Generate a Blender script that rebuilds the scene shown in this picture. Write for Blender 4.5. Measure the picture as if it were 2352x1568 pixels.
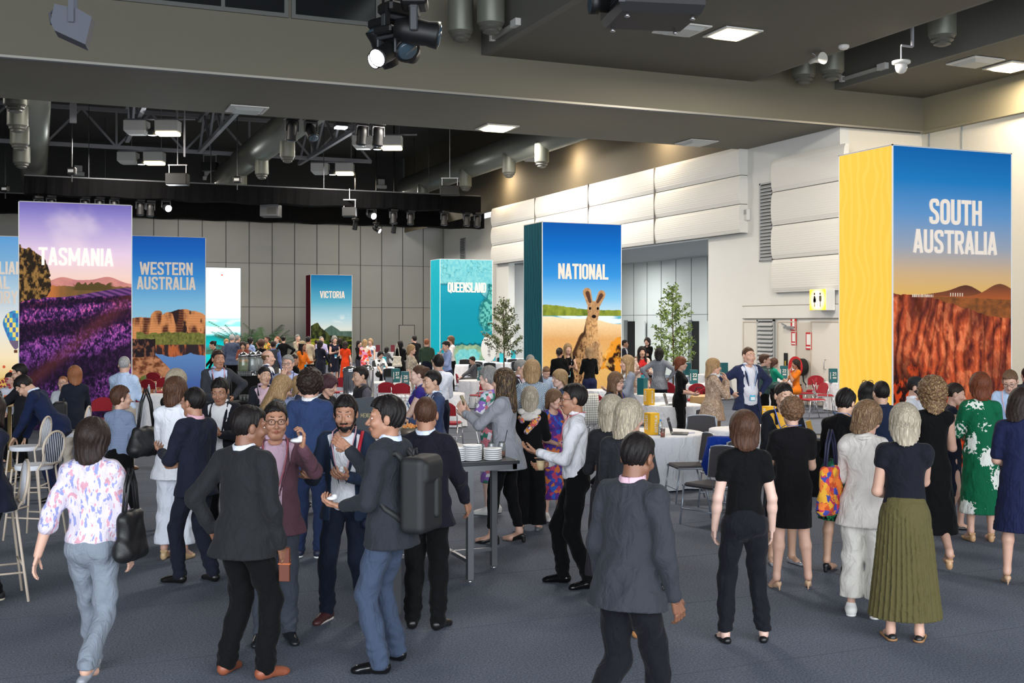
import bpy, bmesh, math, random
import numpy as np
from mathutils import Vector, Matrix

for _o in list(bpy.data.objects):
    bpy.data.objects.remove(_o)
SC = bpy.context.scene
COL = SC.collection
# ------------------------------------------------------------------ camera, world, sun, exposure
FPX, CX, HOR, CAMH = 2600.0, 1176.0, 740.0, 2.3
TH = math.radians(22.67)
FWD = np.array([math.sin(TH), math.cos(TH)])
RGT = np.array([math.cos(TH), -math.sin(TH)])
cam_d = bpy.data.cameras.new('camera'); cam = bpy.data.objects.new('camera', cam_d); COL.objects.link(cam)
cam.location = (0, 0, CAMH); cam.rotation_euler = (math.pi/2, 0, -TH)
cam_d.sensor_width = 36.0; cam_d.lens = 36.0*FPX/2352.0
cam_d.shift_y = -(784.0-HOR)/2352.0
cam_d.clip_start = 0.1; cam_d.clip_end = 300
SC.camera = cam
W = bpy.data.worlds.new('world'); SC.world = W; W.use_nodes = True
W.node_tree.nodes['Background'].inputs[0].default_value = (0.86, 0.93, 1.0, 1)
W.node_tree.nodes['Background'].inputs[1].default_value = 1.0
SC.view_settings.view_transform = 'Standard'; SC.view_settings.look = 'None'
SC.view_settings.gamma = 1.0; SC.view_settings.use_curve_mapping = False
SC.view_settings.exposure = 0.66
SC.cycles.use_denoising = True
SC.cycles.max_bounces = 5; SC.cycles.diffuse_bounces = 3; SC.cycles.glossy_bounces = 3
SC.cycles.transmission_bounces = 5; SC.cycles.transparent_max_bounces = 8
SC.cycles.sample_clamp_indirect = 6.0
SC.cycles.use_adaptive_sampling = True; SC.cycles.adaptive_threshold = 0.06

def area_light(name, loc, direction, sx, sy, power, col=(1,1,1), spread=math.pi):
    d = bpy.data.lights.new(name, 'AREA'); d.shape = 'RECTANGLE'; d.size = sx; d.size_y = sy
    d.energy = power; d.color = col; d.spread = spread
    o = bpy.data.objects.new(name, d); COL.objects.link(o); o.location = loc
    o.rotation_euler = Vector(direction).to_track_quat('-Z', 'Y').to_euler()
    return o
# daylight through the glazed foyer wall behind and to the left of the photographer
area_light('foyer_daylight', (-9.0, -6.0, 4.6), (0.42, 1.0, -0.12), 20, 7.0, 2300, (0.90, 0.95, 1.0))
area_light('foyer_daylight', (8.0, -6.5, 4.6), (-0.05, 1.0, -0.1), 14, 7.0, 1000, (0.92, 0.96, 1.0))
# unseen area lights without fixtures, added to brighten the hall's three bays
for _x, _y, _p in ((3, 36, 520), (12, 36, 520), (3, 47, 430), (12, 47, 430), (16.5, 40, 420), (8, 58, 520), (17, 58, 300), (-6, 40, 520), (15.5, 20, 420), (7, 16, 260)):
    area_light('hall_fill', (_x, _y, 8.3 if _y < 24 else 9.2), (0, 0, -1), 1.6, 1.6, _p, (1.0, 0.93, 0.84))

for _y in (30, 37, 44): area_light('side_bay_fill', (22.6, _y, 4.9), (0, 0, -1), 1.2, 1.2, 160, (.97, 1, 1))  # unseen area lights added under the side bay ceiling to brighten it
def pix(px, z):
    """ground point (room coordinates) straight below what pixel column px shows at forward distance z"""
    p = FWD*z + RGT*((px-CX)/FPX*z)
    return float(p[0]), float(p[1])
def pixh(py, z):
    return CAMH - (py-HOR)*z/FPX

# ------------------------------------------------------------------ small tools
def link(o, parent=None):
    COL.objects.link(o)
    if parent is not None: o.parent = parent
    return o
def tag(o, label=None, cat=None, group=None, kind=None):
    if label: o['label'] = label
    if cat: o['category'] = cat
    if group: o['group'] = group
    if kind: o['kind'] = kind
    return o
def empty(name, loc=(0,0,0), rz=0.0, label=None, cat=None, group=None):
    o = bpy.data.objects.new(name, None); COL.objects.link(o); o.location = loc; o.rotation_euler = (0,0,rz)
    o.empty_display_size = 0.1
    return tag(o, label, cat, group)
def copy_tree(o, parent=None):
    c = o.copy(); COL.objects.link(c)
    if parent is not None: c.parent = parent
    for ch in list(o.children): copy_tree(ch, c)
    return c

class MB:
    """collects simple shapes into one mesh"""
    def __init__(s): s.v = []; s.f = []; s.m = []; s.cur = 0; s.sm = []
    def add(s, vs, fs, smooth=False):
        n = len(s.v); s.v += [tuple(map(float, v)) for v in vs]
        for f in fs: s.f.append(tuple(n+i for i in f)); s.m.append(s.cur); s.sm.append(smooth)
        return s
    def box(s, x0, y0, z0, x1, y1, z1, bev=0.0):
        if x0 > x1: x0, x1 = x1, x0
        if y0 > y1: y0, y1 = y1, y0
        if z0 > z1: z0, z1 = z1, z0
        if bev <= 0:
            vs = [(x0,y0,z0),(x1,y0,z0),(x1,y1,z0),(x0,y1,z0),(x0,y0,z1),(x1,y0,z1),(x1,y1,z1),(x0,y1,z1)]
            return s.add(vs, [(3,2,1,0),(4,5,6,7),(0,1,5,4),(1,2,6,5),(2,3,7,6),(3,0,4,7)])
        b = min(bev, (x1-x0)*.49, (y1-y0)*.49, (z1-z0)*.49)
        rings = []
        for z, i in ((z0, b), (z0+b, 0), (z1-b, 0), (z1, b)):
            a0, a1, c0, c1 = x0+i, x1-i, y0+i, y1-i
            e = b if i == 0 else b*0.5
            rings.append([(a0+e,c0,z),(a1-e,c0,z),(a1,c0+e,z),(a1,c1-e,z),(a1-e,c1,z),(a0+e,c1,z),(a0,c1-e,z),(a0,c0+e,z)])
        return s.loft(rings, cap=True)
    def loft(s, rings, cap=True, smooth=False, close=True):
        n = len(rings[0]); vs = [p for r in rings for p in r]; fs = []
        for i in range(len(rings)-1):
            for j in range(n if close else n-1):
                k = (j+1) % n
                fs.append((i*n+j, i*n+k, (i+1)*n+k, (i+1)*n+j))
        s.add(vs, fs, smooth)
        if cap:
            b = len(s.v)-len(vs)
            s.f.append(tuple(b+i for i in reversed(range(n)))); s.m.append(s.cur); s.sm.append(False)
            s.f.append(tuple(b+(len(rings)-1)*n+i for i in range(n))); s.m.append(s.cur); s.sm.append(False)
        return s
    def lathe(s, prof, c=(0,0,0), n=20, cap=True, smooth=True):
        rings = [[(c[0]+r*math.cos(2*math.pi*j/n), c[1]+r*math.sin(2*math.pi*j/n), c[2]+z) for j in range(n)] for r, z in prof]
        return s.loft(rings, cap, smooth)
    def tube(s, pts, r, n=8, smooth=True, cap=True):
        pts = [Vector(p) for p in pts]; rs = r if isinstance(r, (list, tuple)) else [r]*len(pts)
        rings = []; up = None
        for i, p in enumerate(pts):
            d = (pts[min(i+1, len(pts)-1)] - pts[max(i-1, 0)])
            if d.length < 1e-9: d = Vector((0,0,1))
            d.normalize()
            if up is None:
                up = Vector((0,0,1)) if abs(d.z) < .9 else Vector((1,0,0))
            a = d.cross(up)
            if a.length < 1e-6: a = d.cross(Vector((1,0,0)))
            a.normalize(); b = a.cross(d); up = b
            rings.append([tuple(p + rs[i]*(a*math.cos(2*math.pi*j/n) + b*math.sin(2*math.pi*j/n))) for j in range(n)])
        return s.loft(rings, cap, smooth)
    def bar(s, a, b, w, h=None):
        """square section bar"""
        a, b = Vector(a), Vector(b); h = h or w; d = (b-a).normalized()
        up = Vector((0,0,1)) if abs(d.z) < .95 else Vector((0,1,0))
        x = d.cross(up).normalized(); y = x.cross(d)
        vs = []
        for p in (a, b):
            for i, j in ((-1,-1),(1,-1),(1,1),(-1,1)): vs.append(p + x*w/2*i + y*h/2*j)
        return s.add(vs, [(0,1,2,3)[::-1],(4,5,6,7),(0,1,5,4),(1,2,6,5),(2,3,7,6),(3,0,4,7)])
    def build(s, name, mats, parent=None, loc=None):
        me = bpy.data.meshes.new(name); me.from_pydata(s.v, [], s.f)
        if not isinstance(mats, (list, tuple)): mats = [mats]
        for m in mats: me.materials.append(m)
        if len(mats) > 1: me.polygons.foreach_set('material_index', s.m)
        me.polygons.foreach_set('use_smooth', s.sm)
        me.update()
        o = bpy.data.objects.new(name, me); link(o, parent)
        if loc is not None: o.location = loc
        return o

def srgb(r, g, b):
    def f(c):
        c /= 255.0
        return c/12.92 if c <= .04045 else ((c+.055)/1.055)**2.4
    return (f(r), f(g), f(b), 1.0)

_mc = {}
def mat(name, col, rough=.6, metal=0.0, emit=0.0, spec=None, bump=0.0, bscale=200.0, var=0.0, vscale=8.0, alpha=None, trans=0.0, sheen=0.0):
    key = (name, tuple(col), rough, metal, emit, bump, bscale, var, vscale, trans)
    if key in _mc: return _mc[key]
    m = bpy.data.materials.new(name); m.use_nodes = True; nt = m.node_tree; b = nt.nodes['Principled BSDF']
    c = srgb(*col)
    b.inputs['Base Color'].default_value = c; b.inputs['Roughness'].default_value = rough; b.inputs['Metallic'].default_value = metal
    if spec is not None: b.inputs['Specular IOR Level'].default_value = spec
    if sheen: b.inputs['Sheen Weight'].default_value = sheen
    if emit:
        b.inputs['Emission Color'].default_value = c; b.inputs['Emission Strength'].default_value = emit; m.cycles.emission_sampling = 'NONE'
    if trans: b.inputs['Transmission Weight'].default_value = trans
    tc = nt.nodes.new('ShaderNodeTexCoord')
    if var:
        n = nt.nodes.new('ShaderNodeTexNoise'); n.inputs['Scale'].default_value = vscale; n.inputs['Detail'].default_value = 4
        nt.links.new(tc.outputs['Object'], n.inputs['Vector'])
        mx = nt.nodes.new('ShaderNodeMix'); mx.data_type = 'RGBA'
        mx.inputs[6].default_value = tuple(min(1, x*(1-var)) for x in c[:3])+(1,); mx.inputs[7].default_value = tuple(min(1, x*(1+var)) for x in c[:3])+(1,)
        nt.links.new(n.outputs['Fac'], mx.inputs[0]); nt.links.new(mx.outputs[2], b.inputs['Base Color'])
    if bump:
        n2 = nt.nodes.new('ShaderNodeTexNoise'); n2.inputs['Scale'].default_value = bscale; n2.inputs['Detail'].default_value = 3
        nt.links.new(tc.outputs['Object'], n2.inputs['Vector'])
        bp = nt.nodes.new('ShaderNodeBump'); bp.inputs['Strength'].default_value = bump; bp.inputs['Distance'].default_value = .01
        nt.links.new(n2.outputs['Fac'], bp.inputs['Height']); nt.links.new(bp.outputs['Normal'], b.inputs['Normal'])
    _mc[key] = m
    return m

# ------------------------------------------------------------------ numpy noise
_rs = np.random.RandomState(7); _TB = _rs.rand(256, 256).astype(np.float32)
def vn(x, y, s=0):
    x = np.asarray(x, dtype=np.float32)+s*17.3; y = np.asarray(y, dtype=np.float32)+s*9.7
    xi = np.floor(x).astype(int); yi = np.floor(y).astype(int); fx = x-xi; fy = y-yi
    fx = fx*fx*(3-2*fx); fy = fy*fy*(3-2*fy)
    a = _TB[xi & 255, yi & 255]; b = _TB[(xi+1) & 255, yi & 255]; c = _TB[xi & 255, (yi+1) & 255]; d = _TB[(xi+1) & 255, (yi+1) & 255]
    return (a*(1-fx)+b*fx)*(1-fy) + (c*(1-fx)+d*fx)*fy
def fbm(x, y, o=4, s=0):
    t = 0; a = .5; n = 0
    for i in range(o):
        t = t + a*vn(x*2**i, y*2**i, s+i); n += a; a *= .5
    return t/n

# ------------------------------------------------------------------ distance-field modelling
def cap(a, b, ra, rb=None, sc=None, rot=None):
    """tapered capsule primitive; sc = (sx,sy,sz) stretches of space (in frame rot)"""
    return ('c', np.array(a, np.float32), np.array(b, np.float32), ra, ra if rb is None else rb, sc, rot)
def ell(c, r, rot=None):
    m = max(r); return ('c', np.array(c, np.float32), np.array(c, np.float32), m, m, tuple(m/q for q in r), rot)
def _pd(p, P):
    _, a, b, ra, rb, sc, rot = p
    Q = P - a; ba = b - a
    if sc is not None:
        if rot is not None: Q = Q @ rot; ba = ba @ rot
        s = np.array(sc, np.float32); Q = Q*s; ba = ba*s
    L = float(ba @ ba)
    if L < 1e-10: return np.sqrt((Q*Q).sum(1)) - ra
    t = np.clip((Q @ ba)/L, 0, 1)
    Q = Q - t[:, None]*ba
    return np.sqrt((Q*Q).sum(1)) - (ra + (rb-ra)*t)
def smin(a, b, k):
    if k <= 0: return np.minimum(a, b)
    h = np.clip(.5+.5*(b-a)/k, 0, 1)
    return b + (a-b)*h - k*h*(1-h)
def field(prims, k=.02):
    def f(P):
        d = None
        for p in prims:
            q = _pd(p, P); d = q if d is None else smin(d, q, k)
        return d
    return f
def nets(f, lo, hi, vox):
    """surface nets; returns verts, quads"""
    lo = np.array(lo, np.float32); hi = np.array(hi, np.float32)
    n = np.maximum(((hi-lo)/vox).astype(int)+2, 4)
    B = 4; nc = -(-n//B)
    ci = np.stack(np.meshgrid(*[np.arange(q) for q in nc], indexing='ij'), -1).reshape(-1, 3)
    cc = (lo + (ci*B + (B-1)/2.0)*vox).astype(np.float32)
    dc = f(cc).reshape(nc)
    near = np.abs(dc) < vox*B*1.35
    D = np.repeat(np.repeat(np.repeat(dc, B, 0), B, 1), B, 2)[:n[0], :n[1], :n[2]].astype(np.float32).copy()
    Mk = np.repeat(np.repeat(np.repeat(near, B, 0), B, 1), B, 2)[:n[0], :n[1], :n[2]]
    ix = np.argwhere(Mk)
    if len(ix) == 0: return np.zeros((0, 3)), np.zeros((0, 4), int)
    D[ix[:, 0], ix[:, 1], ix[:, 2]] = f((lo + ix*vox).astype(np.float32))
    S = D < 0
    sh = tuple(q-1 for q in D.shape)
    acc = np.zeros(sh+(3,), np.float32); cnt = np.zeros(sh, np.int32)
    faces = []
    for ax in range(3):
        sl0 = [slice(None)]*3; sl1 = [slice(None)]*3
        sl0[ax] = slice(0, -1); sl1[ax] = slice(1, None)
        d0 = D[tuple(sl0)]; d1 = D[tuple(sl1)]
        e = np.argwhere(S[tuple(sl0)] != S[tuple(sl1)])
        if len(e) == 0: continue
        a = d0[tuple(e.T)]; b = d1[tuple(e.T)]
        t = a/(a-b+1e-12)
        pos = e.astype(np.float32); pos[:, ax] += t
        u, w = [i for i in range(3) if i != ax]
        cells = []
        for du, dw in ((-1, -1), (0, -1), (0, 0), (-1, 0)):
            c = e.copy(); c[:, u] += du; c[:, w] += dw
            ok = np.all((c >= 0) & (c < np.array(sh)), axis=1)
            cc_ = c[ok]
            np.add.at(acc, tuple(cc_.T), pos[ok]); np.add.at(cnt, tuple(cc_.T), 1)
            cells.append((c, ok))
        allok = cells[0][1] & cells[1][1] & cells[2][1] & cells[3][1]
        q = np.stack([np.ravel_multi_index(tuple(np.clip(c[0], 0, np.array(sh)-1).T), sh) for c in cells], 1)[allok]
        flip = (a[allok] < 0)
        if ax == 1: flip = ~flip
        q[~flip] = q[~flip][:, ::-1]
        faces.append(q)
    if not faces: return np.zeros((0, 3)), np.zeros((0, 4), int)
    F = np.concatenate(faces)
    used = np.flatnonzero(cnt.ravel() > 0)
    mp = -np.ones(cnt.size, int); mp[used] = np.arange(len(used))
    V = acc.reshape(-1, 3)[used]/cnt.ravel()[used][:, None]
    return lo + V*vox, mp[F]
def box_of(prims, pad):
    lo = np.full(3, 1e9); hi = -lo
    for p in prims:
        r = max(p[3], p[4]); 
        for q in (p[1], p[2]):
            lo = np.minimum(lo, q-r); hi = np.maximum(hi, q+r)
    return lo-pad, hi+pad
def np_mesh(name, chunks, mats, parent=None, midx=None, smooth=True):
    vs = []; fs = []; n = 0
    for V, F in chunks:
        vs.append(V); fs.append(F+n); n += len(V)
    V = np.concatenate(vs).astype(np.float32); F = np.concatenate(fs).astype(np.int32)
    me = bpy.data.meshes.new(name)
    me.vertices.add(len(V)); me.vertices.foreach_set('co', V.ravel())
    me.loops.add(F.size); me.loops.foreach_set('vertex_index', F.ravel())
    me.polygons.add(len(F)); me.polygons.foreach_set('loop_start', np.arange(0, F.size, 4, dtype=np.int32))
    if smooth: me.polygons.foreach_set('use_smooth', np.ones(len(F), bool))
    if not isinstance(mats, (list, tuple)): mats = [mats]
    for m in mats: me.materials.append(m)
    if midx is not None: me.polygons.foreach_set('material_index', midx(V, F).astype(np.int32))
    me.update(calc_edges=True); me.validate()
    o = bpy.data.objects.new(name, me); link(o, parent)
    return o
# ------------------------------------------------------------------ cloth, hair, skin
_cl = {}
def cloth(col, pat=None, cols=(), s=1.0, rough=.85, sheen=.15):
    key = (tuple(col), pat, tuple(cols), s, rough)
    if key in _cl: return _cl[key]
    m = bpy.data.materials.new('cloth'); m.use_nodes = True; nt = m.node_tree; N = nt.nodes; L = nt.links
    b = N['Principled BSDF']; b.inputs['Roughness'].default_value = rough; b.inputs['Sheen Weight'].default_value = sheen*.3
    b.inputs['Specular IOR Level'].default_value = .12
    c = srgb(*col); b.inputs['Base Color'].default_value = c
    tc = N.new('ShaderNodeTexCoord')
    def math_(op, a, v=None, w=None):
        n = N.new('ShaderNodeMath'); n.operation = op
        for i, q in enumerate((a, v, w)):
            if q is None: continue
            if isinstance(q, (int, float)): n.inputs[i].default_value = q
            else: L.new(q, n.inputs[i])
        return n.outputs[0]
    def ramp(fac, stops):
        r = N.new('ShaderNodeValToRGB'); r.color_ramp.interpolation = 'CONSTANT'
        e = r.color_ramp.elements
        while len(e) > 1: e.remove(e[-1])
        e[0].position = 0; e[0].color = srgb(*stops[0][1])
        for p, q in stops[1:]:
            x = e.new(p); x.color = srgb(*q)
        L.new(fac, r.inputs[0]); return r.outputs[0]
    out = None
    if pat in ('floral', 'leaf', 'snake', 'blot'):
        nz = N.new('ShaderNodeTexNoise'); nz.inputs['Scale'].default_value = 14*s; nz.inputs['Detail'].default_value = 3
        L.new(tc.outputs['Object'], nz.inputs['Vector'])
        if pat == 'floral':
            mixv = N.new('ShaderNodeMix'); mixv.data_type = 'VECTOR'; mixv.inputs[0].default_value = .06
            L.new(tc.outputs['Object'], mixv.inputs[4]); L.new(nz.outputs['Color'], mixv.inputs[5])
            vo = N.new('ShaderNodeTexVoronoi'); vo.inputs['Scale'].default_value = 16*s; L.new(mixv.outputs[1], vo.inputs['Vector'])
            sp = N.new('ShaderNodeSeparateColor'); L.new(vo.outputs['Color'], sp.inputs[0])
            k = len(cols)+1
            out = ramp(sp.outputs[0], [(i/k, q) for i, q in enumerate([col]+list(cols))])
        elif pat == 'blot':
            mp = N.new('ShaderNodeMapping'); mp.inputs['Scale'].default_value = (1, 1, .45); L.new(tc.outputs['Object'], mp.inputs[0]); L.new(mp.outputs[0], nz.inputs['Vector'])
            nz.inputs['Scale'].default_value = 26*s
            sp = N.new('ShaderNodeSeparateColor'); L.new(nz.outputs['Color'], sp.inputs[0])
            f = math_('ADD', math_('GREATER_THAN', sp.outputs[0], .60), math_('MULTIPLY', math_('GREATER_THAN', sp.outputs[1], .58), 2.0))
            out = ramp(math_('MULTIPLY', f, .25), [(0, col), (.2, cols[0]), (.45, cols[1]), (.7, cols[0])])
        elif pat == 'leaf':
            vo = N.new('ShaderNodeTexVoronoi'); vo.inputs['Scale'].default_value = 4.2*s; L.new(tc.outputs['Object'], vo.inputs['Vector'])
            nz.inputs['Scale'].default_value = 38*s
            f = math_('ADD', vo.outputs['Distance'], math_('MULTIPLY', nz.outputs['Fac'], .75))
            out = ramp(f, [(0, cols[0]), (.74, col)])
        else:
            nz.inputs['Scale'].default_value = 34*s; nz.inputs['Distortion'].default_value = 1.2
            out = ramp(nz.outputs['Fac'], [(0, cols[-1]), (.42, col), (.5, cols[0]), (.56, col), (.66, cols[-1])])
    elif pat in ('stripe', 'plaid', 'dots', 'vstripe', 'chev'):
        sp = N.new('ShaderNodeSeparateXYZ'); L.new(tc.outputs['Object'], sp.inputs[0])
        x, y, z = sp.outputs
        ang = math_('ADD', x, math_('MULTIPLY', y, .6))
        if pat == 'chev':
            q = math_('ADD', z, math_('MULTIPLY', math_('ABSOLUTE', math_('SUBTRACT', math_('FRACT', math_('MULTIPLY', ang, 4.0)), .5)), .5))
            f = math_('FRACT', math_('MULTIPLY', q, 34*s)); out = ramp(f, [(0, col), (.5, cols[0])])
        elif pat == 'stripe': out = ramp(math_('FRACT', math_('MULTIPLY', z, 30*s)), [(0, col), (.5, cols[0])])
        elif pat == 'vstripe': out = ramp(math_('FRACT', math_('MULTIPLY', ang, 30*s)), [(0, col), (.55, cols[0])])
        else:
            f = math_('MAXIMUM', math_('FRACT', math_('MULTIPLY', z, 22*s)), math_('FRACT', math_('MULTIPLY', ang, 22*s)))
            out = ramp(f, [(0, col), (.8, cols[0])])
    if out is not None: L.new(out, b.inputs['Base Color'])
    n2 = N.new('ShaderNodeTexNoise'); n2.inputs['Scale'].default_value = 11; n2.inputs['Detail'].default_value = 4
    n2.inputs['Distortion'].default_value = .8
    mp2 = N.new('ShaderNodeMapping'); mp2.inputs['Scale'].default_value = (1, 1, .6)
    L.new(tc.outputs['Object'], mp2.inputs[0]); L.new(mp2.outputs[0], n2.inputs['Vector'])
    bp = N.new('ShaderNodeBump'); bp.inputs['Strength'].default_value = .7; bp.inputs['Distance'].default_value = .045
    L.new(n2.outputs['Fac'], bp.inputs['Height']); L.new(bp.outputs['Normal'], b.inputs['Normal'])
    _cl[key] = m
    return m
_hm = {}
def hairmat(col, tip=None, curly=False):
    key = (tuple(col), tip, curly)
    if key in _hm: return _hm[key]
    m = bpy.data.materials.new('hair'); m.use_nodes = True; nt = m.node_tree; N = nt.nodes; L = nt.links; b = N['Principled BSDF']
    b.inputs['Roughness'].default_value = .5; b.inputs['Specular IOR Level'].default_value = .22
    tc = N.new('ShaderNodeTexCoord'); mp = N.new('ShaderNodeMapping'); mp.inputs['Scale'].default_value = (190, 190, 8) if not curly else (70, 70, 70)
    n = N.new('ShaderNodeTexNoise'); n.inputs['Scale'].default_value = 1.0; n.inputs['Detail'].default_value = 5; n.inputs['Distortion'].default_value = .6
    L.new(tc.outputs['Object'], mp.inputs[0]); L.new(mp.outputs[0], n.inputs['Vector'])
    r = N.new('ShaderNodeValToRGB'); c = srgb(*col)[:3]; t = srgb(*(tip or tuple(min(255, q*1.35+8) for q in col)))[:3]
    r.color_ramp.elements[0].position = .30; r.color_ramp.elements[0].color = tuple(q*.62 for q in c)+(1,)
    r.color_ramp.elements[1].position = .74; r.color_ramp.elements[1].color = t+(1,)
    e = r.color_ramp.elements.new(.5); e.color = c+(1,)
    L.new(n.outputs['Fac'], r.inputs[0]); L.new(r.outputs[0], b.inputs['Base Color'])
    bp = N.new('ShaderNodeBump'); bp.inputs['Strength'].default_value = .6; bp.inputs['Distance'].default_value = .008
    L.new(n.outputs['Fac'], bp.inputs['Height']); L.new(bp.outputs['Normal'], b.inputs['Normal'])
    _hm[key] = m
    return m
SKIN = {'pale': (216, 180, 164), 'fair': (202, 160, 140), 'asian': (196, 156, 132), 'tan': (166, 120, 96), 'brown': (126, 86, 66), 'dark': (120, 76, 54)}
HC = {'black': (22, 18, 18), 'dark': (38, 28, 25), 'brown': (70, 46, 34), 'lbrown': (100, 74, 54), 'auburn': (96, 50, 30), 'blond': (146, 118, 84), 'platinum': (150, 139, 122), 'grey': (120, 118, 116), 'white': (148, 147, 146), 'ginger': (140, 88, 58), 'violet': (62, 38, 44)}
EYEW = mat('eye_white', (225, 222, 218), .3); 
def rotx(a): c, s = math.cos(a), math.sin(a); return np.array([[1,0,0],[0,c,-s],[0,s,c]], np.float32)
def roty(a): c, s = math.cos(a), math.sin(a); return np.array([[c,0,s],[0,1,0],[-s,0,c]], np.float32)
def rotz(a): c, s = math.cos(a), math.sin(a); return np.array([[c,-s,0],[s,c,0],[0,0,1]], np.float32)
def nrm(v):
    v = np.array(v, np.float32); return v/(np.linalg.norm(v)+1e-9)
def ik(S, T, a, b, pole):
    S = np.array(S, float); T = np.array(T, float); d = T-S; L = np.linalg.norm(d)
    if L > (a+b)*.995: T = S + d/L*(a+b)*.995; d = T-S; L = np.linalg.norm(d)
    u = d/L; x = (a*a-b*b+L*L)/(2*L); hgt = math.sqrt(max(a*a-x*x, 0))
    p = np.array(pole, float); p = p - u*(p@u)
    if np.linalg.norm(p) < 1e-6: p = np.array([0,1,0.]) - u*u[1]
    p /= np.linalg.norm(p)
    return S + u*x + p*hgt, T
def hand_prims(s, side, curl=.35, spread=.0, point=False):
    """hand frame: +Y along fingers, +Z out of the palm, thumb on +X"""
    P = []
    for i, (x, l) in enumerate(((.030, .98), (.010, 1.06), (-.010, 1.0), (-.028, .82))):
        P.append(cap((x*.55, .0, 0), (x, .082-.006*i*(i > 1), 0), .015, .0125))
        c = curl if not (point and i == 0) else .05
        if point and i > 0: c = 1.35
        a = 0; q = np.array([x, .085, .0]); sx = (1.5-i)*spread
        for j, (fl, r0, r1) in enumerate(((.043*l, .0102, .0090), (.027*l, .0090, .0082), (.021*l, .0082, .0068))):
            a += c*(.9 if j == 0 else 1.15)
            n = q + fl*np.array([math.sin(sx), math.cos(a), math.sin(a)])
            P.append(cap(q, n, r0, r1)); q = n
    q = np.array([.022, .022, .006]); 
    for d, fl, r0, r1 in (((.75, .62, .28), .040, .0135, .0115), ((.42, .80, .45), .032, .0110, .0098), ((.15, .85, .50), .024, .0098, .0075)):
        n = q + fl*nrm(d); P.append(cap(q, n, r0, r1)); q = n
    P.append(cap((0, -.035, 0), (0, .02, 0), .021, .022, (1, 1.0, 1.35)))
    return P
def scaled(prims, s):
    return [(p[0], p[1]*s, p[2]*s, p[3]*s, p[4]*s, p[5], p[6]) for p in prims]

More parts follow.
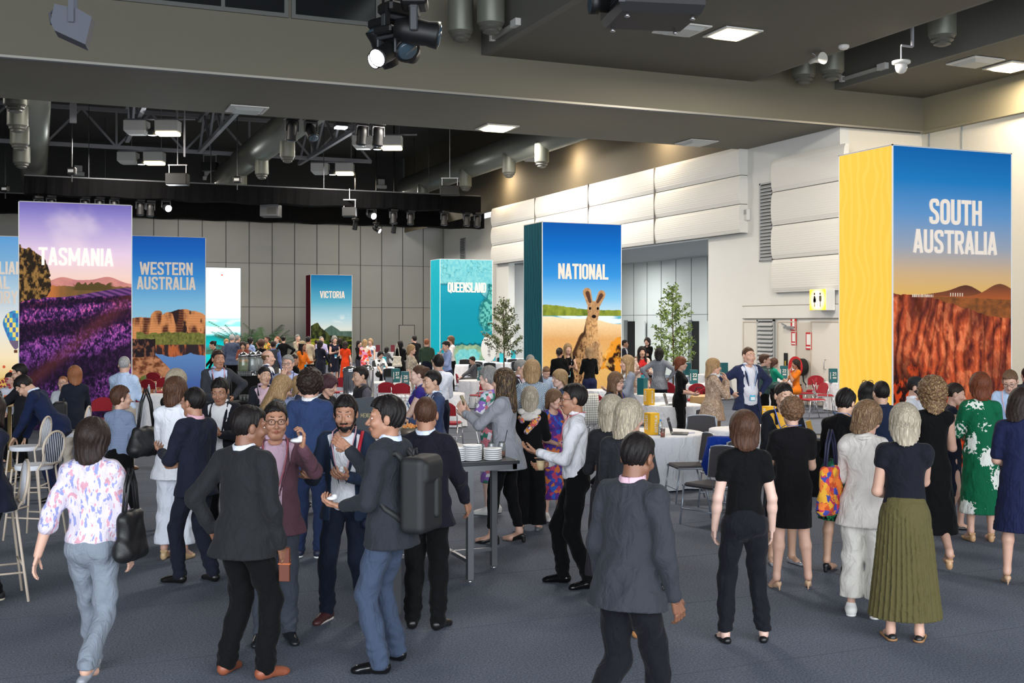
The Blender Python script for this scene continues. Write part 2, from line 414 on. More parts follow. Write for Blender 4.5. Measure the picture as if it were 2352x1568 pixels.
def person(px, hy, z, face, label, sex='m', skin='fair', hair=('short', 'dark'), top=None, bottom=None, inner=None,
           arms=('down', 'down'), legs='stand', lean=0, head=(0, 0), build=1.0, shoes=('oxford', (20, 18, 18)), glasses=None, beard=None,
           lanyard=None, badge=None, seated=False, h=None, group=None, curl=(.4, .4), extra=None, roll=0, side=0, name='person', seat=.46, onx=None):
    near = z < 16; mid = z < 26
    fem = sex == 'f'
    if h is None:
        hh = pixh(hy, z)
        if seated: h = min(max((hh-.10-seat)/.47, 1.5), 1.88)
        else: h = min(max(hh, 1.45), 1.98)/(1-.16*(1-math.cos(math.radians(lean))) if lean else 1)
        if lean: h = hh/(.53+.47*math.cos(math.radians(lean)))
    h = h-.012
    X, Y = pix(px, z)
    a = math.radians(face)
    f2 = -FWD*math.cos(a) + RGT*math.sin(a)          # the way the person faces
    rz = math.atan2(f2[0], -f2[1])
    if lean:                                          # keep the head over the requested pixel
        X -= f2[0]*.42*h*math.sin(math.radians(lean)); Y -= f2[1]*.42*h*math.sin(math.radians(lean))
    root = empty(name, (X, Y, 0), rz, label, 'person', group)
    s = h/1.75; vb = min(max(z*.00115, .0095), .026); vh = min(max(z*.00062, .0048), .016)
    dz = (.53*h-seat-.10) if seated else 0.0
    Rl = rotx(math.radians(lean)) @ roty(math.radians(side)); pel = np.array([0, 0, .53*h-dz], np.float32)
    def T(x, y, zz): return pel + Rl @ (np.array([x*h, y*h, zz*h-.53*h], np.float32))
    dr = .68
    shw = (.092 if not fem else .080)*(.6+.4*build)
    cw, ww, hw = ((.088, .076, .085) if not fem else (.078, .066, .088))
    cw, ww, hw = cw*build, ww*build**1.25, hw*build
    lsl = top and top['t'] in ('jacket', 'coat', 'shirt', 'shirtvest') or (top and top.get('sleeve', .5) > 1.6)
    def torso(e, full=True):
        P = [cap(T(0, -.004, .755), T(0, -.004, .63), cw*h+e, ww*h+e, (1, 1/dr, 1), Rl),
             cap(T(0, -.004, .63), T(0, .002, .545), ww*h+e, hw*h+e, (1, 1/(dr+.06), 1), Rl),
             cap(T(-shw*.9, .004, .800), T(shw*.9, .004, .800), .033*h+e, None, (1, 1/.95, 1), Rl),
             cap(T(0, .010, .836), T(shw*.85, .006, .806), .026*h+e*.5, .030*h+e*.8, None), cap(T(0, .010, .836), T(-shw*.85, .006, .806), .026*h+e*.5, .030*h+e*.8, None)]
        if fem: P += [ell(T(.042, -.045, .735), (.040*h+e*.6,)*3), ell(T(-.042, -.045, .735), (.040*h+e*.6,)*3)]
        if build > 1.1 and not fem and e < .02: P += [ell(T(0, -.032, .62), (.062*h*build+e*.5,)*3)]
        return P
    # ---- arms
    A = {}
    for i, sd in ((0, 1), (1, -1)):
        m = arms[i]; S = T(shw*sd, .004, .797); pole = (sd*.55, .55, -1.0); pn = (-sd, -.25, 0); hd = None
        if m == 'down': t = (.150, -.035, .495); pole = (sd*.5, 1, 0)
        elif m == 'back': t = (.165, .10, .51); pole = (sd*.6, 1, 0)
        elif m == 'fwd': t = (.14, -.16, .53); pole = (sd*.5, 1, -.3)
        elif m == 'hold': t = (.055, -.185, .665); pn = (-sd*.5, .1, 1)
        elif m == 'belly': t = (.045, -.14, .60); pn = (-sd*.3, .6, .6)
        elif m == 'up': t = (.085, -.21, .80); pn = (-sd, -.3, .2)
        elif m == 'face': t = (.035, -.125, .800); pn = (-sd*.3, 1, 0); hd = (-sd*.25, .25, 1)
        elif m == 'hip': t = (.135, .03, .60); pole = (sd*1, .45, 0); pn = (-1*sd, 0, 0); hd = (-sd*.5, -.6, -.5)
        elif m == 'point': t = (.02, -.33, .80); pn = (-sd, 0, -.3); pole = (sd*.5, .3, -1)
        elif m == 'table': t = (.09, -.24, .59); pn = (0, 0, -1)
        elif m == 'cross': t = (-.03, -.13, .665); pn = (0, 1, 0)
        elif m == 'phone': t = (.05, -.12, .90); pn = (-sd, 0, 0); hd = (0, 0, 1)
        elif m == 'out': t = (.27, -.08, .68); pn = (0, 0, -1)
        else: t, pn = m[0], m[1]; hd = m[2] if len(m) > 2 else None
        tgt = T(t[0]*sd, t[1], t[2]) if m != 'down' else np.array([S[0]+.045*h*sd, S[1]-.035*h, S[2]-.305*h])
        E, Wt = ik(S, tgt, .170*h, .146*h, np.array(pole)@Rl.T)
        hdv = nrm(hd) if hd is not None else nrm(Wt-E)
        if m == 'down': hdv = nrm(hdv + np.array([0, -.15, 0]))
        pnv = np.array(pn, float); pnv -= hdv*(pnv@hdv); pnv = nrm(pnv)
        A[sd] = (S.astype(np.float32), E.astype(np.float32), Wt.astype(np.float32), hdv, pnv)
    # ---- legs
    style = shoes[0]; lift = {'pump': .055, 'wedge': .05, 'heel': .045}.get(style, .0)*s
    az = .045*h+lift
    if seated: st = {1: ((.07, -.235, None), (.075, -.20, az)), -1: ((-.07, -.235, None), (-.075, -.20, az))}
    else:
        F = {'stand': ((.058, 0, 0), (-.058, 0, 0)), 'wide': ((.085, .0, 0), (-.085, -.02, 0)), 'walk': ((.045, -.14, 0), (-.045, .16, .06)), 'walk2': ((.045, .17, .07), (-.045, -.13, 0)),
             'step': ((.05, -.07, 0), (-.07, .05, 0)), 'step2': ((.07, .06, 0), (-.05, -.07, 0)), 'close': ((.038, 0, 0), (-.038, .0, 0)), 'cross': ((-.01, -.05, 0), (.0, .03, 0))}[legs] if isinstance(legs, str) else legs
        st = {}
        for sd, (fx, fy, fz) in ((1, F[0]), (-1, F[1])): st[sd] = (None, (fx, fy, az+fz*h))
    Lg = {}
    for sd in (1, -1):
        hip = np.array([.048*h*sd, .004*h, .515*h-dz]); fx, fy, fz = st[sd][1]
        an = np.array([fx*h, fy*h+.01*h, fz])
        if seated: kn = np.array([st[sd][0][0]*h, st[sd][0][1]*h, seat+.045*h])
        else:
            D_ = float(np.linalg.norm(an-hip)); q_ = min(1.0, D_*1.003/(.471*h)) if D_ < .471*h*1.0 and abs(fy) < .13 else 1.04
            kn, an = ik(hip, an, .237*h*q_, .234*h*q_, (0, -1, 0))
        Lg[sd] = (hip.astype(np.float32), np.array(kn, np.float32), np.array(an, np.float32))
    # ---- head
    hs = s*(1.10 if not fem else 1.06); neck = T(0, .004, .835)
    Hr = Rl @ rotz(math.radians(head[0])) @ rotx(math.radians(head[1])) @ roty(math.radians(roll))
    hc = T(0, .002, .865) + Hr @ np.array([0, -.012*h, 1.0*h-.865*h-.118*hs], np.float32)
    def toH(P): return (P-hc)@Hr
    hp = [ell((0, .014, .032), (.074, .094, .086)), ell((0, -.022, -.025), (.060, .070, .082)), ell((0, -.048, -.088), (.036, .038, .028)),
          cap((.050, -.005, -.055), (.022, -.058, -.098), .020, .016), cap((-.050, -.005, -.055), (-.022, -.058, -.098), .020, .016),
          cap((0, -.088, .006), (0, -.112, -.032), .007, .0115), ell((.012, -.100, -.037), (.009,)*3), ell((-.012, -.100, -.037), (.009,)*3),
          cap((.040, -.074, .026), (-.040, -.074, .026), .012, .012), ell((.040, -.066, -.028), (.025,)*3), ell((-.040, -.066, -.028), (.025,)*3),
          cap((.019, -.086, -.062), (-.019, -.086, -.062), .0085, .0085), ell((0, -.094, -.059), (.008,)*3), ell((0, -.093, -.068), (.008,)*3),
          ell((.078, .008, -.006), (.011, .020, .031)), ell((-.078, .008, -.006), (.011, .020, .031))]
    hp = scaled(hp, hs); 
    socket = scaled([ell((.031, -.101, .003), (.020, .019, .014)), ell((-.031, -.101, .003), (.020, .019, .014)), ell((0, -.108, -.0635), (.017, .010, .0025))], hs)
    nk = toH(neck[None, :])[0]
    nprim = cap((0, .018*hs, -.06*hs), nk, (.052 if not fem else .045)*hs*(.7+.3*build), (.056 if not fem else .048)*hs*build**.5)
    def fhead(P):
        d = _pd(hp[0], P)
        for p in hp[1:5]: d = smin(d, _pd(p, P), .03*hs)
        for p in hp[9:11]: d = smin(d, _pd(p, P), .02*hs)
        for p in hp[5:9]+hp[11:14]: d = smin(d, _pd(p, P), .009*hs)
        d = smin(d, _pd(hp[8], P), .014*hs)
        if mid:
            for q in socket: d = -smin(-d, _pd(q, P), .006*hs)
        for p in hp[14:16]: d = smin(d, _pd(p, P), .005*hs)
        return smin(d, _pd(nprim, P), .02*hs)
    chunks = []; cm = []
    r = .13*hs
    V, Fc = nets(fhead, (-.098*hs, -.135*hs, min(nk[2], -.13*hs)-.03), (.098*hs, .125*hs, .13*hs), vh)
    lx = np.abs(V[Fc].mean(1)[:, 0])/hs; lipm = (lx < .0225) & (V[Fc].mean(1)[:, 1] < -.084*hs) & (np.abs(V[Fc].mean(1)[:, 2]/hs+.063) < .0088*(1-(lx/.024)**2))
    chunks.append((V@Hr.T+hc, Fc)); cm.append(np.where(lipm, 1, 0))
    if abs(face) < 125 and z < 24 or head[0]:
        for sd in (1, -1):
            for (c, rr, mi) in (((.031*sd, -.0755, .0035), .0122, 2), ((.031*sd, -.0815, .003), .0074, 3), ((.031*sd, -.0752, .0085), .0128, 0), ((.031*sd, -.0745, -.0035), .0125, 0)):
                th = np.linspace(0, math.pi, 7); ph = np.linspace(0, 2*math.pi, 11)[:-1]
                vv = np.array([[math.sin(t)*math.cos(p), math.cos(t), math.sin(t)*math.sin(p)] for t in th for p in ph])*rr*hs + np.array(c)*hs
                ff = np.array([[i*10+j, i*10+(j+1) % 10, (i+1)*10+(j+1) % 10, (i+1)*10+j] for i in range(6) for j in range(10)])
                chunks.append((vv@Hr.T+hc, ff)); cm.append(np.full(len(ff), mi))
            # upper lid
    # hands
    for sd in (1, -1):
        S_, E_, W_, hd, pn = A[sd]
        hpz = scaled(hand_prims(s, sd, curl[0 if sd == 1 else 1], .06, point=(arms[0 if sd == 1 else 1] == 'point')), s*(1.0 if not fem else .9))
        thumb = np.cross(hd, pn)*1.0
        # the thumb lies to the front/inside for this palm direction
        if (sd == 1): thumb = -thumb
        R = np.stack([thumb, hd, pn], 1).astype(np.float32)
        fh = field(hpz, .006*s)
        lo, hi = box_of(hpz, .008)
        V, Fc = nets(fh, lo, hi, min(max(z*.0005, .0042), .011))
        if len(V):
            if np.linalg.det(R) < 0: Fc = Fc[:, ::-1]
            V = V@R.T + W_ + hd*.012*s
            chunks.append((V, Fc)); cm.append(np.zeros(len(Fc), int))
    # trunk and limbs
    bp = torso(-.012) + [cap(neck, T(0, 0, .80), .05*s, .055*s)]
    for sd in (1, -1):
        S_, E_, W_, hd, pn = A[sd]; g = build**.7*(1 if not fem else .88)*(.84 if lsl else 1)
        gl = build**.7*(1 if not fem else .88)*(.74 if bottom and bottom['t'] in ('trousers', 'slim', 'jeans', 'wide') else 1)
        bp += [cap(S_, E_, .031*h*g, .0245*h*g), cap(E_, E_+(W_-E_)*.35, .0245*h*g, .0245*h*g), cap(E_+(W_-E_)*.3, W_+hd*.012*s, .0245*h*g, .0155*h)]
        hip, kn, an = Lg[sd]
        cf = kn + (an-kn)*.30 + np.array([0, .009*h, 0])
        bp += [cap(hip, kn, .047*h*gl, .031*h*gl), cap(kn, cf, .030*h*gl, .0325*h*gl), cap(cf, an, .0315*h*gl, .0185*h), cap(an, an+np.array([0, 0, -.01*h]), .0195*h, .019*h)]
        fy = -.055*h; 
        ft = .014 if style in ('oxford', 'sneaker') else .0165
        bp += [cap(an+np.array([0, .008*h, -.014*h]), an+np.array([math.sin(math.radians(14*sd))*-fy, fy*.97, -az+.016*h]), ft*h, ft*h), ]
        if style in ('sandal', 'heel', 'wedge'): bp += [cap(an+np.array([0, fy, -az+.018*h]), an+np.array([0, fy*1.75, -az+.014*h]), .019*h, .012*h)]
    bf = field(bp, .018*s); lo, hi = box_of(bp, .01)
    lo[2] = max(lo[2], .0)
    hi[2] = min(hi[2], max(neck[2], A[1][2][2]+.05, A[-1][2][2]+.05)+.05)
    V, Fc = nets(bf, lo, hi, vb)
    chunks.append((V, Fc)); cm.append(np.zeros(len(Fc), int))
    sk = mat('skin_'+skin, SKIN[skin], .5, var=.06, vscale=30); sk.node_tree.nodes['Principled BSDF'].inputs['Subsurface Weight'].default_value = .08
    sk.node_tree.nodes['Principled BSDF'].inputs['Subsurface Radius'].default_value = (.02, .008, .005)
    lc = tuple(int(q*w) for q, w in zip(SKIN[skin], (.84, .64, .62))); lips = mat('lips_'+skin, lc, .4)
    iris = mat('iris', (40, 28, 22), .15)
    cmi = np.concatenate(cm)
    np_mesh('body', chunks, [sk, lips, EYEW, iris], root, lambda V, F: cmi)
    # ---- hair
    style_h, hcol = hair[0], hair[1]; opt = hair[2] if len(hair) > 2 else {}
    hcv = HC[hcol] if isinstance(hcol, str) else hcol
    hm = hairmat(hcv, opt.get('tip'), style_h in ('curly', 'longcurly'))
    if style_h != 'bald':
        tk = {'short': .012, 'crop': .005, 'thick': .022, 'bob': .026, 'long': .020, 'curly': .040, 'longcurly': .045, 'bun': .007, 'pony': .007, 'ring': .007, 'pixie': .022, 'afro': .04}[style_h]*hs*opt.get('t', 1.0)
        Ln = opt.get('len', .36)*hs
        base = scaled([ell((0, .014, .032), (.075, .095, .087))], hs)[0]
        shortish = style_h in ('short', 'crop', 'thick', 'pixie')
        kx = (.55, .70, 1.25) if shortish else (1, 1, 1)
        body = [ell(base[1], tuple(q*hs+tk*w_ for q, w_ in zip((.074, .094, .086), kx)))]
        if style_h in ('short', 'thick'): body.append(ell((-.012*hs, -.030*hs, .074*hs), (.056*hs, .058*hs, .036*hs+tk*.7)))
        if style_h in ('bob', 'long', 'longcurly'):
            L0 = {'bob': opt.get('len', .125)*hs}.get(style_h, .13*hs)
            for sd in (1, -1): body.append(cap((sd*.062*hs, .022*hs, .01*hs), (sd*.066*hs, .018*hs, -L0+.02*hs), .034*hs+tk*.3, .032*hs+tk*.3, (1, .62, 1)))
            body.append(cap((0, .062*hs, .02*hs), (0, .070*hs, -L0+.02*hs), .066*hs+tk*.3, .066*hs+tk*.3, (1, 1.5, 1)))
        if style_h in ('long', 'longcurly'):
            w = opt.get('w', .062)*hs
            body.append(cap((0, .078*hs, -.05*hs), (0, .105*hs, -Ln+w), w+tk*.5, w*.9, (1, 1.9, 1)))
            if opt.get('front'):
                for sd in (1, -1): body.append(cap((sd*.072*hs, .0*hs, -.06*hs), (sd*.085*hs, -.065*hs, -Ln*.85), .030*hs, .026*hs, (1, 1.2, 1)))
        if style_h == 'bun': body += [ell((0, .105*hs, .065*hs), (.034*hs,)*3)]
        if style_h == 'pony': body += [ell((0, .112*hs, .05*hs), (.026*hs,)*3), cap((0, .125*hs, .03*hs), (0, .14*hs, -Ln+.05*hs), .028*hs, .016*hs)]
        amp = {'curly': .010, 'longcurly': .013, 'afro': .008, 'thick': .004, 'pixie': .006}.get(style_h, .0022)*hs
        kk = {'curly': 90, 'longcurly': 80, 'afro': 120}.get(style_h, 0)
        def fhair(P):
            d = None
            for p in body:
                q = _pd(p, P); d = q if d is None else smin(d, q, .02*hs)
            if kk:
                d = d + amp*(np.sin(P[:, 0]*kk+2*np.sin(P[:, 2]*kk*.7))*np.sin(P[:, 1]*kk+1.7*np.sin(P[:, 0]*kk*.6))*np.sin(P[:, 2]*kk*.8+1.3))
            else:
                th = np.arctan2(P[:, 0], P[:, 1]+.01)
                d = d + amp*np.sin(th*26+3*np.sin(P[:, 2]*25))*np.clip(1-P[:, 2]/(.10*hs), .15, 1)
                d = d + amp*.9*np.sin(th*9+P[:, 2]*30+1)
            x, y, zc = P[:, 0], P[:, 1], P[:, 2]
            if style_h in ('short', 'crop', 'thick', 'bun', 'pony', 'ring', 'pixie', 'curly', 'afro'):
                low = opt.get('low', {'thick': -.090, 'curly': -.10, 'pixie': -.085}.get(style_h, -.068))*hs
                fr = opt.get('fr', .060)*hs
                if style_h in ('bun', 'pony'): fr = .066*hs
                yy = -y/hs
                line = np.interp(yy, [-.12, -.06, -.015, .012, .034, .05, .10], [low/hs, low/hs+.004, -.038, -.036, .040, .064, fr/hs+.012])*hs
                if style_h in ('bun', 'pony'): line = np.interp(yy, [-.12, -.06, .0, .03, .06, .10], [-.066, -.06, -.02, .022, .052, .068])*hs
                cut = line - zc + .0045*hs*np.sin(x*210/hs*hs+3*np.sin(zc*90)) + .004*hs*np.cos(np.clip(x/(.05*hs), -1.5, 1.5)*2.2)*(y < -.05*hs)
                if style_h == 'ring': cut = np.maximum(cut, -(.06*hs-zc)*0 + zc-.045*hs)
                # keep sideburns but clear the ear
                ear = np.sqrt((y-.006*hs)**2+(zc+.008*hs)**2)-.026*hs
                if style_h in ('short', 'crop', 'ring', 'bun', 'pony'): cut = np.maximum(cut, -ear)
                d = np.maximum(d, cut)
                # face stays clear
                fc = np.sqrt((x/(.062*hs))**2+((y+.10*hs)/(.065*hs))**2+((zc+.028*hs)/(.088*hs if style_h != 'pixie' else .078*hs))**2)-1
                d = np.maximum(d, -fc*.06*hs)
            else:
                fz = opt.get('fringe', 0)
                fc = np.sqrt((x/(.053*hs))**2+((y+.105*hs)/(.085*hs))**2+((zc+.042*hs)/((.078 if fz else .098)*hs))**2)-1
                d = np.maximum(d, -fc*.055*hs)
                d = np.maximum(d, -(y+.028*hs+.9*zc) * (zc < -.03*hs) - 9*(zc >= -.03*hs)) if not opt.get('front') else d
            return d
        lo, hi = box_of(body, .012+amp)
        V, Fc = nets(fhair, lo, hi, vh if near else vh*1.15)
        ch = [(V@Hr.T+hc, Fc)]
        if mid and abs(face) < 130:
            for sd in (1, -1):
                V, Fc = nets(field(scaled([cap((.015*sd, -.093, .0335), (.034*sd, -.086, .0350), .0030, .0034), cap((.034*sd, -.086, .0350), (.048*sd, -.075, .0285), .0034, .0020)], hs), .004), (min(.012*sd, .055*sd)*hs-.004, -.105*hs, .012*hs), (max(.012*sd, .055*sd)*hs+.004, -.068*hs, .04*hs), .0032)
                if len(V): ch.append((V@Hr.T+hc, Fc))
        np_mesh('hair', ch, hm, root)
    if beard:
        bd = scaled([ell((0, -.050, -.086), (.042, .046, .036)), cap((.056, -.008, -.035), (.030, -.052, -.088), .022, .022), cap((-.056, -.008, -.035), (-.030, -.052, -.088), .022, .022), cap((.022, -.094, -.049), (-.022, -.094, -.049), .008, .008)], hs)
        f0 = field(bd, .012*hs)
        mo = scaled([ell((0, -.11, -.064), (.019, .03, .008))], hs)[0]
        V, Fc = nets(lambda P: np.maximum(f0(P)+.0015*np.sin(P[:, 0]*300)*np.sin(P[:, 2]*300), -_pd(mo, P)), (-.09*hs, -.115*hs, -.135*hs), (.09*hs, .05*hs, -.0*hs), vh)
        np_mesh('beard', [(V@Hr.T+hc, Fc)], hairmat(HC[beard]), root)
    if glasses:
        g = MB()
        for sd in (1, -1):
            c = np.array([.032*sd, -.104, .003])*hs; pts = []
            for j in range(15):
                t = 2*math.pi*j/14; p = c + np.array([.0235*math.cos(t)*(1 if abs(math.cos(t)) < .7 else .98), 0, .0185*math.sin(t)])*hs
                pts.append(hc + Hr@p.astype(np.float32))
            g.tube(pts, .0022*hs if glasses != 'sun' else .0025, 6)
            g.tube([hc+Hr@(np.array(q, np.float32)*hs) for q in ((.055*sd, -.103, .008), (.080*sd, -.04, .006), (.083*sd, .005, .004))], .0018, 5)
            if glasses == 'sun':
                g.add(pts[:-1], [tuple(range(14))])
        g.tube([hc+Hr@(np.array(q, np.float32)*hs) for q in ((.010, -.106, .006), (0, -.110, .008), (-.010, -.106, .006))], .0018, 5)
        g.build('glasses', mat('spectacle_frame', (24, 22, 22), .3), root)
    # ---- clothes
    PX = lambda P: (P-pel)@Rl + np.array([0, 0, .53*h], np.float32)      # back to upright torso space
    def wr(P, amp, sc=1.0):
        x, y, zz = P[:, 0]*sc, P[:, 1]*sc, P[:, 2]*sc
        return amp*(np.sin(zz*31+2.2*np.sin(x*17+y*9)+hy)+.6*np.sin(x*43+zz*23+1.8*np.sin(y*21+zz*13)+px))
    def garment(nm, e, sleeve, hem, m, kind='tee', openw=0, neck_cut='crew', flare=0, hemr=0, lap=False, cuff=1.0, amp=.003, mats=None, hemsl=0, pleat=0, k=.03):
        tz = []
        P = torso(e)
        sl = []
        for sd in (1, -1):
            S_, E_, W_, hd, pn = A[sd]
            g = build**.6*(1 if not fem else .9)
            if sleeve <= 0: continue
            if sleeve <= 1:
                q = S_+(E_-S_)*sleeve; sl.append(cap(S_, q, .036*h*g+e, (.031*h*g+e)*cuff+.004))
            else:
                sl.append(cap(S_, E_, .0315*h*g+e*.8, .025*h*g+e*.8)); q = E_+(W_-E_)*(sleeve-1)
                sl.append(cap(E_, q, .0245*h*g+e*.8, (.0185*h+e*.6)*cuff))
        if hem < .52:
            r0 = hw*h+e; r1 = r0+flare*h if not hemr else hemr*h
            if not seated:
                bt = np.array([0, .006*h, max(hem*h-dz, .0)], np.float32) if (not lean) else np.array([0, .006*h, hem*h], np.float32)
                jx = .017*h if nm == 'jacket' else 0
                P.append(cap(T(0, .006, .53), bt + np.array([0, .004*h, .0], np.float32), r0+jx*.6, r1+jx, (1, 1/(.82 if nm == 'jacket' else .76), 1)))
            else:
                for sd in (1, -1): P.append(cap(Lg[sd][0], Lg[sd][1], .055*h+e, .05*h+e))
        hz = hem*h
        nb = T(0, -.026, .856)
        def f(Q):
            d = None
            for p in P:
                q = _pd(p, Q); d = q if d is None else smin(d, q, k*s)
            U = PX(Q)
            if neck_cut == 'v':
                d = np.maximum(d, -np.maximum(np.abs(U[:, 0])-np.maximum((U[:, 2]-.755*h)*.55, 0), U[:, 1]+.0))
            if openw:
                zb = .61*h; ow = abs(openw)*h
                wdt = np.where(U[:, 2] > zb, .006+(U[:, 2]-zb)*.36, .004+np.maximum(zb-.05*h-U[:, 2], 0)*.25)
                if openw > 0: wdt = np.maximum(wdt, ow)
                d = np.maximum(d, -np.maximum(np.abs(U[:, 0])-wdt, U[:, 1]+.02*h))
            for p in sl: d = smin(d, _pd(p, Q), k*s)
            if amp: d = d + wr(Q, amp)
            if pleat:
                th = np.arctan2(Q[:, 0], Q[:, 1])
                w = np.clip((.60*h-Q[:, 2])/(.1*h), 0, 1)
                d = d + w*pleat*np.abs(np.sin(th*22))
            # hem
            armz = 1e3
            if sl:
                armz = np.minimum.reduce([_pd(q, Q) for q in sl])-.02*s
            hemd = (hz + hemsl*U[:, 1] - (U[:, 2] if not (hem < .5 and not seated and not lean) else Q[:, 2]+dz))
            if seated and hem < .52: hemd = -1+0*hemd
            d = np.maximum(d, np.minimum(hemd, armz))
            nr = {'crew': .062, 'scoop': .088, 'v': .062, 'high': .054, 'boat': .10, 'collar': .058}[neck_cut]*s
            dn = np.sqrt(((Q-nb)**2).sum(1)) - nr
            d = np.maximum(d, -dn)
            return d
        lo, hi = box_of(P+sl, .008+amp+pleat)
        lo[2] = max(lo[2], min(hem*h-dz-.02, min((A[1][2][2], A[-1][2][2]))-.04) if not seated else lo[2])
        V, Fc = nets(f, lo, hi, vb)
        chs = [(V, Fc)]
        if lap and mid:
            dd = (cw*dr)*h+e
            for sd in (1, -1):
                zb = .61
                l = [cap(T(.050*sd, -.020, .845), T((.006+.10*.36)*sd+.008*sd, 0, .755)+Rl@np.array([0, -dd-.000, 0], np.float32), .010, .017*s, (1, 1, 1), Rl),
                     cap(T((.006+.10*.36)*sd+.008*sd, 0, .755)+Rl@np.array([0, -dd, 0], np.float32), T(.016*sd, 0, zb+.01)+Rl@np.array([0, -dd+.006, 0], np.float32), .017*s, .005, None),
                     cap(T(.050*sd, -.020, .840), T(.034*sd, .034, .838), .013*s, .016*s), cap(T(.034*sd, .034, .838), T(0, .046, .835), .016*s, .017*s)]
                V, Fc = nets(field(l, .006), *box_of(l, .006), min(vb, .012)); chs.append((V, Fc))
        np_mesh(nm, chs, m, root)
    def collar(m, r=.058, wide=.02):
        c = T(0, .004, .857); rr = r*s
        def f(Q):
            U = (Q-c)@Rl
            q = np.sqrt(U[:, 0]**2+(U[:, 1])**2)-(rr+.012*s - U[:, 2]*.15)
            ring = np.sqrt(q**2+(np.maximum(np.abs(U[:, 2]+U[:, 1]*.18)-.014*s, 0))**2)-.0065*s
            gap = np.maximum(np.abs(U[:, 0])-np.maximum(.008*s-U[:, 2]*0.1+.012*s, 0), U[:, 1])
            return np.maximum(ring, -gap)
        V, Fc = nets(f, c-.11*s, c+.11*s, min(vb*.7, .01))
        if len(V): np_mesh('shirt_collar', [(V, Fc)], m, root)
    if inner:
        garment(inner.get('n', 'shirt'), .006*s, 0, .50, inner['m'], neck_cut=inner.get('neck', 'collar'), amp=.002)
        if inner.get('collar', True): collar(inner['m'])
    if bottom:
        bt = bottom['t']; m = bottom['m']
        if bt in ('trousers', 'wide', 'slim', 'jeans'):
            th, knr, cu = {'trousers': (.054, .041, .034), 'wide': (.058, .052, .056), 'slim': (.051, .037, .025), 'jeans': (.056, .042, .037)}[bt]
            if fem: th *= 1.0
            g = build**.6; zc = bottom.get('cuff', .02 if bt != 'slim' else .06)
            P = [cap(T(0, .002, .60), T(0, .006, .535), ww*h+.007, hw*h+.010, (1, 1/(dr+.07), 1), Rl)]
            for sd in (1, -1):
                hip, kn, an = Lg[sd]
                P += [cap(hip+np.array([0, .0, -.0*h], np.float32), kn, th*h*g, knr*h*g), cap(kn, an, knr*h*g, cu*h*g)]
                P += [ell(hip+np.array([-.002*h*sd, .020*h, -.005*h]), (.048*h*g,)*3)]
            wz = bottom.get('waist', .615)*h
            k0 = Lg
            def f(Q):
                d = None
                for p in P:
                    q = _pd(p, Q); d = q if d is None else smin(d, q, .018*s)
                legw = np.clip((.5*h-Q[:, 2])/(.1*h), 0, 1)
                d = d + wr(Q, .0035 if near else .003)*(.4+.9*legw)
                crease = .0045*np.sin(Q[:, 2]*95+3*np.sin(Q[:, 0]*30))*np.exp(-((Q[:, 2]-.08*h)/(.06*h))**2)
                if bt != 'wide': d = d + crease
                U = PX(Q); d = np.maximum(d, U[:, 2]-wz)
                for sd in (1, -1):
                    an = Lg[sd][2]; kn = Lg[sd][1]
                    lz = an[2]-.045*h+zc*h
                    nearleg = (Q[:, 0]-an[0])**2+(Q[:, 1]-an[1])**2 < (.10*h)**2
                    d = np.where(nearleg, np.maximum(d, lz-Q[:, 2]), d)
                return d
            lo, hi = box_of(P, .012)
            V, Fc = nets(f, lo, hi, vb)
            np_mesh('trousers' if bt != 'jeans' else 'jeans', [(V, Fc)], m, root)
            if bottom.get('belt'):
                V, Fc = nets(lambda Q: np.maximum(field([P[0]], .01)(Q)-.004, np.abs(PX(Q)[:, 2]-wz+.012)-.017), *box_of(P[:1], .02), min(vb, .011))
                if len(V): np_mesh('belt', [(V, Fc)], mat('belt_leather', bottom['belt'], .45), root)
        elif bt == 'skirt':
            hz = bottom.get('hem', .28)*h; hr = bottom.get('r', .11)*h; pl = bottom.get('pleat', 0)
            P = [cap(T(0, 0, .615), T(0, .004, .53), ww*h+.007, hw*h+.014, (1, 1/(dr+.08), 1), Rl), cap(T(0, .004, .53), (0, .01*h, hz), hw*h+.014, hr, (1, 1/.82, 1))]
            if seated: P = P[:1]+[cap(Lg[sd][0], Lg[sd][1], .062*h, .05*h) for sd in (1, -1)]
            def f(Q):
                d = smin(_pd(P[0], Q), _pd(P[1], Q), .02)
                for p in P[2:]: d = smin(d, _pd(p, Q), .03)
                th = np.arctan2(Q[:, 0], Q[:, 1]); w = np.clip((.58*h-Q[:, 2])/(.12*h), 0, 1)
                if pl: d = d + w*pl*(np.abs(np.sin(th*bottom.get('np', 26)+.6*np.sin(Q[:, 2]*4)))-.5)
                else: d = d + w*.010*bottom.get('fold', 1)*np.sin(th*9+Q[:, 2]*3) + wr(Q, .002)
                d = np.maximum(d, PX(Q)[:, 2]-.615*h)
                return d if seated else np.maximum(d, hz-Q[:, 2]+.03*bottom.get('fold', 1)*Q[:, 1]*0)
            lo, hi = box_of(P, .02+pl); lo[2] = max(lo[2], hz-.02) if not seated else lo[2]
            V, Fc = nets(f, lo, hi, vb*(.72 if pl and near else 1)); np_mesh('skirt', [(V, Fc)], m, root)
            if bottom.get('band'):
                V, Fc = nets(lambda Q: np.maximum(_pd(P[0], Q)-.006, np.abs(PX(Q)[:, 2]-.60*h)-.02), *box_of(P[:1], .02), min(vb, .011)); np_mesh('waistband', [(V, Fc)], m, root)
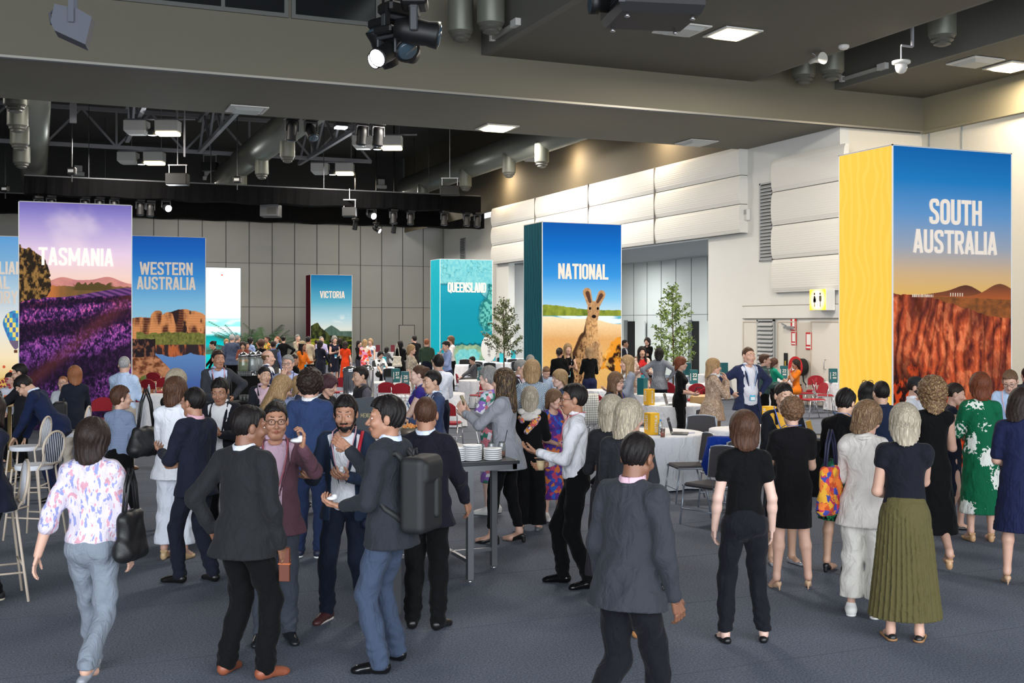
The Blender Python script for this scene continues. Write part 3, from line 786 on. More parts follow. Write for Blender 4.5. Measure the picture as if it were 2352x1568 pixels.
    if top:
        tt = top['t']; m = top['m']; kw = dict(top.get('kw', {}))
        if tt == 'jacket': garment('jacket', .017*s, 1.93, top.get('hem', .455), m, openw=top.get('open', -.01), lap=True, neck_cut='collar', flare=.012+.006*(build > 1), amp=.0042 if near else .003, **kw)
        elif tt == 'coat': garment('jacket', .020*s, 1.93, top.get('hem', .40), m, openw=top.get('open', .03), lap=True, neck_cut='collar', flare=.018, **kw)
        elif tt == 'shirt': garment('shirt', .010*s, top.get('sleeve', 1.93), top.get('hem', .535), m, neck_cut='collar', amp=.005, **kw); collar(m)
        elif tt == 'top': garment('top', .008*s, top.get('sleeve', .5), top.get('hem', .535), m, neck_cut=top.get('neck', 'crew'), **kw)
        elif tt == 'blouse': garment('blouse', .018*s, top.get('sleeve', 1.35), top.get('hem', .515), m, neck_cut=top.get('neck', 'crew'), amp=.006, cuff=1.5, k=.05, flare=.01, **kw)
        elif tt == 'dress': garment('dress', .008*s, top.get('sleeve', .3), top.get('hem', .27), m, neck_cut=top.get('neck', 'scoop'), hemr=top.get('r', .10), pleat=top.get('pleat', .006), amp=.002, **kw)
        elif tt == 'shirtvest':
            garment('shirt', .010*s, 1.93, .535, top['m2'], neck_cut='collar', amp=.004); collar(top['m2']); garment('vest', .018*s, 0, .50, m, neck_cut='collar', amp=.002)
    # ---- shoes
    sc = mat('shoe_leather', shoes[1], shoes[2] if len(shoes) > 2 else .35)
    for sd in (1, -1):
        hip, kn, an = Lg[sd]; yaw = math.radians(14*sd)
        lf = an[2]-az; u = s
        if style in ('oxford', 'sneaker'):
            P = [cap((0, .028, .045), (0, -.02, .045), .043, .044), cap((0, -.02, .048), (0, -.135, .024), .044, .036, (1, 1, 1.1)), ell((0, -.15, .018), (.036, .045, .028)), cap((0, .0, .06), (0, .0, .085), .040, .038)]
            if style == 'sneaker': P = [(p[0], p[1], p[2], p[3]*1.08, p[4]*1.08, p[5], p[6]) for p in P]
        elif style in ('pump', 'heel'):
            P = [cap((0, .035, .068), (0, .0, .050), .030, .030), cap((0, .0, .045), (0, -.09, .022), .026, .033, (1, 1, 1.3)), cap((0, -.09, .018), (0, -.165, .010), .030, .010, (1, 1, 1.5)), cap((0, .052, .06), (0, .056, .004), .013 if style == 'pump' else .022, .0055 if style == 'pump' else .020)]
        elif style == 'wedge':
            P = [cap((0, .04, .03), (0, -.13, .012), .030, .024, (1, 1, .9)), cap((0, .04, .055), (0, -.08, .02), .028, .026), cap((-.03, -.11, .03), (.03, -.11, .03), .016, .016), cap((-.025, .03, .085), (.025, .03, .085), .012, .012)]
        else:
            P = [cap((0, .035, .022), (0, -.02, .018), .033, .032), cap((0, -.02, .018), (0, -.15, .012), .034, .024, (1, 1, 1.3))]
            if style == 'sandal': P += [cap((-.03, -.105, .028), (.03, -.105, .028), .014, .014), cap((-.03, .02, .055), (.03, .02, .055), .010, .010)]
        P = scaled(P, u); f0 = field(P, .014*u)
        open_ = scaled([ell((0, -.005, .085), (.029, .055, .032))], u)[0]
        def f(Q):
            d = np.maximum(f0(Q), -Q[:, 2]+.001)
            if style in ('pump', 'flat', 'heel'): d = np.maximum(d, -_pd(open_, Q))
            return d
        V, Fc = nets(f, *box_of(P, .006), min(max(z*.0008, .006), .018))
        if len(V) == 0: continue
        R = rotz(yaw)
        off = np.array([an[0], an[1], lf])
        if lf > .02: R = R @ rotx(-.5)
        V = V@R.T + off; V[:, 2] = np.maximum(V[:, 2], .001)
        np_mesh('shoe', [(V, Fc)], sc, root)
        if style == 'sneaker' or len(shoes) > 3:
            so = scaled([cap((0, .03, .012), (0, -.14, .010), .041, .037, (1, 1, 2.2))], u); g0 = field(so)
            V, Fc = nets(lambda Q: np.maximum(g0(Q), -Q[:, 2]), *box_of(so, .006), min(max(z*.0008, .006), .018))
            if len(V):
                V = V@R.T+off; V[:, 2] = np.maximum(V[:, 2], 0.0)
                np_mesh('shoe_sole', [(V, Fc)], mat('shoe_sole', shoes[3] if len(shoes) > 3 else (225, 224, 220), .6), root)
    # ---- lanyard
    if lanyard or badge:
        lm = mat('lanyard_ribbon', lanyard or (40, 90, 150), .6)
        e = .030 if top and top['t'] in ('jacket', 'coat') else .018
        if top and top['t'] in ('jacket', 'coat') and top.get('open', -.01) < 0: e = .03
        dd = -(cw*dr*h+e*s); bb = (.05*h if (build > 1.1 and not fem) else 0)
        bz = .60
        L_ = [T(0, .05, .862), T(.040, .025, .865), T(.052, -.035, .845), T(.046, 0, .79)+Rl@np.array([0, dd*.93, 0], np.float32), T(.032, 0, .72)+Rl@np.array([0, dd-(.030*h if fem else 0)-.003, 0], np.float32), T(.004, 0, bz+.03)+Rl@np.array([0, dd-bb*.3, 0], np.float32)]
        mb = MB()
        for sd in (1, -1):
            q = [np.array([(p-pel)@Rl]).ravel()*np.array([sd, 1, 1]) for p in L_]
            q = [pel+Rl@v.astype(np.float32) for v in q]
            for i in range(len(q)-1):
                mb.bar(q[i], q[i+1], .009*s, .003)
        if lanyard: mb.build('lanyard', lm, root)
        if badge:
            c = T(0, 0, bz-.02)+Rl@np.array([0, dd-.016, 0], np.float32)
            b2 = MB(); b2.box(c[0]-.045, c[1]-.004, c[2]-.07, c[0]+.045, c[1]+.004, c[2]+.06, .004); b2.cur = 1
            b2.box(c[0]-.036, c[1]-.0055, c[2]-.06, c[0]+.036, c[1]-.003, c[2]-.01); b2.build('name_badge', [mat('badge_card', badge, .4), mat('badge_label', (230, 236, 238), .5)], root)
    bpy.context.view_layer.update()
    info = dict(root=root, A=A, T=T, hc=hc, Hr=Hr, h=h, s=s, Rl=Rl, pel=pel, X=X, Y=Y, rz=rz, Lg=Lg)
    def w(p):                                           # local point -> room coordinates
        c, s_ = math.cos(rz), math.sin(rz); return Vector((X+p[0]*c-p[1]*s_, Y+p[0]*s_+p[1]*c, p[2]))
    info['w'] = w
    return info
# ------------------------------------------------------------------ the hall
M_FLOOR = bpy.data.materials.new('carpet'); M_FLOOR.use_nodes = True
def _carpet():
    nt = M_FLOOR.node_tree; N = nt.nodes; L = nt.links; b = N['Principled BSDF']; b.inputs['Roughness'].default_value = .95
    b.inputs['Specular IOR Level'].default_value = .12
    tc = N.new('ShaderNodeTexCoord')
    n1 = N.new('ShaderNodeTexNoise'); n1.inputs['Scale'].default_value = 70; n1.inputs['Detail'].default_value = 6; n1.inputs['Roughness'].default_value = .75
    n2 = N.new('ShaderNodeTexNoise'); n2.inputs['Scale'].default_value = .8; n2.inputs['Detail'].default_value = 3
    L.new(tc.outputs['Object'], n1.inputs['Vector']); L.new(tc.outputs['Object'], n2.inputs['Vector'])
    r = N.new('ShaderNodeValToRGB'); r.color_ramp.elements[0].position = .34; r.color_ramp.elements[0].color = srgb(70, 76, 88)
    r.color_ramp.elements[1].position = .68; r.color_ramp.elements[1].color = srgb(146, 154, 170)
    L.new(n1.outputs['Fac'], r.inputs[0])
    mx = N.new('ShaderNodeMix'); mx.data_type = 'RGBA'; mx.blend_type = 'MULTIPLY'; mx.inputs[0].default_value = .35
    L.new(r.outputs[0], mx.inputs[6]); L.new(n2.outputs['Fac'], mx.inputs[7]); L.new(mx.outputs[2], b.inputs['Base Color'])
    bp = N.new('ShaderNodeBump'); bp.inputs['Strength'].default_value = .5; bp.inputs['Distance'].default_value = .01
    L.new(n1.outputs['Fac'], bp.inputs['Height']); L.new(bp.outputs['Normal'], b.inputs['Normal'])
_carpet()
WHITE_W = mat('white_wall_paint', (226, 226, 222), .7, var=.03, vscale=1.2)
GREY_P = mat('grey_wall_panel', (150, 150, 145), .6, var=.04, vscale=.7)
PALE_P = mat('pale_wall_panel', (205, 210, 206), .6, var=.03, vscale=.7)
CEIL_M = mat('dark_ceiling_paint', (88, 86, 76), .75, var=.05, vscale=.6)
CEIL_D = mat('plenum_paint', (62, 64, 60), .85)
CEIL_B = mat('bulkhead_paint', (108, 104, 90), .7, var=.06, vscale=.5)
BLACK = mat('black_void', (8, 8, 9), .9)
SEAM = mat('panel_seam', (60, 62, 62), .8)
STEEL = mat('grey_steel', (150, 150, 156), .5, .3)
TRIMM = mat('beam_trim', (150, 148, 140), .4, .4)
def st(name, mb, m, parent=None):
    o = mb.build(name, m, parent)
    if parent is None: o['kind'] = 'structure'
    return o
YB, XR, XR2, YF, XP = 64.0, 19.8, 22.3, 24.45, 22.5
st('floor', MB().box(-26, -9, -.2, 30, YB+1, 0), M_FLOOR)
# carpet tile joints
jt = MB()
for i in range(-10, 40): jt.box(-20, i*1.6, 0, 22, i*1.6+.006, .0012)
st('trim_1', jt, mat('carpet_joint', (66, 71, 80), .95))
# back wall: operable panels up to 7.93, plenum wall above
w = MB(); w.box(-26, YB, 0, XR2, YB+.3, 7.93); wb = st('wall_back', w, GREY_P)
sm = MB(); i = 0; x = XR2
while x > -26:
    sm.box(x-.02, YB-.012, 0, x+.02, YB+.01, 7.93); x -= 1.275
for z in (2.3+ (743-706.6)*64.5/2600 - .05, 5.6): sm.box(-26, YB-.008, z, XR2, YB+.01, z+.02)
sm.build('panel_joint', SEAM, wb)
st('wall_back_upper', MB().box(-26, YB-.25, 7.93, XR+3, YB+.3, 12.4), CEIL_D)
# small service door in the back wall
d = MB(); d.box(19.55, YB-.03, 0, 20.45, YB-.005, 2.12); dr = st('door_1', d, mat('door_panel_grey', (158, 156, 150), .6))
MB().box(19.52, YB-.04, 0, 19.55, YB, 2.15).box(20.45, YB-.04, 0, 20.48, YB, 2.15).box(19.52, YB-.04, 2.12, 20.48, YB, 2.15).build('door_frame', SEAM, dr)
MB().box(19.62, YB-.06, 1.02, 19.72, YB-.03, 1.22).build('lock_plate', mat('lock_dark', (50, 50, 50), .4), dr)
# recess wall at the far right, with louvres
st('wall_right_far', MB().box(XR2, 49.2, 0, XR2+.3, YB, 7.93).box(XR+.05, 49.2, 0, XR2+.3, 49.4, 11), WHITE_W)
def louvre(name, x, y0, y1, z0, z1, label, n=20):
    f = MB(); f.box(x-.05, y0, z0, x, y0+.05, z1).box(x-.05, y1-.05, z0, x, y1, z1).box(x-.05, y0, z0, x, y1, z0+.05).box(x-.05, y0, z1-.05, x, y1, z1)
    f.box(x-.012, y0, z0, x-.004, y1, z1)
    r = empty(name, (0, 0, 0), 0, label, 'vent')
    f2 = f.build('vent_frame', mat('louvre_grey', (165, 168, 170), .5), r)
    MB().box(x-.014, y0+.05, z0+.05, x-.012, y1-.05, z1-.05).build('vent_backing', BLACK, r)
    b = MB(); st_ = (z1-z0-.1)/n
    for i in range(n):
        z = z0+.05+st_*i; b.add([(x-.075, y0+.05, z+.1*st_), (x-.075, y1-.05, z+.1*st_), (x-.015, y1-.05, z+st_*.75), (x-.015, y0+.05, z+st_*.75), (x-.075, y0+.05, z-.02), (x-.075, y1-.05, z-.02), (x-.015, y1-.05, z+st_*.6), (x-.015, y0+.05, z+st_*.6)],
                                [(0,1,2,3),(7,6,5,4),(0,4,5,1),(3,2,6,7),(0,3,7,4),(1,5,6,2)])
    b.build('louvre_blade', mat('louvre_grey', (165, 168, 170), .5), r)
louvre('wall_louvre', XR2, 60.2, 61.0, 5.2, 7.1, 'narrow dark louvre above the turquoise tower, nearer the back wall')
louvre('wall_louvre', XR2, 50.5, 51.6, 5.0, 7.2, 'dark louvre beside the end of the white curved wall panels')
# right wall (white) in two piers and an opening
def yat(px, X=XR):
    r = (px-CX)/FPX; return X*(FWD[1]+RGT[1]*r)/(FWD[0]+RGT[0]*r)
yo0, yo1 = yat(1627), yat(1428)          # opening seen right of the kangaroo tower
yo2, yo3 = yat(1203), yat(1165)
R_ = MB()
R_.box(XR, 24.6, 0, XR+.3, yo0, 11.2)
R_.box(XR, yat(1168), 0, XR+.3, 49.3, 11.2)
R_.box(XR, yo0, 5.0, XR+.3, yat(1168), 11.2)
ya, yb_ = yat(1712), yat(1925)
wr_ = st('wall_right', R_, WHITE_W)
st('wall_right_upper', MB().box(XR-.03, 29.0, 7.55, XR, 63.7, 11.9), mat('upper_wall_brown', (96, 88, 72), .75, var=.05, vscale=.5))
# ceiling of the side bay and its far panel wall
XQ = XR+5.5
st('ceiling_side', MB().box(XR+.3, yo0-4, 5.0, XQ+.3, 50, 5.2), mat('side_soffit', (150, 152, 152), .7))
pw = st('wall_side', MB().box(XQ, yo0-4, 0, XQ+.2, 50, 5.0).box(XR+.3, yo0-4.2, 0, XQ, yo0-4, 5.2).box(XR+.3, 49.6, 0, XQ, 50, 5.0), PALE_P)
s2 = MB(); y = 26
while y < 50: s2.box(XQ-.01, y, 0, XQ+.01, y+.02, 5.0); y += 1.25
s2.box(XQ-.008, 24, 2.62, XQ, 50, 2.635); s2.build('panel_joint', SEAM, pw)
def yq(px): return yat(px, XQ)
for k, (p0, p1) in enumerate(((1465, 1443), (1613, 1591))):
    o = st('door_%d' % (k+2), MB().box(XQ-.04, yq(p0), 0, XQ-.02, yq(p1), 2.35), BLACK)
    MB().box(XQ-.10, yq(p1), 0, XQ-.02, yq(p1-6), 2.4).build('door_frame', mat('door_alu', (120, 124, 124), .5), o)
    MB().box(XQ-.16, yq(p0)-.9, 0, XQ-.10, yq(p0)-.02, 2.35).build('door_leaf', PALE_P, o)
# beam soffit, bulkhead face, near ceiling with coffers
bm = MB(); bm.box(-26, YF, 7.54, XR+2.7, 29.0, 12.2); st('beam_1', bm, CEIL_B)
tr = MB(); tr.box(-26, YF-.04, 7.52, XR+2.7, YF+.02, 7.57); st('trim_2', tr, TRIMM)
sl = MB(); sl.box(-26, YF-.02, 7.50, XR+2.6, YF+.02, 7.52); st('trim_3', sl, mat('track_slot', (40, 44, 50), .5))
ZC = 8.48
c = MB(); c.box(9.64, -9, ZC, 16.8, YF, ZC+.2); c.box(19.6, -9, ZC, XP+6, YF, ZC+.2)
st('ceiling_near', c, CEIL_M)
fs = MB(); fs.box(9.44, -9, ZC, 9.64, YF, 12.2).box(16.8, -9, ZC, 16.9, YF, 10.2).box(19.5, -9, ZC, 19.6, YF, 10.2); st('wall_coffer', fs, mat('coffer_paint', (98, 98, 92), .8))
st('ceiling_coffer', MB().box(-26, -9, 12.2, 9.64, YF, 12.4).box(16.8, -9, 10.2, 19.6, YF, 10.4), CEIL_D)
st('ceiling_high', MB().box(-26, 29.0, 11.9, XR+3, YB+.3, 12.2), CEIL_D)
bh = MB(); bh.box(XP, 13.2, 7.54, XP+.3, YF, ZC).box(XP+.0, 13.2, 7.54, XP+5, 13.4, ZC); bh.box(XP-.04, 13.2, 7.50, XP+.1, YF, 7.56); st('beam_2', bh, mat('bulkhead_side', (132, 126, 104), .7))
# return wall and operable wall at the right
st('wall_return', MB().box(XR+.3, 24.6, 0, XP+.3, 24.9, 7.6), mat('warm_lit_wall', (228, 222, 208), .7))  # warm lamplight on the return wall is put into its base colour
ow = st('wall_right_near', MB().box(XP+.1, -9, 0, XP+.3, 24.6, 7.6), mat('operable_panel', (206, 202, 190), .6, var=.03))
o2 = MB(); y = 24.2
for y in (24.3, 23.1, 20.6, 19.9, 17.6, 15.3, 13.0, 10.7, 8.4): o2.box(XP+.07, y, 0, XP+.11, y+.03, 7.5)
for z in (2.9, 5.2): o2.box(XP+.08, -9, z, XP+.11, 19.8, z+.03)
o2.build('panel_joint', mat('panel_joint_grey', (140, 146, 148), .6), ow)
st('wall_left', MB().box(-26.2, -9, 0, -26, YB, 12.2), GREY_P)
# control room windows in the bulkhead over the beam
for k, (p0, p1) in enumerate(((235, 652), (678, 862))):
    def xb(px): 
        r = (px-CX)/FPX; return YF*(FWD[0]+RGT[0]*r)/(FWD[1]+RGT[1]*r)
    x0, x1 = xb(p0), xb(p1)
    z0 = 8.96
    wn = MB(); wn.box(x0, YF-.03, z0, x1, YF-.015, z0+1.5); o = st('window_%d' % (k+1), wn, mat('dark_glass', (26, 28, 30), .12))
    f = MB(); f.box(x0-.09, YF-.06, z0-.09, x1+.09, YF, z0).box(x0-.09, YF-.06, z0+1.5, x1+.09, YF, z0+1.6).box(x0-.09, YF-.06, z0, x0, YF, z0+1.5).box(x1, YF-.06, z0, x1+.09, YF, z0+1.5)
    if k == 0: f.box((x0*.35+x1*.65)-.04, YF-.05, z0, (x0*.35+x1*.65)+.04, YF, z0+1.5)
    f.build('window_frame', mat('window_frame_grey', (92, 94, 90), .5), o)
# curved acoustic panels on the right wall
AC = bpy.data.materials.new('ribbed_panel'); AC.use_nodes = True
def _ac():
    nt = AC.node_tree; N = nt.nodes; L = nt.links; b = N['Principled BSDF']; b.inputs['Base Color'].default_value = srgb(228, 226, 220); b.inputs['Roughness'].default_value = .7
    tc = N.new('ShaderNodeTexCoord'); wv = N.new('ShaderNodeTexWave'); wv.bands_direction = 'Z'; wv.inputs['Scale'].default_value = 5
    L.new(tc.outputs['Object'], wv.inputs['Vector']); bp = N.new('ShaderNodeBump'); bp.inputs['Strength'].default_value = .14; bp.inputs['Distance'].default_value = .02
    L.new(wv.outputs['Color'], bp.inputs['Height']); L.new(bp.outputs['Normal'], b.inputs['Normal'])
_ac()
def wavy_panel(y0, y1, z0, z1, x, label, dep=.28, nrow=4, cat='panel', amp=.05):
    r = empty('acoustic_panel', (0, 0, 0), 0, label, cat)
    hh = (z1-z0)/nrow
    for i in range(nrow):
        a = z0+hh*i+.012; b = z0+hh*(i+1)-.012; rings = []
        for j in range(9):
            t = j/8; zz = a+(b-a)*t; o = dep + amp*math.sin(math.pi*t) - (.03 if j in (0, 8) else 0)
            rings.append([(x, y0, zz), (x-o, y0, zz), (x-o, y1, zz), (x, y1, zz)])
        m = MB(); m.loft(rings, True, False); m.build('panel_course', AC, r)
    g = MB(); g.box(x-dep+.06, y0+.02, z0+.01, x, y1-.02, z1-.01)
    n = max(1, int(round((y1-y0)/5.3)))
    for k in range(1, n): 
        yy = y0+(y1-y0)*k/n
        g.box(x-dep-amp-.012, yy-.012, z0, x-dep, yy+.012, z1)
    g.build('panel_joint', mat('joint_grey', (120, 118, 112), .8), r)  # even grey for the groove backing and upright joints
    return r
wavy_panel(yat(1698, XR-.3), 49.2, 5.0, 7.62, XR, 'long band of curved white ribbed acoustic panels high on the right wall', nrow=3)
y0 = yat(1950); wavy_panel(y0, yat(1782), 3.15, 7.05, XR, 'ribbed white acoustic panels on the wall left of the yellow-sided tower', dep=.14, nrow=4, amp=.04)
louvre('wall_louvre', XR, yat(1779), yat(1747), 4.10, 6.42, 'tall grey louvre beside the ribbed panels, right of the curved white band', 22)
# service niche below: frieze, doors, louvre, hose reel
nf = MB(); nf.box(XR-.06, yat(1960), 2.42, XR, yat(1713), 2.78); st('trim_4', nf, WHITE_W)
nf = MB(); nf.box(XR-.05, yat(1960), 2.78, XR, yat(1708), 2.80).box(XR-.05, yat(1960), 2.40, XR, yat(1708), 2.42); st('trim_5', nf, mat('shadow_line', (130, 124, 112), .8))
louvre('wall_louvre', XR-.03, yat(1782), yat(1743), .2, 2.38, 'grey louvred vent at floor level below the frieze, left of the white door', 17)
DW = mat('door_white', (224, 219, 210), .55)
def walldoor(n, p0, p1, zt=2.3, handle=None):
    a, b = yat(p1), yat(p0)
    o = st('door_%d' % n, MB().box(XR-.03, a, .02, XR-.005, b, zt), DW)
    f = MB(); f.box(XR-.045, a-.03, 0, XR, a, zt+.03).box(XR-.045, b, 0, XR, b+.03, zt+.03).box(XR-.045, a, zt, XR, b, zt+.03); f.build('door_frame', mat('door_frame_beige', (196, 184, 168), .6), o)
    return o, a, b
walldoor(4, 1710, 1741)
o, a, b = walldoor(5, 1790, 1829)
MB().box(XR-.12, b-.75, 2.12, XR-.03, b-.35, 2.19).bar((XR-.1, b-.45, 2.2), (XR-.03, b-.15, 2.27), .03).build('door_closer', mat('alu', (170, 172, 175), .35, .7), o)
MB().box(XR-.05, a+.35, .98, XR-.03, a+.52, 1.42).build('push_plate', mat('plate_black', (14, 13, 12), .4), o)
MB().box(XR-.055, a+.42, 1.04, XR-.05, a+.47, 1.2).build('gold_lettering', mat('gold', (190, 160, 50), .4), o)
o, a, b = walldoor(6, 1866, 1960)
sp_ = MB(); 
MB().tube([(XR-.03, a+.0+1.1, 1.02), (XR-.09, a+1.1, 1.02), (XR-.09, a+1.1, 1.28), (XR-.03, a+1.1, 1.28)], .012).build('door_handle', mat('alu', (170, 172, 175), .35, .7), o)
# open hose cupboard
a, b = yat(1863), yat(1832)
nic = MB(); nic.box(XR-.02, a, .0, XR-.01, b, 2.3); st('trim_6', nic, mat('cupboard_inside', (205, 198, 186), .7))
# toilet sign light box
yT = yat(1906); 
r = empty('toilet_sign', (XR-.25, yT, 0), 0, 'lit yellow sign with woman and man pictograms on the white wall', 'sign')
MB().box(-.15, -.35, 2.62, .15, .35, 3.20, .01).build('sign_box', mat('alu_white', (225, 225, 220), .4), r)
SY = bpy.data.materials.new('lit_yellow'); SY.use_nodes = True
def _sy():
    nt = SY.node_tree; N = nt.nodes; L = nt.links; b = N['Principled BSDF']
    tc = N.new('ShaderNodeTexCoord'); sp = N.new('ShaderNodeVectorMath'); sp.operation = 'DISTANCE'; sp.inputs[1].default_value = (-.155, 0, 2.91)
    L.new(tc.outputs['Object'], sp.inputs[0]); r = N.new('ShaderNodeValToRGB')
    r.color_ramp.elements[0].position = .12; r.color_ramp.elements[0].color = srgb(255, 252, 225); r.color_ramp.elements[1].position = .36; r.color_ramp.elements[1].color = srgb(250, 205, 40)
    L.new(sp.outputs['Value'], r.inputs[0]); L.new(r.outputs[0], b.inputs['Base Color']); L.new(r.outputs[0], b.inputs['Emission Color']); b.inputs['Emission Strength'].default_value = .75
_sy()
MB().box(-.158, -.34, 2.63, -.150, .34, 3.19).build('sign_face', SY, r)
pg = MB(); BR = mat('pictogram_brown', (60, 44, 8), .5)
for sg in (1, -1):
    y = .12*sg
    pg.lathe([(.0, .055), (.022, .04), (.022, .0), (.0, -.015)], (-.162, y, 3.05), 10)
    if sg == 1: pg.add([(-.162, y-.02, 3.02), (-.162, y+.02, 3.02), (-.162, y+.06, 2.84), (-.162, y-.06, 2.84)], [(0,1,2,3),(3,2,1,0)]); 
    else: pg.box(-.163, y-.035, 2.86, -.160, y+.035, 3.02)
    pg.box(-.163, y-.022, 2.72, -.160, y-.006, 2.86).box(-.163, y+.006, 2.72, -.160, y+.022, 2.86).box(-.163, y-.06, 2.88, -.160, y-.045, 3.01).box(-.163, y+.045, 2.88, -.160, y+.06, 3.01)
pg.box(-.163, -.004, 2.75, -.160, .004, 3.08)
pg.build('pictogram', BR, r)
# fire signs and hose reel
RED = mat('fire_red', (196, 22, 32), .4); WHT = mat('sign_white', (236, 236, 232), .5)
def flat_sign(name, y, z, w, h, label, inner):
    r = empty(name, (XR-.04, y, z), 0, label, 'sign')
    MB().box(0, -w/2, -h/2, .01, w/2, h/2).build('sign_plate', RED, r)
    m = MB(); m.box(-.004, -w*inner/2, -h*.22, 0, w*inner/2, h*.40); m.box(-.004, -w*.4, -h*.42, 0, w*.4, -h*.32); m.build('sign_mark', WHT, r)
flat_sign('fire_sign', yat(1825), 2.26, .26, .40, 'red and white fire extinguisher sign at the top of the door', .38)
flat_sign('fire_sign', yat(1826), 1.84, .24, .38, 'smaller red sign with white drawing just under the extinguisher sign', .62)
flat_sign('hose_sign', yat(1860), 1.78, .26, .48, 'red hose reel sign above the reel in the cupboard', .7)
r = empty('fire_hose_reel', (XR-.02, yat(1850), 0), 0, 'red fire hose reel with white disc on the cupboard wall', 'hose reel')
def disc(mb, x0, x1, y, z, rad, n=28): mb.loft([[(x, y+q*math.cos(2*math.pi*j/n), z+q*math.sin(2*math.pi*j/n)) for j in range(n)] for x, q in ((x0, rad), (x1, rad))], True)
m = MB(); disc(m, -.30, -.34, 0, 0, .30); o = m.build('reel_disc', RED, r); o.location = (0, 0, 1.05)
m = MB(); disc(m, -.30, -.05, .0, 0, .24); o = m.build('hose_coil', mat('hose_black', (20, 20, 20), .6), r); o.location = (0, 0, 1.05)
m = MB(); disc(m, -.345, -.34, 0, 0, .14); o = m.build('reel_label', WHT, r); o.location = (0, 0, 1.05)
MB().tube([(-.1, -.05, .82), (-.14, -.12, .66), (-.12, -.22, .56), (-.12, -.24, .46)], .02).build('hose_tail', mat('hose_black', (20, 20, 20), .6), r)
r = empty('fire_extinguisher', (XR-.25, yat(1853), 0), 0, 'red fire extinguisher standing below the hose reel', 'extinguisher')
MB().lathe([(.0, 0), (.085, 0), (.09, .04), (.09, .42), (.05, .50), (.03, .53), (0, .53)]).build('cylinder_body', RED, r)
MB().box(-.02, -.07, .53, .02, .06, .58).tube([(0, .05, .55), (0, .14, .48), (0, .12, .2)], .012).build('valve_hose', mat('hose_black', (20, 20, 20), .6), r)
r = empty('wall_speaker', (XR-.06, yat(1720), 5.55), 0, 'small white speaker on the white wall between curved band and louvre', 'speaker')
MB().box(-.08, -.10, -.17, .05, .10, .17, .02).build('speaker_body', WHITE_W, r); MB().box(-.085, -.08, .0, -.08, .08, .14).build('speaker_grille', mat('grille', (180, 180, 176), .7), r)
# ---- ducts
GALV = bpy.data.materials.new('galvanised_duct'); GALV.use_nodes = True
def _galv():
    nt = GALV.node_tree; N = nt.nodes; L = nt.links; b = N['Principled BSDF']; b.inputs['Base Color'].default_value = srgb(120, 122, 114); b.inputs['Roughness'].default_value = .38; b.inputs['Metallic'].default_value = .55
    tc = N.new('ShaderNodeTexCoord'); wv = N.new('ShaderNodeTexWave'); wv.bands_direction = 'Y'; wv.inputs['Scale'].default_value = 2.4; wv.wave_profile = 'SAW'
    L.new(tc.outputs['Object'], wv.inputs['Vector']); bp = N.new('ShaderNodeBump'); bp.inputs['Strength'].default_value = .35; bp.inputs['Distance'].default_value = .03
    L.new(wv.outputs['Color'], bp.inputs['Height']); L.new(bp.outputs['Normal'], b.inputs['Normal'])
_galv()
def diffuser(x, y, z, r, label, hh=.75):
    o = empty('air_diffuser', (x, y, z), 0, label, 'diffuser')
    MB().lathe([(r, hh), (r, 0), (r*.97, -.02)], n=20, cap=False).lathe([(r*.96, .3), (r*.96, .29), (0, .29)], n=20).build('diffuser_drum', mat('diffuser_paint', (118, 120, 110), .45, .3), o)
    MB().lathe([(r*.95, -.02), (r*.8, -.08), (r*.82, -.12), (r*.6, -.16), (r*.62, -.20), (r*.3, -.24), (0, -.24)], n=20, smooth=False).build('diffuser_cone', mat('diffuser_ring', (84, 84, 78), .5), o)
    return o
def duct(x, y0, y1, z, r, label, dif, dx=0):
    o = empty('ventilation_duct', (0, 0, 0), 0, label, 'duct')
    n = 28
    MB().loft([[(x+q*math.cos(2*math.pi*j/n), y, z+q*math.sin(2*math.pi*j/n)) for j in range(n)] for y, q in ((y0, r), (y1-.5, r), (y1-.15, r*.85), (y1, r*.5))], True, True).build('duct_pipe', GALV, o)
    return o
D2 = ((8.55, 'sloping down from under the beam at the centre left'), )
duct(-.25, 29.2, 62, 9.6, .62, 'large round duct at the far left ceiling', ())
duct(8.5, 29.2, 60.0, 9.55, .60, 'large round duct over the middle of the hall, left of the black pelmet end', ())
duct(18.2, 29.2, 58.5, 9.5, .58, 'large round spiral duct running beside the right upper wall', ())
for k, y in enumerate((31.6, 34.6, 38.2, 42.2, 47.0)):
    diffuser(-.62, y, 8.4, .31, ('first', 'second', 'third', 'fourth', 'fifth')[k]+' cylindrical diffuser from the beam, hung under the far left duct', .9)
for k, (px, z) in enumerate(((660, 42), (624, 47), (592, 52), (565, 57.5))):
    X, Y = pix(px, z); diffuser(8.5, Y, 8.45, .28, ('first', 'second', 'third', 'fourth')[k]+' cylindrical diffuser from the beam, under the middle duct')
for k, (px, z) in enumerate(((1287, 44), (1203, 47), (1130, 52), (1060, 58))):
    X, Y = pix(px, z); diffuser(17.9, Y, 8.5, .28, ('first', 'second', 'third', 'fourth')[k]+' cylindrical diffuser from the beam, under the right spiral duct')
duct(8.0, 2, YF-.1, 10.4, .60, 'spiral duct at the top of the picture, beside the hanging stage lights', ())
diffuser(8.95, 22.6, 8.72, .30, 'larger of the two grey diffusers left of the white batten light'); diffuser(8.55, 23.4, 8.70, .28, 'further grey diffuser left of the white batten light')
duct(18.3, 2, YF-.1, 9.7, .50, 'spiral duct in the slot of the near ceiling at top right', ())
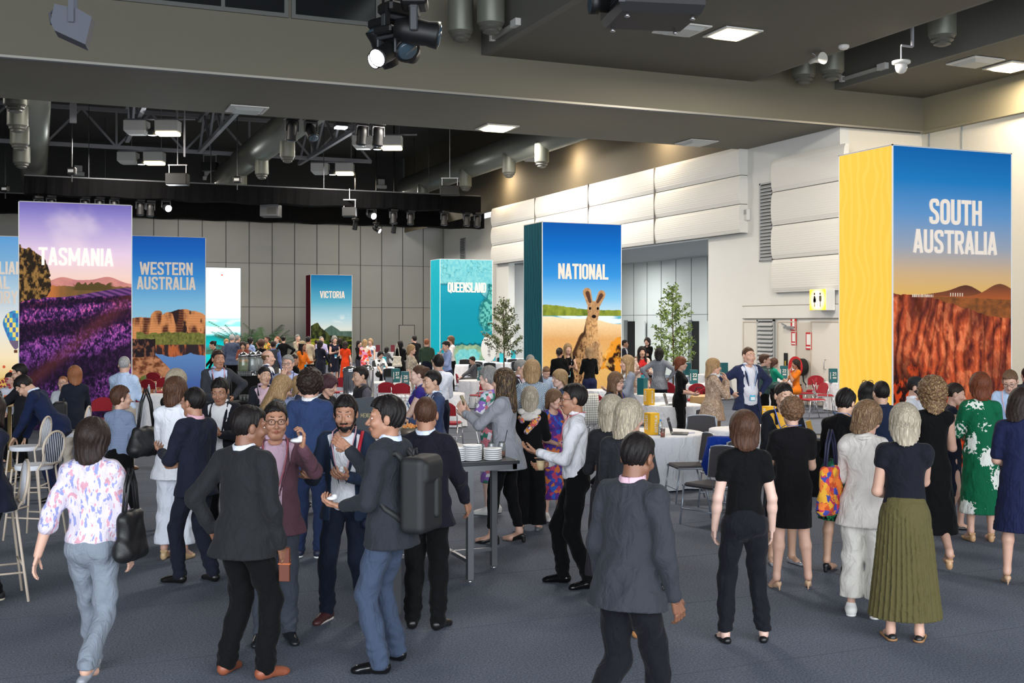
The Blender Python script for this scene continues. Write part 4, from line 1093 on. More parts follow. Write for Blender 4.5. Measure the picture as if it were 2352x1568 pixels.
for k, (px, py, z) in enumerate(((1868, 190, 28.5), (1911, 180, 27.6), (2164, 95, 22.8))):
    z = 18.3/(FWD[0]+RGT[0]*(px-CX)/FPX); X, Y = pix(px, z); diffuser(X-(.3 if px < 1900 else 0), Y, min(pixh(py, z)+.18, 8.6), .30, ('left grey diffuser of the pair by the horn speaker', 'right grey diffuser of the pair by the horn speaker', 'grey diffuser under the slot duct at top right')[k])
# ---- steel trusses in the high ceiling
def truss_u(y, x0, x1, z0, z1, label, n):
    o = empty('roof_truss', (0, 0, 0), 0, label, 'truss')
    m = MB(); m.bar((x0, y, z0), (x1, y, z0), .16); m.bar((x0, y, z1), (x1, y, z1), .16); m.build('chord', STEEL, o)
    w = MB(); dx = (x1-x0)/n
    for i in range(n):
        a = x0+dx*i; w.bar((a, y, z0), (a+dx/2, y, z1), .09); w.bar((a+dx/2, y, z1), (a+dx, y, z0), .09); w.bar((a, y, z0), (a, y, z1), .09)
    w.build('web', STEEL, o)
def truss_v(x, y0, y1, z0, z1, label, n):
    o = empty('roof_truss', (0, 0, 0), 0, label, 'truss')
    m = MB(); m.bar((x, y0, z0), (x, y1, z0), .16); m.bar((x, y0, z1), (x, y1, z1), .16); m.build('chord', STEEL, o)
    w = MB(); dy = (y1-y0)/n
    for i in range(n):
        a = y0+dy*i; w.bar((x, a, z0), (x, a+dy/2, z1), .09); w.bar((x, a+dy/2, z1), (x, a+dy, z0), .09)
    w.build('web', STEEL, o)
truss_u(38.0, -22, 12.5, 9.75, 11.5, 'pale steel roof truss running across behind the beam', 12)
truss_u(52.0, -14, 14.5, 9.9, 11.5, 'far pale steel roof truss low above the black pelmet', 10)
truss_v(3.4, 29.5, 50, 9.9, 11.3, 'steel truss running away above the pair of lamps at left', 7)
truss_v(6.6, 29.5, 52, 9.9, 11.3, 'steel truss running away left of the middle duct', 7)
truss_v(11.5, 29.5, 54, 9.9, 11.3, 'steel truss running away right of the middle duct', 7)
truss_v(-4.0, 29.5, 50, 9.9, 11.3, 'steel truss running away at the far left', 7)
# hanging posts and chains
for k, (px, z, zb) in enumerate(((168, 38, 8.6), (424, 39, 8.0))):
    X, Y = pix(px, z); r = empty('ceiling_hanger', (X, Y, 0), 0, ('grey steel hanger post left of the pair of lamps', 'thin hanger chain right of the pair of lamps')[k], 'hanger')
    MB().bar((0, 0, 9.0 if k == 0 else zb), (0, 0, 11.9), .22 if k == 0 else .05).build('post', STEEL, r)
# ------------------------------------------------------------------ lettering
def rnd(pts, r, closed=False):
    """round the corners of a polyline"""
    out = []; n = len(pts)
    for i in range(n):
        p = np.array(pts[i], float)
        if not closed and i in (0, n-1): out.append(tuple(p)); continue
        a = np.array(pts[(i-1) % n], float); b = np.array(pts[(i+1) % n], float)
        da = a-p; db = b-p; la = np.linalg.norm(da); lb = np.linalg.norm(db); q = min(r, la*.48, lb*.48)
        s0 = p+da/la*q; s1 = p+db/lb*q
        for t in (0, .25, .5, .75, 1): out.append(tuple((1-t)**2*s0+2*t*(1-t)*p+t*t*s1))
    return out
def glyph(ch, w=.50, t=.155):
    l, r, b, u = t/2, w-t/2, t/2, 1-t/2; m = w/2; R = .16; o = []
    S = lambda *p: o.append((list(p), False))
    def C(p, closed=False, rr=R): o.append((rnd(p, rr, closed), closed))
    if ch == 'A': S((l-.02, 0), (m-.012, 1)); S((r+.02, 0), (m+.012, 1)); S((l+.06, .26), (r-.06, .26)); 
    elif ch == 'B': S((l, 0), (l, 1)); C([(l, b), (r, b), (r, .53), (l, .53)]); C([(l, .53), (r-.02, .53), (r-.02, u), (l, u)])
    elif ch == 'C': C([(r, .34), (r, b), (l, b), (l, u), (r, u), (r, .66)])
    elif ch == 'D': S((l, 0), (l, 1)); C([(l, b), (r, b), (r, u), (l, u)])
    elif ch == 'E': S((l, 0), (l, 1)); S((l, b), (w-.02, b)); S((l, .5), (w-.07, .5)); S((l, u), (w-.02, u))
    elif ch == 'G': C([(r, .66), (r, u), (l, u), (l, b), (r, b), (r, .48), (m, .48)])
    elif ch == 'H': S((l, 0), (l, 1)); S((r, 0), (r, 1)); S((l, .52), (r, .52))
    elif ch == 'I': S((l, 0), (l, 1))
    elif ch == 'L': S((l, 0), (l, 1)); S((l, b), (w-.03, b))
    elif ch == 'M': S((l, 0), (l, 1)); S((w*1.35-l, 0), (w*1.35-l, 1)); S((l, .96), (w*.675, .25)); S((w*1.35-l, .96), (w*.675, .25))
    elif ch == 'N': S((l, 0), (l, 1)); S((r, 0), (r, 1)); S((l, .98), (r, .02))
    elif ch == 'O' or ch == '0': C([(l, b), (r, b), (r, u), (l, u)], True)
    elif ch == 'Q': C([(l, b), (r, b), (r, u), (l, u)], True); S((m, .22), (r+.07, -.06))
    elif ch == 'R': S((l, 0), (l, 1)); C([(l, .48), (r, .48), (r, u), (l, u)]); S((m, .48), (r+.01, 0))
    elif ch == 'S' : C([(r, .72), (r, u), (l, u), (l, .60), (r, .40), (r, b), (l, b), (l, .28)], rr=.15)
    elif ch == 'T': S((m, 0), (m, 1)); S((-.01, u), (w+.01, u))
    elif ch == 'U': C([(l, 1), (l, b), (r, b), (r, 1)])
    elif ch == 'V': S((l-.02, 1), (m-.01, 0)); S((r+.02, 1), (m+.01, 0))
    elif ch == 'W': q = w*1.5; S((l-.02, 1), (q*.27, 0)); S((q*.27, 0), (q*.5, .9)); S((q*.5, .9), (q*.73, 0)); S((q*.73, 0), (q-l+.02, 1))
    elif ch == 'Y': S((l-.02, 1), (m, .45)); S((r+.02, 1), (m, .45)); S((m, 0), (m, .5))
    elif ch == '1': S((m, 0), (m, 1)); S((m, .93), (l-.02, .78))
    elif ch == '2': C([(l, .70), (l, u), (r, u), (r, .60), (l, .22), (l, b)]); S((l-t/2, b), (w, b))
    elif ch == '3': C([(l, .72), (l, u), (r, u), (r, .53), (m-.04, .53)]); C([(m-.04, .53), (r, .53), (r, b), (l, b), (l, .28)])
    elif ch == '4': S((r-.03, 0), (r-.03, 1)); S((r-.03, .97), (l-.02, .30)); S((l-t/2, .27), (w+.03, .27))
    elif ch == '6': C([(r, .72), (r, u), (l, u), (l, b), (r, b), (r, .55), (l, .55)])
    elif ch == '7': S((-.0, u), (w, u)); S((r, .95), (m-.06, 0))
    elif ch == '8': C([(l, .53), (r, .53), (r, u), (l, u)], True); C([(l, b), (r, b), (r, .53), (l, .53)], True)
    wd = {'I': t, 'M': w*1.35, 'W': w*1.5, '1': w*.8, 'E': w*.92, 'L': w*.88}.get(ch, w)
    return o, wd, t
def text_mesh(mb, txt, P, xw, gap=.075, size=1.0, thick=.012, align='c', width=None):
    """P(x, z, d) maps lettering plane coordinates to a 3-D point; xw = (x centre, z of the baseline)"""
    items = []; x = 0; sk = 0
    for ch in txt:
        if ch == ' ': x += .3; continue
        g, wd, t = glyph(ch); items.append((g, x, t)); x += wd+gap
    tot = x-gap; sx = size if width is None else width/tot
    for g, x0, t in items:
        for pts, closed in g:
            p = [np.array(((x0+a-tot/2)*sx, b*size)) for a, b in pts]; n = len(p); L = []; Rr = []
            for i in range(n):
                pa = p[(i-1) % n] if (closed or i > 0) else None; pb = p[(i+1) % n] if (closed or i < n-1) else None
                d0 = (p[i]-pa) if pa is not None else (pb-p[i]); d1 = (pb-p[i]) if pb is not None else d0
                d0 = d0/(np.linalg.norm(d0)+1e-9); d1 = d1/(np.linalg.norm(d1)+1e-9)
                nn = np.array((-(d0+d1)[1], (d0+d1)[0])); nn = nn/(np.linalg.norm(nn)+1e-9); c = max(.5, nn@np.array((-d0[1], d0[0])))
                hw = t/2*size/c*np.array((sx/size, 1.0))**.0
                L.append(p[i]+nn*t/2*size/c); Rr.append(p[i]-nn*t/2*size/c)
            sk += 1; zz_ = 1+.09*(sk % 4)
            vs = [P(q[0]+xw[0], q[1]+xw[1], zz_) for q in L+Rr] + [P(q[0]+xw[0], q[1]+xw[1], 0) for q in L+Rr]
            fs = []
            for i in range(n if closed else n-1):
                j = (i+1) % n; fs += [(i, j, n+j, n+i), (2*n+i, 2*n+j, j, i), (n+i, n+j, 3*n+j, 3*n+i)]
            if not closed: fs += [(0, n, 3*n, 2*n), (n-1, 3*n-1, 4*n-1, 2*n-1)]
            mb.add(vs, fs)
    return mb
# ------------------------------------------------------------------ printed pictures of the towers
def C3(*c): return np.array(srgb(*c)[:3], np.float32)
def lerp(a, b, t): return a+(b-a)*np.asarray(t)[..., None]
def grad(v, stops):
    out = np.zeros(v.shape+(3,), np.float32)
    ps = [s[0] for s in stops]; cs = np.array([C3(*s[1]) for s in stops])
    for k in range(3): out[..., k] = np.interp(v, ps, cs[:, k])
    return out
def put(img, m, c):
    m = np.clip(m, 0, 1)[..., None]; return img*(1-m)+np.asarray(c)*m
def sst(a, b, x): t = np.clip((x-a)/(b-a), 0, 1); return t*t*(3-2*t)
# each takes u (0..1 left to right) and v (0..1 floor to top), returns linear colours
def art_sa(u, v):
    img = grad(v, [(0, (200, 150, 100)), (.555, (222, 176, 96)), (.62, (205, 172, 130)), (.70, (150, 160, 175)), (.80, (95, 145, 195)), (.90, (30, 120, 185)), (1, (15, 95, 165))])
    h1 = .552+.028*np.exp(-((u-.62)/.13)**2)+.012*np.exp(-((u-.45)/.2)**2); h2 = .552+.040*np.exp(-((u-.90)/.15)**2)
    img = put(img, (v < h1)*1., lerp(C3(150, 84, 52), C3(96, 56, 44), sst(.53, .59, v)+.2*fbm(u*60, v*60)))
    img = put(img, (v < h2)*1., lerp(C3(176, 92, 50), C3(105, 66, 48), sst(.53, .60, v)*1.0))
    pl = .555-.012*u; n = fbm(u*30, v*90)
    img = put(img, (v < pl)*1., lerp(C3(165, 95, 48), C3(95, 62, 40), n*1.2-.1))
    rim = .557-.02*u-.05*sst(.2, .9, u)*1.0+.012*fbm(u*14, v*0+3)-.005
    rx = u*9+3.2*fbm(u*2.3, v*3.2, 3)+(.56-v)*9*(u-.35)+1.6*fbm(u*7, v*9, 3, 4); rd = np.abs((rx % 1)-.5)*2
    sm = fbm(u*26+v*9, v*34, 5, 5)
    cl = lerp(C3(104, 44, 34), C3(206, 92, 52), sst(.15, .95, rd*.55+sm*.55))
    cl = lerp(cl, np.broadcast_to(C3(230, 132, 88), cl.shape), sst(.60, .80, sm+.18*rd)*.55)
    cl = lerp(cl, np.broadcast_to(C3(70, 30, 28), cl.shape), sst(.30, .05, rd)*sst(.5, .30, sm)*.9)
    cl = lerp(cl, np.broadcast_to(C3(80, 38, 34), cl.shape), sst(.55, .75, fbm(u*3.3, v*4.2, 3, 11))*.65)
    cr = np.abs(np.sin((u*30+10*fbm(u*4, v*3, 3, 13)+(.56-v)*12)*1.0)); cl = cl*(.55+.6*sst(.0, .5, cr))[..., None]
    cl = cl*(.7+.6*fbm(u*90, v*120, 3, 17))[..., None]
    low = sst(.47, .22, v+.25*(u-.5)+.16*fbm(u*5, v*6, 3, 2))
    sc = lerp(C3(34, 18, 18), C3(196, 66, 28), sst(.42, .62, fbm(u*34+v*20, v*50-u*14, 5, 3)))
    sc = lerp(sc, np.broadcast_to(C3(24, 16, 18), sc.shape), sst(.55, .7, fbm(u*7, v*8, 3, 9))*.8)
    cl = lerp(cl, sc, low)
    img = put(img, (v < rim)*1., cl)
    bl = ((v > .548) & (v < .556) & (((u*60) % 1) > .35) & (u > .15) & (u < .33)) | ((v > .552) & (v < .562) & (((u*50) % 1) > .5) & (u > .47) & (u < .58))
    img = put(img, bl*1., C3(225, 205, 185)); return img
def art_tas(u, v):
    n = fbm(u*3+v*1.5, v*7, 4, 1)
    img = grad(v, [(0, (30, 20, 50)), (.60, (240, 190, 160)), (.68, (238, 205, 195)), (.78, (225, 200, 222)), (.88, (176, 160, 208)), (.96, (132, 122, 190)), (1, (110, 98, 172))])
    img = lerp(img, np.broadcast_to(C3(246, 226, 228), img.shape), sst(.40, .80, n)*.35*sst(.64, .8, v))
    m1 = .632+.028*np.exp(-((u-.38)/.12)**2)+.032*np.exp(-((u-.78)/.13)**2)+.012*np.exp(-((u-.58)/.1)**2)+.012
    img = put(img, (v < m1)*1., lerp(C3(178, 112, 118), C3(216, 146, 130), fbm(u*12, v*40)))
    tn = fbm(u*30, v*30, 4, 4)
    img = put(img, (v < .628+.01*tn)*1., lerp(C3(90, 80, 50), C3(196, 116, 60), sst(.15, .42, .6-u)*(u < .5)+.3*tn))
    img = put(img, (v < .638+.016*vn(u*55, v*0))*(v > .615)*sst(.46, .5, u)*(1-sst(.8, .84, u)), C3(86, 70, 40))
    fl = .628-.045*sst(1, .3, u)*1.0
    rows = np.sin((u*9+1.2/(.08+np.maximum(.66-v, .001))*.8)*6.0)
    img = put(img, (v < fl)*1., lerp(C3(60, 38, 84), C3(122, 72, 128), .5+.5*rows))
    # near field of lavender rows
    f0 = .575+.02*u
    d = np.maximum(f0-v, 0)
    row = np.sin(22*np.sqrt(d)*1.35+2.2*u+1.5*fbm(u*5, v*5, 3, 7)-1.2)
    tex = fbm(u*46+8*fbm(u*8, v*8), v*60, 5, 2); fine = fbm(u*95, v*120, 3, 8)
    lav = lerp(C3(30, 20, 46), C3(104, 52, 122), sst(.36, .66, tex*.5+fine*.5))
    hi = sst(.56, .74, fine*.65+tex*.35)
    lav = lerp(lav, lerp(C3(128, 72, 150), C3(206, 92, 138), sst(.25, .60, v)+.35*(fbm(u*5, v*6, 3, 21)-.5)), hi)
    lav = lerp(lav, np.broadcast_to(C3(26, 18, 34), lav.shape), sst(.35, -.65, row)*.85)
    lav = lerp(lav, lav*1.5, sst(.4, 1, row)*.6*sst(.12, .4, v))
    lav = lerp(lav, np.broadcast_to(C3(18, 15, 30), lav.shape), sst(.5, .66, fbm(u*9, v*12, 4, 31))*sst(.42, .1, v)*.8)
    path = np.exp(-((v-(.17+.42*u))/(.035+.01*u))**2)*sst(.0, .1, v)
    lav = lerp(lav, np.broadcast_to(C3(92, 46, 44), lav.shape), path*.55)
    lav = lav*(.75+.25*sst(0, .4, v))[..., None]
    img = put(img, (v < f0)*1., lav)
    tr = ((u+.02)/.29)**2+((v-.685)/.12)**2+.55*(fbm(u*22, v*34, 4, 3)-.5); tr2 = ((u-.14)/.14)**2+((v-.635)/.062)**2+.6*(fbm(u*22, v*34, 4, 5)-.5)
    tc = lerp(C3(40, 32, 26), C3(150, 112, 62), sst(.4, .7, fbm(u*40, v*56, 4, 6)))
    img = put(img, ((tr < 1) | (tr2 < 1))*1., tc); return img
def art_wa(u, v):
    img = grad(v, [(0, (90, 120, 170)), (.46, (150, 195, 215)), (.6, (120, 180, 215)), (.75, (60, 135, 200)), (.9, (30, 100, 185)), (1, (25, 85, 170))])
    hr = .43+.115*np.clip(1-((u-.72)/.42)**2, 0, 1)**.6+.07*np.clip(1-((u-.2)/.25)**2, 0, 1)**.5+.012*fbm(u*16, v*0, 3)
    st_ = np.sin(v*420+8*fbm(u*9, v*4)); dm = fbm(u*11, v*7, 4, 2)
    rk = lerp(C3(96, 58, 44), C3(206, 138, 88), sst(.35, .62, dm)+.12*st_); rk = lerp(rk, np.broadcast_to(C3(50, 36, 36), rk.shape), sst(.60, .68, fbm(u*9+2, v*10, 3, 5)))
    img = put(img, (v < hr)*1., rk)
    g = lerp(C3(50, 62, 30), C3(140, 138, 72), fbm(u*50, v*70, 4, 1))
    img = put(img, (v < .385+.04*fbm(u*12, v*0+1, 3))*(u > .12)*1., g)
    rf = lerp(C3(50, 40, 44), C3(176, 96, 58), sst(.4, .65, fbm(u*20, v*14, 4, 4)))
    img = put(img, (v < .335)*1., rf)
    wl = .288-.022*np.abs(np.sin(u*7+.6))*sst(.2, .5, u)-.01*fbm(u*20, v*0, 3)
    img = put(img, (v < wl)*1., lerp(C3(62, 84, 150), C3(92, 130, 182), sst(0, .3, v)))
    fr = .30-.30*sst(.18, .98, u)+.03*fbm(u*9, v*3)
    fc = lerp(C3(100, 56, 38), C3(184, 128, 92), sst(.3, .7, fbm(u*16+v*26, v*40-u*10, 5, 6)))
    img = put(img, (v < fr)*1., fc)
    dk = (u < .36)*(v > .26)*(v < .36+.02*fbm(u*30, v*4)); img = put(img, dk*1., lerp(C3(38, 32, 36), C3(120, 78, 60), sst(.5, .7, fbm(u*30, v*50, 4))))
    img = put(img, (((u-.3)/.13)**2+((v-.13)/.022)**2 < 1)*1., C3(92, 104, 52)); return img
def art_act(u, v):
    img = grad(v, [(0, (150, 140, 80)), (.14, (228, 196, 130)), (.25, (246, 226, 186)), (.45, (226, 226, 220)), (.65, (176, 200, 216)), (.85, (120, 168, 206)), (1, (90, 150, 205))])
    img = put(img, (v < .15+.03*np.sin(u*8))*1., lerp(C3(206, 164, 84), C3(140, 136, 60), sst(.1, .02, v)))
    cx, cy = .86, .46; du = (u-cx)/.155; dv = (v-cy)/.085
    env = np.where(v > cy, du**2+dv**2 < 1, (np.abs(du) < np.clip((v-(cy-.155))/.155, 0, 1)**.65))
    gi = np.floor((np.arcsin(np.clip(du, -1, 1)))*4)+np.floor(v*34)
    col = np.where((gi % 2 == 0)[..., None], C3(236, 214, 110), C3(60, 150, 190)); col = np.where(((gi % 3) == 1)[..., None], C3(66, 110, 180), col)
    col = np.where((v < cy-.10)[..., None], C3(110, 96, 120), col)
    img = put(img, env*1., col); img = put(img, ((np.abs(u-cx) < .02) & (v > .285) & (v < .302))*1., C3(96, 60, 40))
    for a, b in ((.72, .2), (.8, .17), (.64, .15)): img = put(img, (((u-a)/.018)**2+((v-b)/.009)**2 < 1)*1., C3(206, 90, 60))
    return img
def art_screen(u, v):
    img = grad(v, [(0, (0, 150, 150)), (.16, (10, 170, 170)), (.17, (60, 90, 70)), (.22, (50, 110, 100)), (.26, (0, 160, 165)), (.34, (15, 130, 130)), (.36, (150, 225, 230)), (.42, (225, 248, 250)), (.44, (120, 205, 195)), (.50, (150, 220, 210)), (.53, (236, 250, 250)), (1, (236, 248, 252))])
    img = lerp(img, np.broadcast_to(C3(240, 252, 252), img.shape), sst(.5, .75, fbm(u*3, v*30, 3, 3))*.6*(v > .36)*(v < .5))
    img = put(img, (((u-.62)/.022)**2+((v-.93)/.007)**2 < 1)*1., C3(232, 60, 50)); return img
def art_vic(u, v):
    img = grad(v, [(0, (60, 70, 30)), (.40, (214, 220, 212)), (.52, (170, 205, 215)), (.70, (90, 165, 190)), (.88, (40, 130, 170)), (1, (25, 100, 150))])
    img = lerp(img, np.broadcast_to(C3(235, 235, 228), img.shape), sst(.55, .75, fbm(u*6, v*22, 4, 2))*.6*sst(.42, .46, v)*sst(.58, .5, v)*sst(.4, .8, u))
    m2 = .375+.065*np.clip(1-np.abs(u-.5)/.2, 0, 1)**.8; img = put(img, (v < m2)*1., lerp(C3(52, 74, 70), C3(96, 118, 104), fbm(u*20, v*20)))
    m1 = .34+.12*np.clip(1-np.abs(u-.10)/.34, 0, 1)**.75+.03*np.exp(-((u-.17)/.05)**2)-.03*u; img = put(img, (v < m1)*1., lerp(C3(26, 34, 22), C3(76, 82, 40), sst(.35, .7, fbm(u*18, v*22, 4, 3))))
    fd = .27+.02*np.sin(u*6+1); fc = lerp(C3(44, 62, 18), C3(148, 152, 44), sst(.3, .7, fbm(u*4, v*22, 4, 4)))
    img = put(img, (v < fd)*1., fc)
    tr = fbm(u*26, v*44, 4, 5)+.25*sst(.2, .0, v)+.2*sst(.7, .95, u); img = put(img, (v < .26)*sst(.60, .64, tr), C3(24, 32, 14)); return img
def art_qld(u, v):
    img = grad(v, [(0, (8, 110, 128)), (.3, (14, 138, 154)), (.6, (16, 138, 160)), (.8, (30, 148, 170)), (1, (70, 180, 200))])
    n = fbm(u*7, v*13, 5, 1); n2 = fbm(u*26, v*48, 4, 2)
    edge = .785-.055*sst(.2, .75, u)-.08*sst(.7, .95, u)+.05*(n-.5)
    top = sst(-.004, .004, v-edge); reef = lerp(C3(84, 172, 188), C3(140, 202, 200), n2)
    reef = lerp(reef, np.broadcast_to(C3(30, 130, 140), reef.shape), sst(.035, .0, np.abs(fbm(u*9, v*17, 4, 7)-.52))*.7)
    img = put(img, top, reef); img = put(img, np.exp(-((v-edge)/.008)**2)*.8, C3(10, 96, 110))
    rr = u-(.86-.10*np.sin((v-.35)*9)+.05*(n-.5)*4); side = sst(-.01, .01, rr)*(v > .36)*(v < .80)*sst(.36, .42, v)
    img = put(img, side, lerp(C3(96, 180, 170), C3(30, 110, 110), sst(.4, .6, n2))); img = put(img, np.exp(-(rr/.03)**2)*.55*(v > .38)*(v < .8), C3(8, 100, 116))
    a = (u-.52)/.36; b = (v-.145)/.135; hd = np.sqrt(a*a+(b-.42*np.abs(a))**2)+.10*(fbm(u*20, v*36, 4, 9)-.5)*2
    img = put(img, sst(1.12, 1.0, hd), C3(8, 84, 96)); img = put(img, sst(.98, .92, hd), lerp(C3(86, 130, 108), C3(166, 188, 146), n2)); img = put(img, sst(.72, .64, hd), lerp(C3(70, 164, 172), C3(142, 206, 200), fbm(u*30, v*50, 4, 3)))
    return img
def art_nat(u, v):
    img = grad(v, [(0, (206, 160, 96)), (.52, (186, 214, 226)), (.60, (120, 185, 225)), (.72, (50, 140, 210)), (.86, (10, 105, 190)), (1, (5, 80, 160))])
    n = fbm(u*20, v*30, 4, 2)
    img = put(img, (v < .535+.0*u+.028*sst(.7, 0, u)+.006*fbm(u*30, v*0))*1., lerp(C3(70, 96, 30), C3(158, 168, 62), n))
    img = put(img, (v < .507-.0*u)*1., lerp(C3(80, 160, 190), C3(220, 236, 236), sst(.45, .6, fbm(u*4, v*60, 3))))
    sd = .492+.012*sst(.3, .1, u)-.03*sst(.6, .95, u)
    s_ = grad(v, [(0, (206, 158, 88)), (.25, (222, 176, 104)), (.38, (214, 160, 98)), (.47, (236, 206, 160)), (.51, (240, 222, 190))]); s_ = s_*(.93+.14*fbm(u*60, v*120, 3, 3))[..., None]
    img = put(img, (v < sd)*1., s_)
    rkm = (u > .66)*(v < .405-.16*sst(.98, .66, u)+.03*(n-.5)*2)*(v > .17+.06*sst(1, .7, u)+.04*(fbm(u*8, v*8, 3, 4)-.5)*2)
    rk = lerp(C3(48, 26, 18), C3(222, 146, 44), sst(.42, .58, fbm(u*11+2, v*20, 5, 5))); rk = lerp(rk, np.broadcast_to(C3(236, 190, 110), rk.shape), sst(.62, .72, fbm(u*16, v*26, 4, 8))*.6)
    img = put(img, rkm*1., rk)
    sh = ((u > .0)*(u < .28)*(np.abs(v-.19+.1*u) < .03+.02*(n-.5)))*1.; img = put(img, sh, C3(52, 44, 60))
    # kangaroo, in u,v with the true aspect ratio
    A = 4.88/2.3; y = v*A/1.10; u = (u-.635)/1.10+.635; q = lambda ax, ay, bx, by, ra, rb: _c2(u, y, ax, ay*A, bx, by*A, ra, rb)
    body = np.minimum.reduce([q(.62, .44, .60, .33, .065, .10), q(.58, .33, .50, .20, .125, .17), q(.64, .30, .66, .24, .10, .09), q(.47, .20, .46, .10, .15, .11), q(.50, .10, .56, .045, .07, .05), q(.45, .08, .72, .02, .06, .03)])
    head = np.minimum.reduce([q(.64, .475, .64, .50, .070, .070), q(.635, .46, .655, .452, .052, .040)])
    ears = np.minimum(q(.60, .52, .565, .575, .035, .048), q(.69, .52, .735, .565, .035, .045)); inn = np.minimum(q(.60, .53, .572, .57, .016, .025), q(.69, .53, .73, .56, .016, .024))
    arm = np.minimum(q(.66, .32, .70, .20, .035, .018), q(.56, .26, .56, .18, .030, .016)); tail = q(.55, .06, .98, .085, .06, .012)
    fur = fbm(u*70, v*90, 4, 6)+.15*fbm(u*200, v*240, 2, 1)
    kc = lerp(C3(70, 42, 28), C3(214, 166, 112), np.clip(sst(.3, .75, fur)*.6+sst(.50, .70, u+.12*(v-.3))*.55, 0, 1))
    dk = lerp(C3(44, 28, 22), C3(110, 74, 48), fur)
    img = put(img, sst(.006, -.004, tail), dk); img = put(img, sst(.006, -.004, body), kc)
    img = put(img, sst(.05, .0, np.abs(body+.02))*(u < .55)*(body < 0), C3(60, 38, 26))
    img = put(img, sst(.004, -.004, np.minimum(head, ears)), lerp(C3(120, 84, 54), C3(210, 164, 116), fur)); img = put(img, sst(.004, -.004, inn), C3(84, 56, 46))
    img = put(img, sst(.004, -.004, arm), lerp(C3(90, 62, 42), C3(190, 150, 108), fur))
    for a in (.600, .690): img = put(img, (((u-a)/.014)**2+((y-.497*A)/.015)**2 < 1)*1., C3(16, 10, 10))
    img = put(img, (((u-.645)/.026)**2+((y-.458*A)/.018)**2 < 1)*1., C3(24, 16, 16)); return img
def _c2(u, y, ax, ay, bx, by, ra, rb):
    bx_, by_ = bx-ax, by-ay; L = bx_**2+by_**2+1e-9; t = np.clip(((u-ax)*bx_+(y-ay)*by_)/L, 0, 1)
    return np.sqrt((u-ax-t*bx_)**2+(y-ay-t*by_)**2)-(ra+(rb-ra)*t)
def art_side(c1, c2, k):
    def f(u, v):
        w = np.sin((u*5+1.6*fbm(u*4*.6, v*9*.6, 3, k))*9+6*fbm(u*3, v*7, 3, k+2)); return lerp(C3(*c1), C3(*c2), sst(.1, .7, w))
    return f
_pm = {}
def printmat(e):
    if e in _pm: return _pm[e]
    m = bpy.data.materials.new('backlit_fabric_print'); m.use_nodes = True; nt = m.node_tree; b = nt.nodes['Principled BSDF']
    a = nt.nodes.new('ShaderNodeAttribute'); a.attribute_name = 'ink'; b.inputs['Roughness'].default_value = .8; b.inputs['Specular IOR Level'].default_value = .1
    q = nt.nodes.new('ShaderNodeVectorMath'); q.operation = 'SCALE'; q.inputs[3].default_value = .42; nt.links.new(a.outputs['Color'], q.inputs[0]); nt.links.new(q.outputs[0], b.inputs['Base Color']); nt.links.new(a.outputs['Color'], b.inputs['Emission Color']); b.inputs['Emission Strength'].default_value = e; m.cycles.emission_sampling = 'NONE'
    _pm[e] = m; return m
def print_face(name, O, U, w, h, art, nu, nv, e, parent, u0=0., v0=0.):
    """a fabric panel: origin O (bottom left as read), unit direction U"""
    uu = np.linspace(0, 1, nu+1); vv = np.linspace(v0, 1, nv+1); ug, vg = np.meshgrid(uu, vv)
    V = np.stack([O[0]+U[0]*w*ug, O[1]+U[1]*w*ug, O[2]+h*vg], -1).reshape(-1, 3)
    i = (np.arange(nv)[:, None]*(nu+1)+np.arange(nu)[None]).ravel(); F = np.stack([i, i+1, i+nu+2, i+nu+1], 1)
    o = np_mesh(name, [(V, F)], printmat(e), parent, smooth=False)
    c = np.clip(art(ug.ravel().astype(np.float32), vg.ravel().astype(np.float32)), 0, 1)
    at = o.data.color_attributes.new('ink', 'FLOAT_COLOR', 'POINT'); at.data.foreach_set('color', np.concatenate([c, np.ones((len(c), 1))], 1).astype(np.float32).ravel())
    return o
TW, TD, THt = 2.3, 1.2, 4.88
FRAME = mat('tower_edge', (232, 232, 230), .5)
LETTER = mat('letter_cream', (206, 194, 182), .6, emit=.30)
def tower(x, y, label, front, side, lines, nu, e=.55, es=.5, lw=None, d=TD):
    r = empty('display_tower', (x, y, 0), 0, label, 'display tower', 'printed destination towers')
    f = MB(); f.box(.02, .02, 0, TW-.02, d-.02, THt-.02); f.build('tower_core', mat('tower_core', (210, 210, 208), .7), r)
    f = MB(); q = .018
    for a, b in ((0, 0), (TW, 0), (0, d), (TW, d)): f.box(a-(q if a else 0), b-(q if b else 0), 0, a+(0 if a else q), b+(0 if b else q), THt)
    f.box(0, 0, THt-q, TW, q, THt).box(0, 0, THt-q, q, d, THt).box(0, d-q, THt-q, TW, d, THt).box(TW-q, 0, THt-q, TW, d, THt).box(0, 0, THt-.01, TW, d, THt-.005)
    f.build('tower_frame', FRAME, r)
    print_face('front_print', (.012, .004, .0), (1, 0), TW-.024, THt-.012, front, nu, int(nu*2.1), e, r)
    print_face('side_print', (.004, d-.012, 0), (0, -1), d-.024, THt-.012, side, nu//3, nu, es, r)
    if lines:
        t = MB()
        for (s_, zb, hh, cx, wd) in lines: text_mesh(t, s_, lambda X_, Z_, D_: (X_, .004-.012*D_, Z_), (cx, zb), size=hh, width=wd)
        t.build('lettering', mat('letter_pale', (236, 226, 216), .6, emit=.36) if lines[0][0][0] == 'T' else LETTER, r)
    return r
K = 4.88
tower(11.4, 13.0, 'yellow-sided tower reading SOUTH AUSTRALIA with a red canyon picture', art_sa, art_side((246, 190, 74), (248, 195, 84), 1),
      [('SOUTH', .768*K, .077*K, TW*.515, 1.00), ('AUSTRALIA', .680*K, .071*K, TW*.515, 1.60)], 400, .40, .56)
